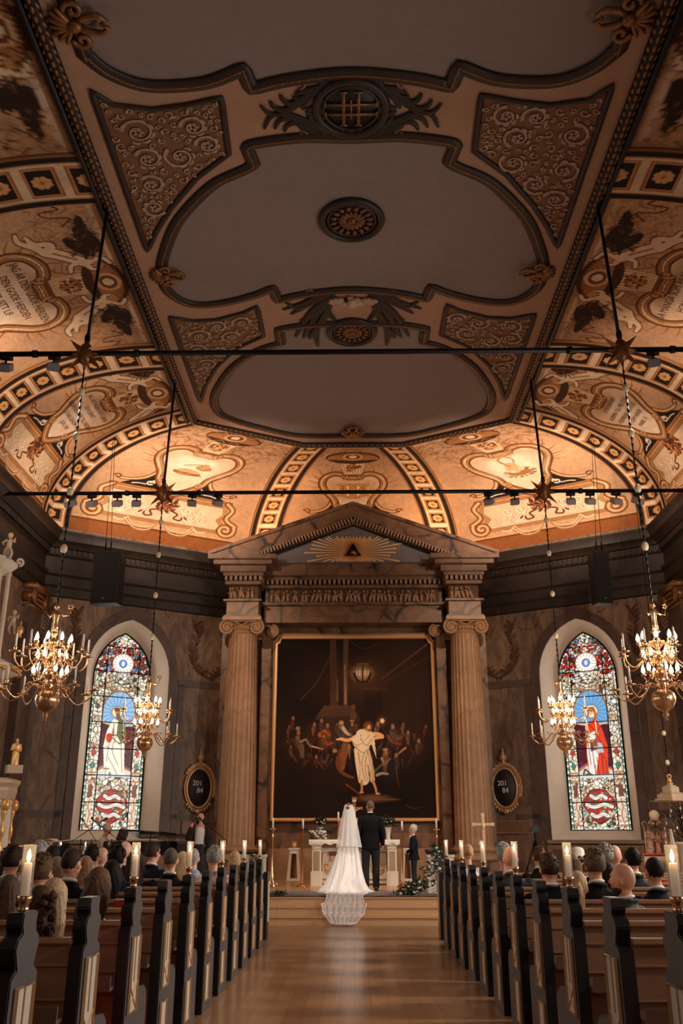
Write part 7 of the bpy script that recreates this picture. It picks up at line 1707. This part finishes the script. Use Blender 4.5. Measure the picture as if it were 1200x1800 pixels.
# ================================================================== HYMN BOARDS
def txt(s, size, parent, loc, m, name='number'):
    cu = bpy.data.curves.new(name, 'FONT'); cu.body = s; cu.size = size; cu.extrude = .004; cu.align_x = 'CENTER'; o = bpy.data.objects.new(name, cu); COL.objects.link(o)
    me = bpy.data.meshes.new_from_object(o.evaluated_get(bpy.context.evaluated_depsgraph_get())); COL.objects.unlink(o); bpy.data.objects.remove(o); me.materials.append(m)
    o = bpy.data.objects.new(name, me); COL.objects.link(o); o.parent = parent; o.location = loc; o.rotation_euler = (R(90), 0, 0); return o
for side in (-1, 1):
    p = CH(5.1 if side < 0 else 5.26, 2.82, -.06, side); t = thing('hymn_board', f'oval dark hymn board reading 201 and 84, gilt leaf frame, {SIDE[side]} wall', 'hymn board', tuple(p), math.atan2(CT.y, CT.x)*-side)
    rx, rz = .36, .52; b = MB(); b.lathe([(.01, -.01), (1, -.01), (1, .02), (.01, .02)], n=40, rot=rotm(rx=R(90))); b.v = [(x*rx, y, z*rz) for x, y, z in b.v]; b.build('board', mat('board_dark', (38, 30, 32), .6), t)
    b = MB(); b.tube([(rx*math.cos(a), -.02, rz*math.sin(a)) for a in np.linspace(0, 2*math.pi, 49)[:-1]], .035, 8, closed=True); b.tube([((rx+.06)*math.cos(a), -.01, (rz+.06)*math.sin(a)) for a in np.linspace(0, 2*math.pi, 49)[:-1]], .02, 6, closed=True); b.build('frame', mat('frame_pale_gold', (206, 162, 116), .4, .4), t)
    b = MB(); r_ = random.Random(5)
    for k in range(40):
        a = R(-20+220*k/39) if k < 30 else R(225+90*(k-30)/9); rr = 1.22 if k < 30 else 1.2; b.ell((rx*rr*1.08*math.cos(a), -.02, rz*rr*math.sin(a)), (.055, .03, .035), rotm(ry=-a+r_.uniform(-.6, .6)), 7, 5)
        if k % 3 == 0 and k < 30: b.tube([(rx*1.3*math.cos(a)+q[0], -.04, rz*1.25*math.sin(a)+q[1]) for q in spiral(0, 0, .06, a, 1.2, 1, 10)], .012, 5)
    b.lathe([(.02, .62), (.07, .66), (.05, .72), (.10, .76), (.11, .84), (.05, .88), (.06, .92), (.02, .98), (.035, 1.02), (.01, 1.06)], (0, -.02, .0), 12); b.ell((0, -.04, -.62), (.1, .04, .07)); b.build('carved_leaves', MATS['frame_pale_gold'], t)
    W = mat('number_white', (232, 222, 208), .6); txt('201', .19, t, (-.06, -.032, .06), W); txt('84', .19, t, (.02, -.032, -.13), W)
    p = CH(5.12, 1.79, -.02, side); t = thing('wall_plaque', f'plain framed wooden plaque on the {SIDE[side]} wall under the hymn board', 'plaque', tuple(p), math.atan2(CT.y, CT.x)*-side); b = MB(); b.box((0, -.01, 0), (.9, .03, .30)); b.build('board', mat('plaque_wood', (132, 92, 66), .5, noise=.2), t, smooth=False); b = MB(); b.tube([(-.45, -.03, -.15), (.45, -.03, -.15), (.45, -.03, .15), (-.45, -.03, .15)], .018, 4, closed=True); b.build('frame', mat('plaque_frame', (166, 122, 88), .4), t, smooth=False)
    # painted laurel branches on the wall fields
    t = thing('painted_laurel', f'painted laurel wreath high on the wall beside the {SIDE[side]} window', 'painting', (0, 0, 0)); b = MB(); r_ = random.Random(9)
    for cs, w2 in ((5.25, .52), (.95, .4)):
        for s2 in (-1, 1):
            pts = spl([(cs+s2*.04, 5.85), (cs+s2*w2*.8, 6.05), (cs+s2*w2, 6.5), (cs+s2*w2*.75, 7.1), (cs+s2*w2*.95, 7.35)], 8); b.tube([CH(q[0], q[1], -.012, side) for q in pts], .014, 5)
            for i in range(2, len(pts), 1):
                for s3 in (-1, 1):
                    q = pts[i]; a = r_.uniform(.5, 1.) ; b.tube([CH(q[0], q[1], -.012, side), CH(q[0]+s3*.08, q[1]+.12*a+.03, -.014, side), CH(q[0]+s3*.16, q[1]+.24*a, -.012, side)], [.005, .017, .004], 5)
        for k in range(8): a = k*.8; b.tube([CH(cs, 5.85, -.014, side), CH(cs+.12*math.cos(a), 5.85+.08*math.sin(a), -.014, side)], [.014, .008], 5)
    b.build('leaves', mat('laurel_brown', (84, 50, 30), .7), t)
# ================================================================== LEFT AND RIGHT EDGE: PILASTER CAPITALS, PULPIT, CHAIRS, RAIL
for side in (-1, 1):
    t = thing('wall_pilaster', f'dark pilaster with gilt scroll capital at the {SIDE[side]} corner of the nave', 'pilaster', (side*8.38, 22.55, 0)); b = MB(); b.box((side*.0, 0, 3.8), (.22, .9, 7.6)); b.build('shaft', M_wall2, t, smooth=False)
    b = MB(); b.box((-side*.02, 0, 7.62), (.5, 1.15, .12)); b.box((-side*.02, 0, 7.12), (.3, .95, .05))
    for yy_ in (-.42, .42): b.tube([(-side*.2, yy_+(1 if yy_ > 0 else -1)*q[0], 7.36+q[1]) for q in spiral(0, 0, .2, R(90), 2, -1)], .035, 6); b.tube([(-side*.24, yy_, 7.36), (side*.1, yy_, 7.36)], .15, 10)
    for k in range(9):
        for j in range(3): b.ell((-side*.16, -.36+.09*k, 7.22+.13*j), (.05, .035, .045), n=7, m=5)
    b.build('capital', M_gilt, t)
# pulpit at the left edge
YPu = 18.6
(xp, zp) = atY(12, 1400, YPu)
t = thing('pulpit', 'cream and gilt pulpit stair tower with cornice at the left edge', 'pulpit', (atY(-30, 1400, YPu)[0], YPu, .0)); ox = t.location.x
r0 = atY(16, 1440, YPu)[0]-ox; b = MB()
b.lathe([(r0*.6, .4), (r0*.75, .8), (r0, 1.1), (r0, 2.25)], n=8, a0=.39); b.build('body', M_cream, t, smooth=False)
zc = atY(20, 1377, YPu)[1]; rw = atY(34, 1365, YPu)[0]-ox; b = MB(); b.lathe([(r0*.92, zc-.5), (r0*.95, zc-.35), (r0*1.05, zc-.3), (r0*1.1, zc-.15), (rw*.93, zc-.08), (rw, zc), (rw, zc+.06), (rw*.8, zc+.1), (.1, zc+.1)], n=8, a0=.39); b.build('cornice', mat('pulpit_grey', (186, 160, 132), .5), t, smooth=False)
b = MB()
for k in range(8): a = .39+math.pi/4*k; b.tube([(r0*1.02*math.cos(a), r0*1.02*math.sin(a), z_) for z_ in np.linspace(1.2, zc-.3, 12)], [.04+.02*math.sin(i*1.7) for i in range(12)], 8); b.ell((r0*1.06*math.cos(a), r0*1.06*math.sin(a), zc-.42), (.09, .09, .12))
b.build('gilt_scrolls', M_gold, t)
def robed(t, k=1., m=None, baby=False):
    b = MB(); torso(b, [(0, 0, .17*k, .13*k), (.3*k, 0, .15*k, .12*k), (.6*k, .01, .14*k, .11*k), (.85*k, 0, .16*k, .11*k), (.95*k, 0, .12*k, .08*k), (1.0*k, 0, .05*k, .05*k)], 20); b.ell((0, -.01, 1.09*k), (.07*k, .08*k, .10*k)); b.ell((0, -.05*k, 1.03*k), (.05*k, .05*k, .07*k))
    chain(b, [(-.15*k, 0, .9*k), (-.2*k, -.06*k, .68*k), (-.02*k, -.15*k, .72*k)], [.055*k, .05*k, .035*k], 8); chain(b, [(.15*k, 0, .9*k), (.19*k, -.05*k, .66*k), (.04*k, -.15*k, .62*k)], [.055*k, .05*k, .035*k], 8)
    for i in range(9): a = .7*i; b.tube([(.15*k*math.cos(a), .12*k*math.sin(a), .02), (.135*k*math.cos(a+.25), .11*k*math.sin(a+.25), .5*k), (.1*k*math.cos(a+.6), .1*k*math.sin(a+.6), .85*k)], .02*k, 5)
    return b.build('figure', m, t, remesh=.014*k)
x, z = atY(25, 1347, YPu); h_ = atY(27, 1297, YPu)[1]-z
t = thing('gilt_statue', 'small gilt statue of a robed figure standing on the pulpit cornice at the left', 'statue', (x, YPu, z), R(30)); robed(t, h_/1.2, M_gold); b = MB(); b.box((0, 0, -.06), (.3, .3, .16)); b.build('block', mat('pulpit_grey', (186, 160, 132), .5), t, smooth=False)
# sounding board with cherubs higher at the left edge
z1 = atY(20, 985, YPu)[1]; z2 = atY(20, 1110, YPu)[1]; z3 = atY(20, 1190, YPu)[1]; ox = atY(-40, 1000, YPu)[0]; t = thing('pulpit_canopy', 'tall cream and gilt pulpit canopy in tiers at the upper left edge', 'canopy', (ox, YPu, z3))
ra = atY(28, 985, YPu)[0]-ox; rb = atY(38, 1130, YPu)[0]-ox; b = MB()
b.lathe([(rb*.7, 0), (rb*.95, .1), (rb, .22), (rb*.9, .3), (rb*.6, .4), (ra*.7, z2-z3+.1), (ra*.62, z1-z3-.3), (ra*.85, z1-z3-.2), (ra, z1-z3-.08), (ra, z1-z3), (.1, z1-z3+.1)], n=8, a0=.39); b.build('tiers', M_cream, t, smooth=False)
b = MB()
for k in range(8):
    a = .39+math.pi/4*k; c_, s_ = math.cos(a), math.sin(a); b.lathe([(.05, .4), (.06, .5), (.05, .6), (.05, z1-z3-.3), (.07, z1-z3-.22)], (ra*.8*c_, ra*.8*s_, 0), 10)
    b.tube([(ra*c_+q[0]*c_, ra*s_+q[0]*s_, z1-z3+.0+q[1]) for q in spiral(.02, .06, .1, R(-90), 1.3, 1, 14)], .03, 6)
b.build('columns_and_scrolls', M_cream, t)
b = MB(); b.tube([(rb*.96*math.cos(a), rb*.96*math.sin(a), .14) for a in np.linspace(0, 6.2832, 33)[:-1]], .03, 6, closed=True)
for k in range(30): a = k*.21; b.ell((rb*.97*math.cos(a), rb*.97*math.sin(a), .14+.03*math.sin(k*2)), (.06, .06, .05), n=7, m=5)
b.build('gilding', M_gold, t)
def putto(px, pyb, pyt, lb, m, seed):
    x, z = atY(px, pyb, YPu-.2); h = atY(px, pyt, YPu-.2)[1]-z; t = thing('putto_figure', lb, 'statue', (x, YPu-.2, z)); b = MB(); k = h/.8
    chain(b, [(0, 0, .38*k), (.02*k, 0, .55*k)], [.085*k, .08*k]); b.ell((.02*k, -.02*k, .72*k), (.075*k, .08*k, .085*k)); chain(b, [(-.06*k, 0, .34*k), (-.09*k, -.05*k, .17*k), (-.05*k, 0, .02*k)], [.055*k, .045*k, .03*k]); chain(b, [(.06*k, 0, .34*k), (.1*k, -.04*k, .18*k), (.09*k, .02*k, .02*k)], [.055*k, .045*k, .03*k])
    chain(b, [(-.08*k, 0, .6*k), (-.17*k, -.05*k, .5*k), (-.1*k, -.1*k, .42*k)], [.035*k, .03*k, .02*k]); chain(b, [(.1*k, 0, .6*k), (.17*k, -.04*k, .52*k), (.2*k, -.08*k, .64*k)], [.035*k, .03*k, .02*k]); b.build('body', m, t, remesh=.012*k)
    b = MB(); r_ = random.Random(seed)
    for _ in range(22): a, e = r_.uniform(0, 6.28), r_.uniform(.1, 1.4); b.ell((.02*k+.07*k*math.cos(a)*math.cos(e), -.01*k+.075*k*math.sin(a)*math.cos(e), .735*k+.075*k*math.sin(e)), .022*k, n=6, m=5)
    b.build('curls', m, t)
IV = mat('putto_cream', (206, 178, 150), .5)
putto(12, 984, 938, 'cream cherub standing on top of the pulpit canopy', IV, 1); putto(20, 1114, 1073, 'cream cherub on the lower tier of the pulpit canopy', IV, 2)
x, z = atY(34, 1120, YPu-.3); t = thing('gilt_urn', 'small gilt finial urn beside the lower cherub of the canopy', 'urn', (x, YPu-.3, z)); b = MB(); b.lathe([(.05, 0), (.03, .04), (.07, .12), (.06, .2), (.02, .25), (.03, .3), (.005, .36)], n=12); b.build('urn', M_gold, t)
# white chairs and brass rail at the left
def chair(px, py, y, lb, rz):
    x, z = atY(px, py, y); t = thing('white_chair', lb, 'chair', (x, y, .45), rz); h = z-.45; b = MB()
    for s in (-1, 1): b.tube([(s*.21, .2, 0), (s*.21, .22, .45), (s*.19, .26, h-.05), (s*.13, .27, h)], .02, 8)
    b.tube([(-.14, .27, h), (0, .275, h+.02), (.14, .27, h)], .022, 8); b.tube([(-.2, .24, .6), (.2, .24, .6)], .015, 6); b.tube([(-.06, .24, .6), (-.08, .26, h-.15), (0, .27, h-.06), (.08, .26, h-.15), (.06, .24, .6)], .014, 6); b.build('backrest', M_cream, t)
    b = MB(); b.box((0, 0, .45), (.44, .44, .04)); b.build('seat', M_cream, t, smooth=False, bevel=.01)
    for s in (-1, 1): b = MB(); b.lathe([(.015, 0), (.02, .43)], (s*.19, -.19, 0), 8); b.build('leg', M_cream, t)
chair(97, 1477, 20.6, 'white openwork chair behind the brass rail at the left', R(180)); chair(6, 1472, 20.2, 'white openwork chair cut off at the left edge behind the rail', R(180))
b = MB(); P_ = [atY(-20, 1494, 18.9), atY(66, 1484, 20.0), atY(122, 1478, 21.0)]; P3 = [(P_[0][0], 18.9, P_[0][1]), (P_[1][0], 20.0, P_[1][1]), (P_[2][0], 21.0, P_[2][1])]
t = thing('brass_rail', 'brass handrail on slim posts at the left of the chancel', 'railing', (0, 0, 0)); b.tube(P3, .022, 8); b.build('rail', M_brass, t)
for p in P3[1:]: b = MB(); b.tube([(p[0], p[1], .45), p], .018, 8); b.build('post', M_brass, t)
for px, lb in ((106, 'small white candle in a holder by the left rail'), (149, 'small lit white candle on the green-covered table left of the piano')):
    x, z = atY(px, 1497, 20.2); t = thing('table_candle', lb, 'candle', (x, 20.2, z-.05)); b = MB(); b.lathe([(.05, 0), (.05, .05), (.03, .06), (.03, .16), (.004, .17)], n=12); b.build('candle', M_wax, t); b = MB(); b.lathe([(.002, .17), (.012, .195), (.008, .22), (.001, .245)], n=8); b.build('flame', M_flame, t)
(x0, z0), (x1, _) = atY(120, 1503, 20.3), atY(158, 1503, 20.3); t = thing('small_table', 'small table with a green cloth left of the piano', 'table', ((x0+x1)/2-.25, 20.3, .45)); b = MB(); b.box((0, 0, z0-.45-.02), (1.5, .5, .04)); b.build('top', M_cream, t, smooth=False); b = MB(); b.box((.3, -.24, z0-.45-.1), (.5, .02, .22)); b.build('green_cloth', mat('cloth_green', (50, 112, 84), .8), t, smooth=False)
for s in (-1, 1): b = MB(); b.box((s*.65, 0, .4), (.05, .3, .8)); b.build('leg', M_cream, t, smooth=False)
# ================================================================== RIGHT SIDE: tripod, figures, font cover, candle tree
x, z = atY(939, 1456, 21.3); t = thing('camera_tripod', 'black camera on a tripod in front of the right window recess', 'tripod', (x, 21.3, .45)); h = z-.45; b = MB(); b.tube([(0, 0, h-.7), (0, 0, h-.1)], .02, 8)
for k in range(3): a = 2.1*k+.4; b.tube([(0, 0, h-.25), (.42*math.cos(a), .42*math.sin(a), 0)], [.02, .012], 6)
for k in range(3): a = 2.1*k+.4; b.tube([(0, 0, h-.6), (.2*math.cos(a), .2*math.sin(a), (h-.25)*.5)], .006, 5)
b.tube([(0, 0, h-.12), (-.02, -.25, h-.22)], .008, 5); b.build('legs', M_iron, t); b = MB(); b.box((0, 0, h-.02), (.16, .09, .11)); b.tube([(-.02, .04, h-.02), (-.04, .16, h-.02)], .035, 12); b.box((.02, 0, h+.05), (.07, .06, .04)); b.build('camera', mat('camera_black', (16, 15, 16), .4), t, smooth='auto')
(x0, z0), (x1, _) = atY(1129, 1500, 21.0), atY(1170, 1500, 21.0); TX = (x0+x1)/2; t = thing('figure_table', 'narrow table with a red cloth top holding the carved figures at the right', 'table', (TX, 21.1, .45)); hh = z0-.45; b = MB(); b.box((0, 0, hh-.015), (x1-x0+.06, .4, .03)); b.build('red_cloth', mat('cloth_red', (190, 60, 36), .8), t, smooth=False)
b = MB(); b.box((0, 0, hh/2-.03), (x1-x0, .36, hh-.06)); b.build('body', mat('table_cream', (196, 160, 124), .6), t, smooth=False)
for px, pt, lb, c, rz in ((1138, 1451, 'carved standing bishop figure with a curled crook on the red table', (206, 178, 150), 0), (1153, 1462, 'carved child figure with a gilt ray crown in the middle of the red table', (190, 150, 110), 0), (1167, 1453, 'carved kneeling figure at the right end of the red table', (170, 140, 110), .4)):
    x, zt_ = atY(px, pt, 21.1); h = zt_-z0; t = thing('carved_figure', lb, 'statue', (x, 21.1, z0), rz); robed(t, h/1.2, mat('carved_%d' % c[0], c, .6, noise=.3, scale=20, rgb2=(150, 60, 50)))
    if px == 1138: b = MB(); b.tube([(-.12, -.1, 0), (-.12, -.1, h*.95), (-.16, -.1, h*1.08), (-.1, -.1, h*1.15), (-.05, -.1, h*1.08)], .012, 6); b.build('crook', M_cream, t)
    if px == 1153:
        b = MB()
        for k in range(14): a = 2*math.pi*k/14; b.tube([(.06*math.cos(a), -.02, h*.9+.06*math.sin(a)), (.12*math.cos(a), -.02, h*.9+.12*math.sin(a))], [.012, .003], 5)
        b.build('ray_crown', M_gold, t)
x, z = atY(1149, 1433, 21.3); t = thing('star_standard', 'round red and pale star rosette on a black rod behind the carved figures', 'ornament', (x, 21.3, z0)); h = z-z0; b = MB(); b.tube([(0, 0, 0), (0, 0, h)], .012, 6); b.build('rod', M_iron, t)
b = MB(); b.lathe([(.01, -.02), (.11, -.02), (.11, .02), (.01, .02)], (0, 0, h), 20, rot=rotm(rx=R(90))); b.build('disc', mat('rosette_pale', (226, 190, 150), .5), t); b = MB(); b.lathe([(.01, -.03), (.07, -.03), (.01, -.035)], (0, 0, h), 6, rot=rotm(rx=R(90))); b.build('star', mat('cloth_red', (190, 60, 36), .8), t)
b = MB()
for k in range(9): a = R(-130+10*k); b.tube([(.12*math.cos(a), 0, h+.12*math.sin(a)), (.3*math.cos(a), 0, h+.3*math.sin(a))], [.012, .006], 5)
b.build('rays', M_brass, t)
# baptismal font with hanging stepped cover
x, zb = atY(1152, 1409, 20.0); FX = atY(1181, 1409, 20.0)[0]; t = thing('font_cover', 'stepped pyramid font cover of pale wood hanging on a beaded chain at the right', 'font cover', (FX, 20.0, zb)); b = MB()
for z0_, z1_, w_ in ((0, .02, .66), (.02, .06, .5), (.06, .15, .42), (.15, .18, .34), (.18, .30, .25), (.30, .33, .18), (.33, .38, .1)): b.box((0, 0, (z0_+z1_)/2), (w_, w_, z1_-z0_), rotm(rz=.5))
b.build('steps', mat('cover_pale', (206, 178, 150), .45, noise=.15), t, smooth=False, bevel=.01); b = MB(); b.ell((0, 0, .42), (.05, .05, .06)); b.tube([(.04*math.cos(a), 0, .51+.04*math.sin(a)) for a in np.linspace(0, 6.28, 13)[:-1]], .014, 6, closed=True); b.build('finial', M_gold, t)
b = MB(); b.tube([(FX, 20.0, zb+.55), (FX, 20.0, 9.4)], .008, 5); z = zb+.62
while z < zb+4.2: b.ell((FX, 20.0, z), .018, n=6, m=4); z += .07
CHN = tag(b.build('cover_chain', M_iron), 'thin beaded chain above the pale stepped font cover', 'chain')
for k in range(4): b = MB(); b.ell((FX, 20.0, zb+.8+.62*k), (.05, .05, .06), n=10, m=8); b.build('glass_ball', M_crys, CHN)
zc = atY(1190, 1480, 20.0)[1]; t = thing('font', 'round pale baptismal font under the hanging cover', 'font', (FX+.1, 20.0, .45)); b = MB(); b.lathe([(.2, 0), (.2, .08), (.1, .16), (.1, .5), (.2, zc-.6), (.29, zc-.5), (.31, zc-.45), (.27, zc-.45)], n=28); b.build('bowl', mat('font_stone', (176, 156, 138), .5), t)
t = thing('candle_tree', 'branched wrought tree with hanging glass drops at the right edge', 'ornament', (atY(1196, 1440, 20.6)[0], 20.6, .45)); b = MB(); g = MB(); h = atY(1190, 1412, 20.6)[1]-.45; r_ = random.Random(3)
b.lathe([(.2, 0), (.2, .03), (.03, .08)], n=12); b.tube([(0, 0, 0), (.02, 0, h*.5), (0, 0, h)], [.03, .022, .012], 8)
for k in range(16):
    z = h*(.55+.45*k/16); a = k*2.4; L = .45*(1-.5*k/16); e = (L*math.cos(a), L*.6*math.sin(a), z+.12); b.tube([(0, 0, z-.1), (L*.5*math.cos(a), L*.3*math.sin(a), z+.08), e], [.012, .009, .005], 5); g.tube([e, (e[0], e[1], e[2]-.15)], .003, 4); g.ell((e[0], e[1], e[2]-.18), (.018, .018, .035), n=8, m=6)
b.build('branches', M_iron, t); g.build('glass_drops', mat('drop_pale', (240, 228, 212), .1, coat=.8), t)
x, z = atY(1138, 1489, 6.6); 
t = thing('taper_candle', 'unlit white taper candle leaning behind the nearest right candle lantern', 'candle', (atY(1183, 1487, 4.5)[0], 4.5, atY(1183, 1457, 4.5)[1]-.355)); b = MB(); b.tube([(.01, 0, -.05), (.0, 0, .25), (-.006, 0, .355)], [.012, .0115, .006], 10); b.build('candle', M_wax, t)
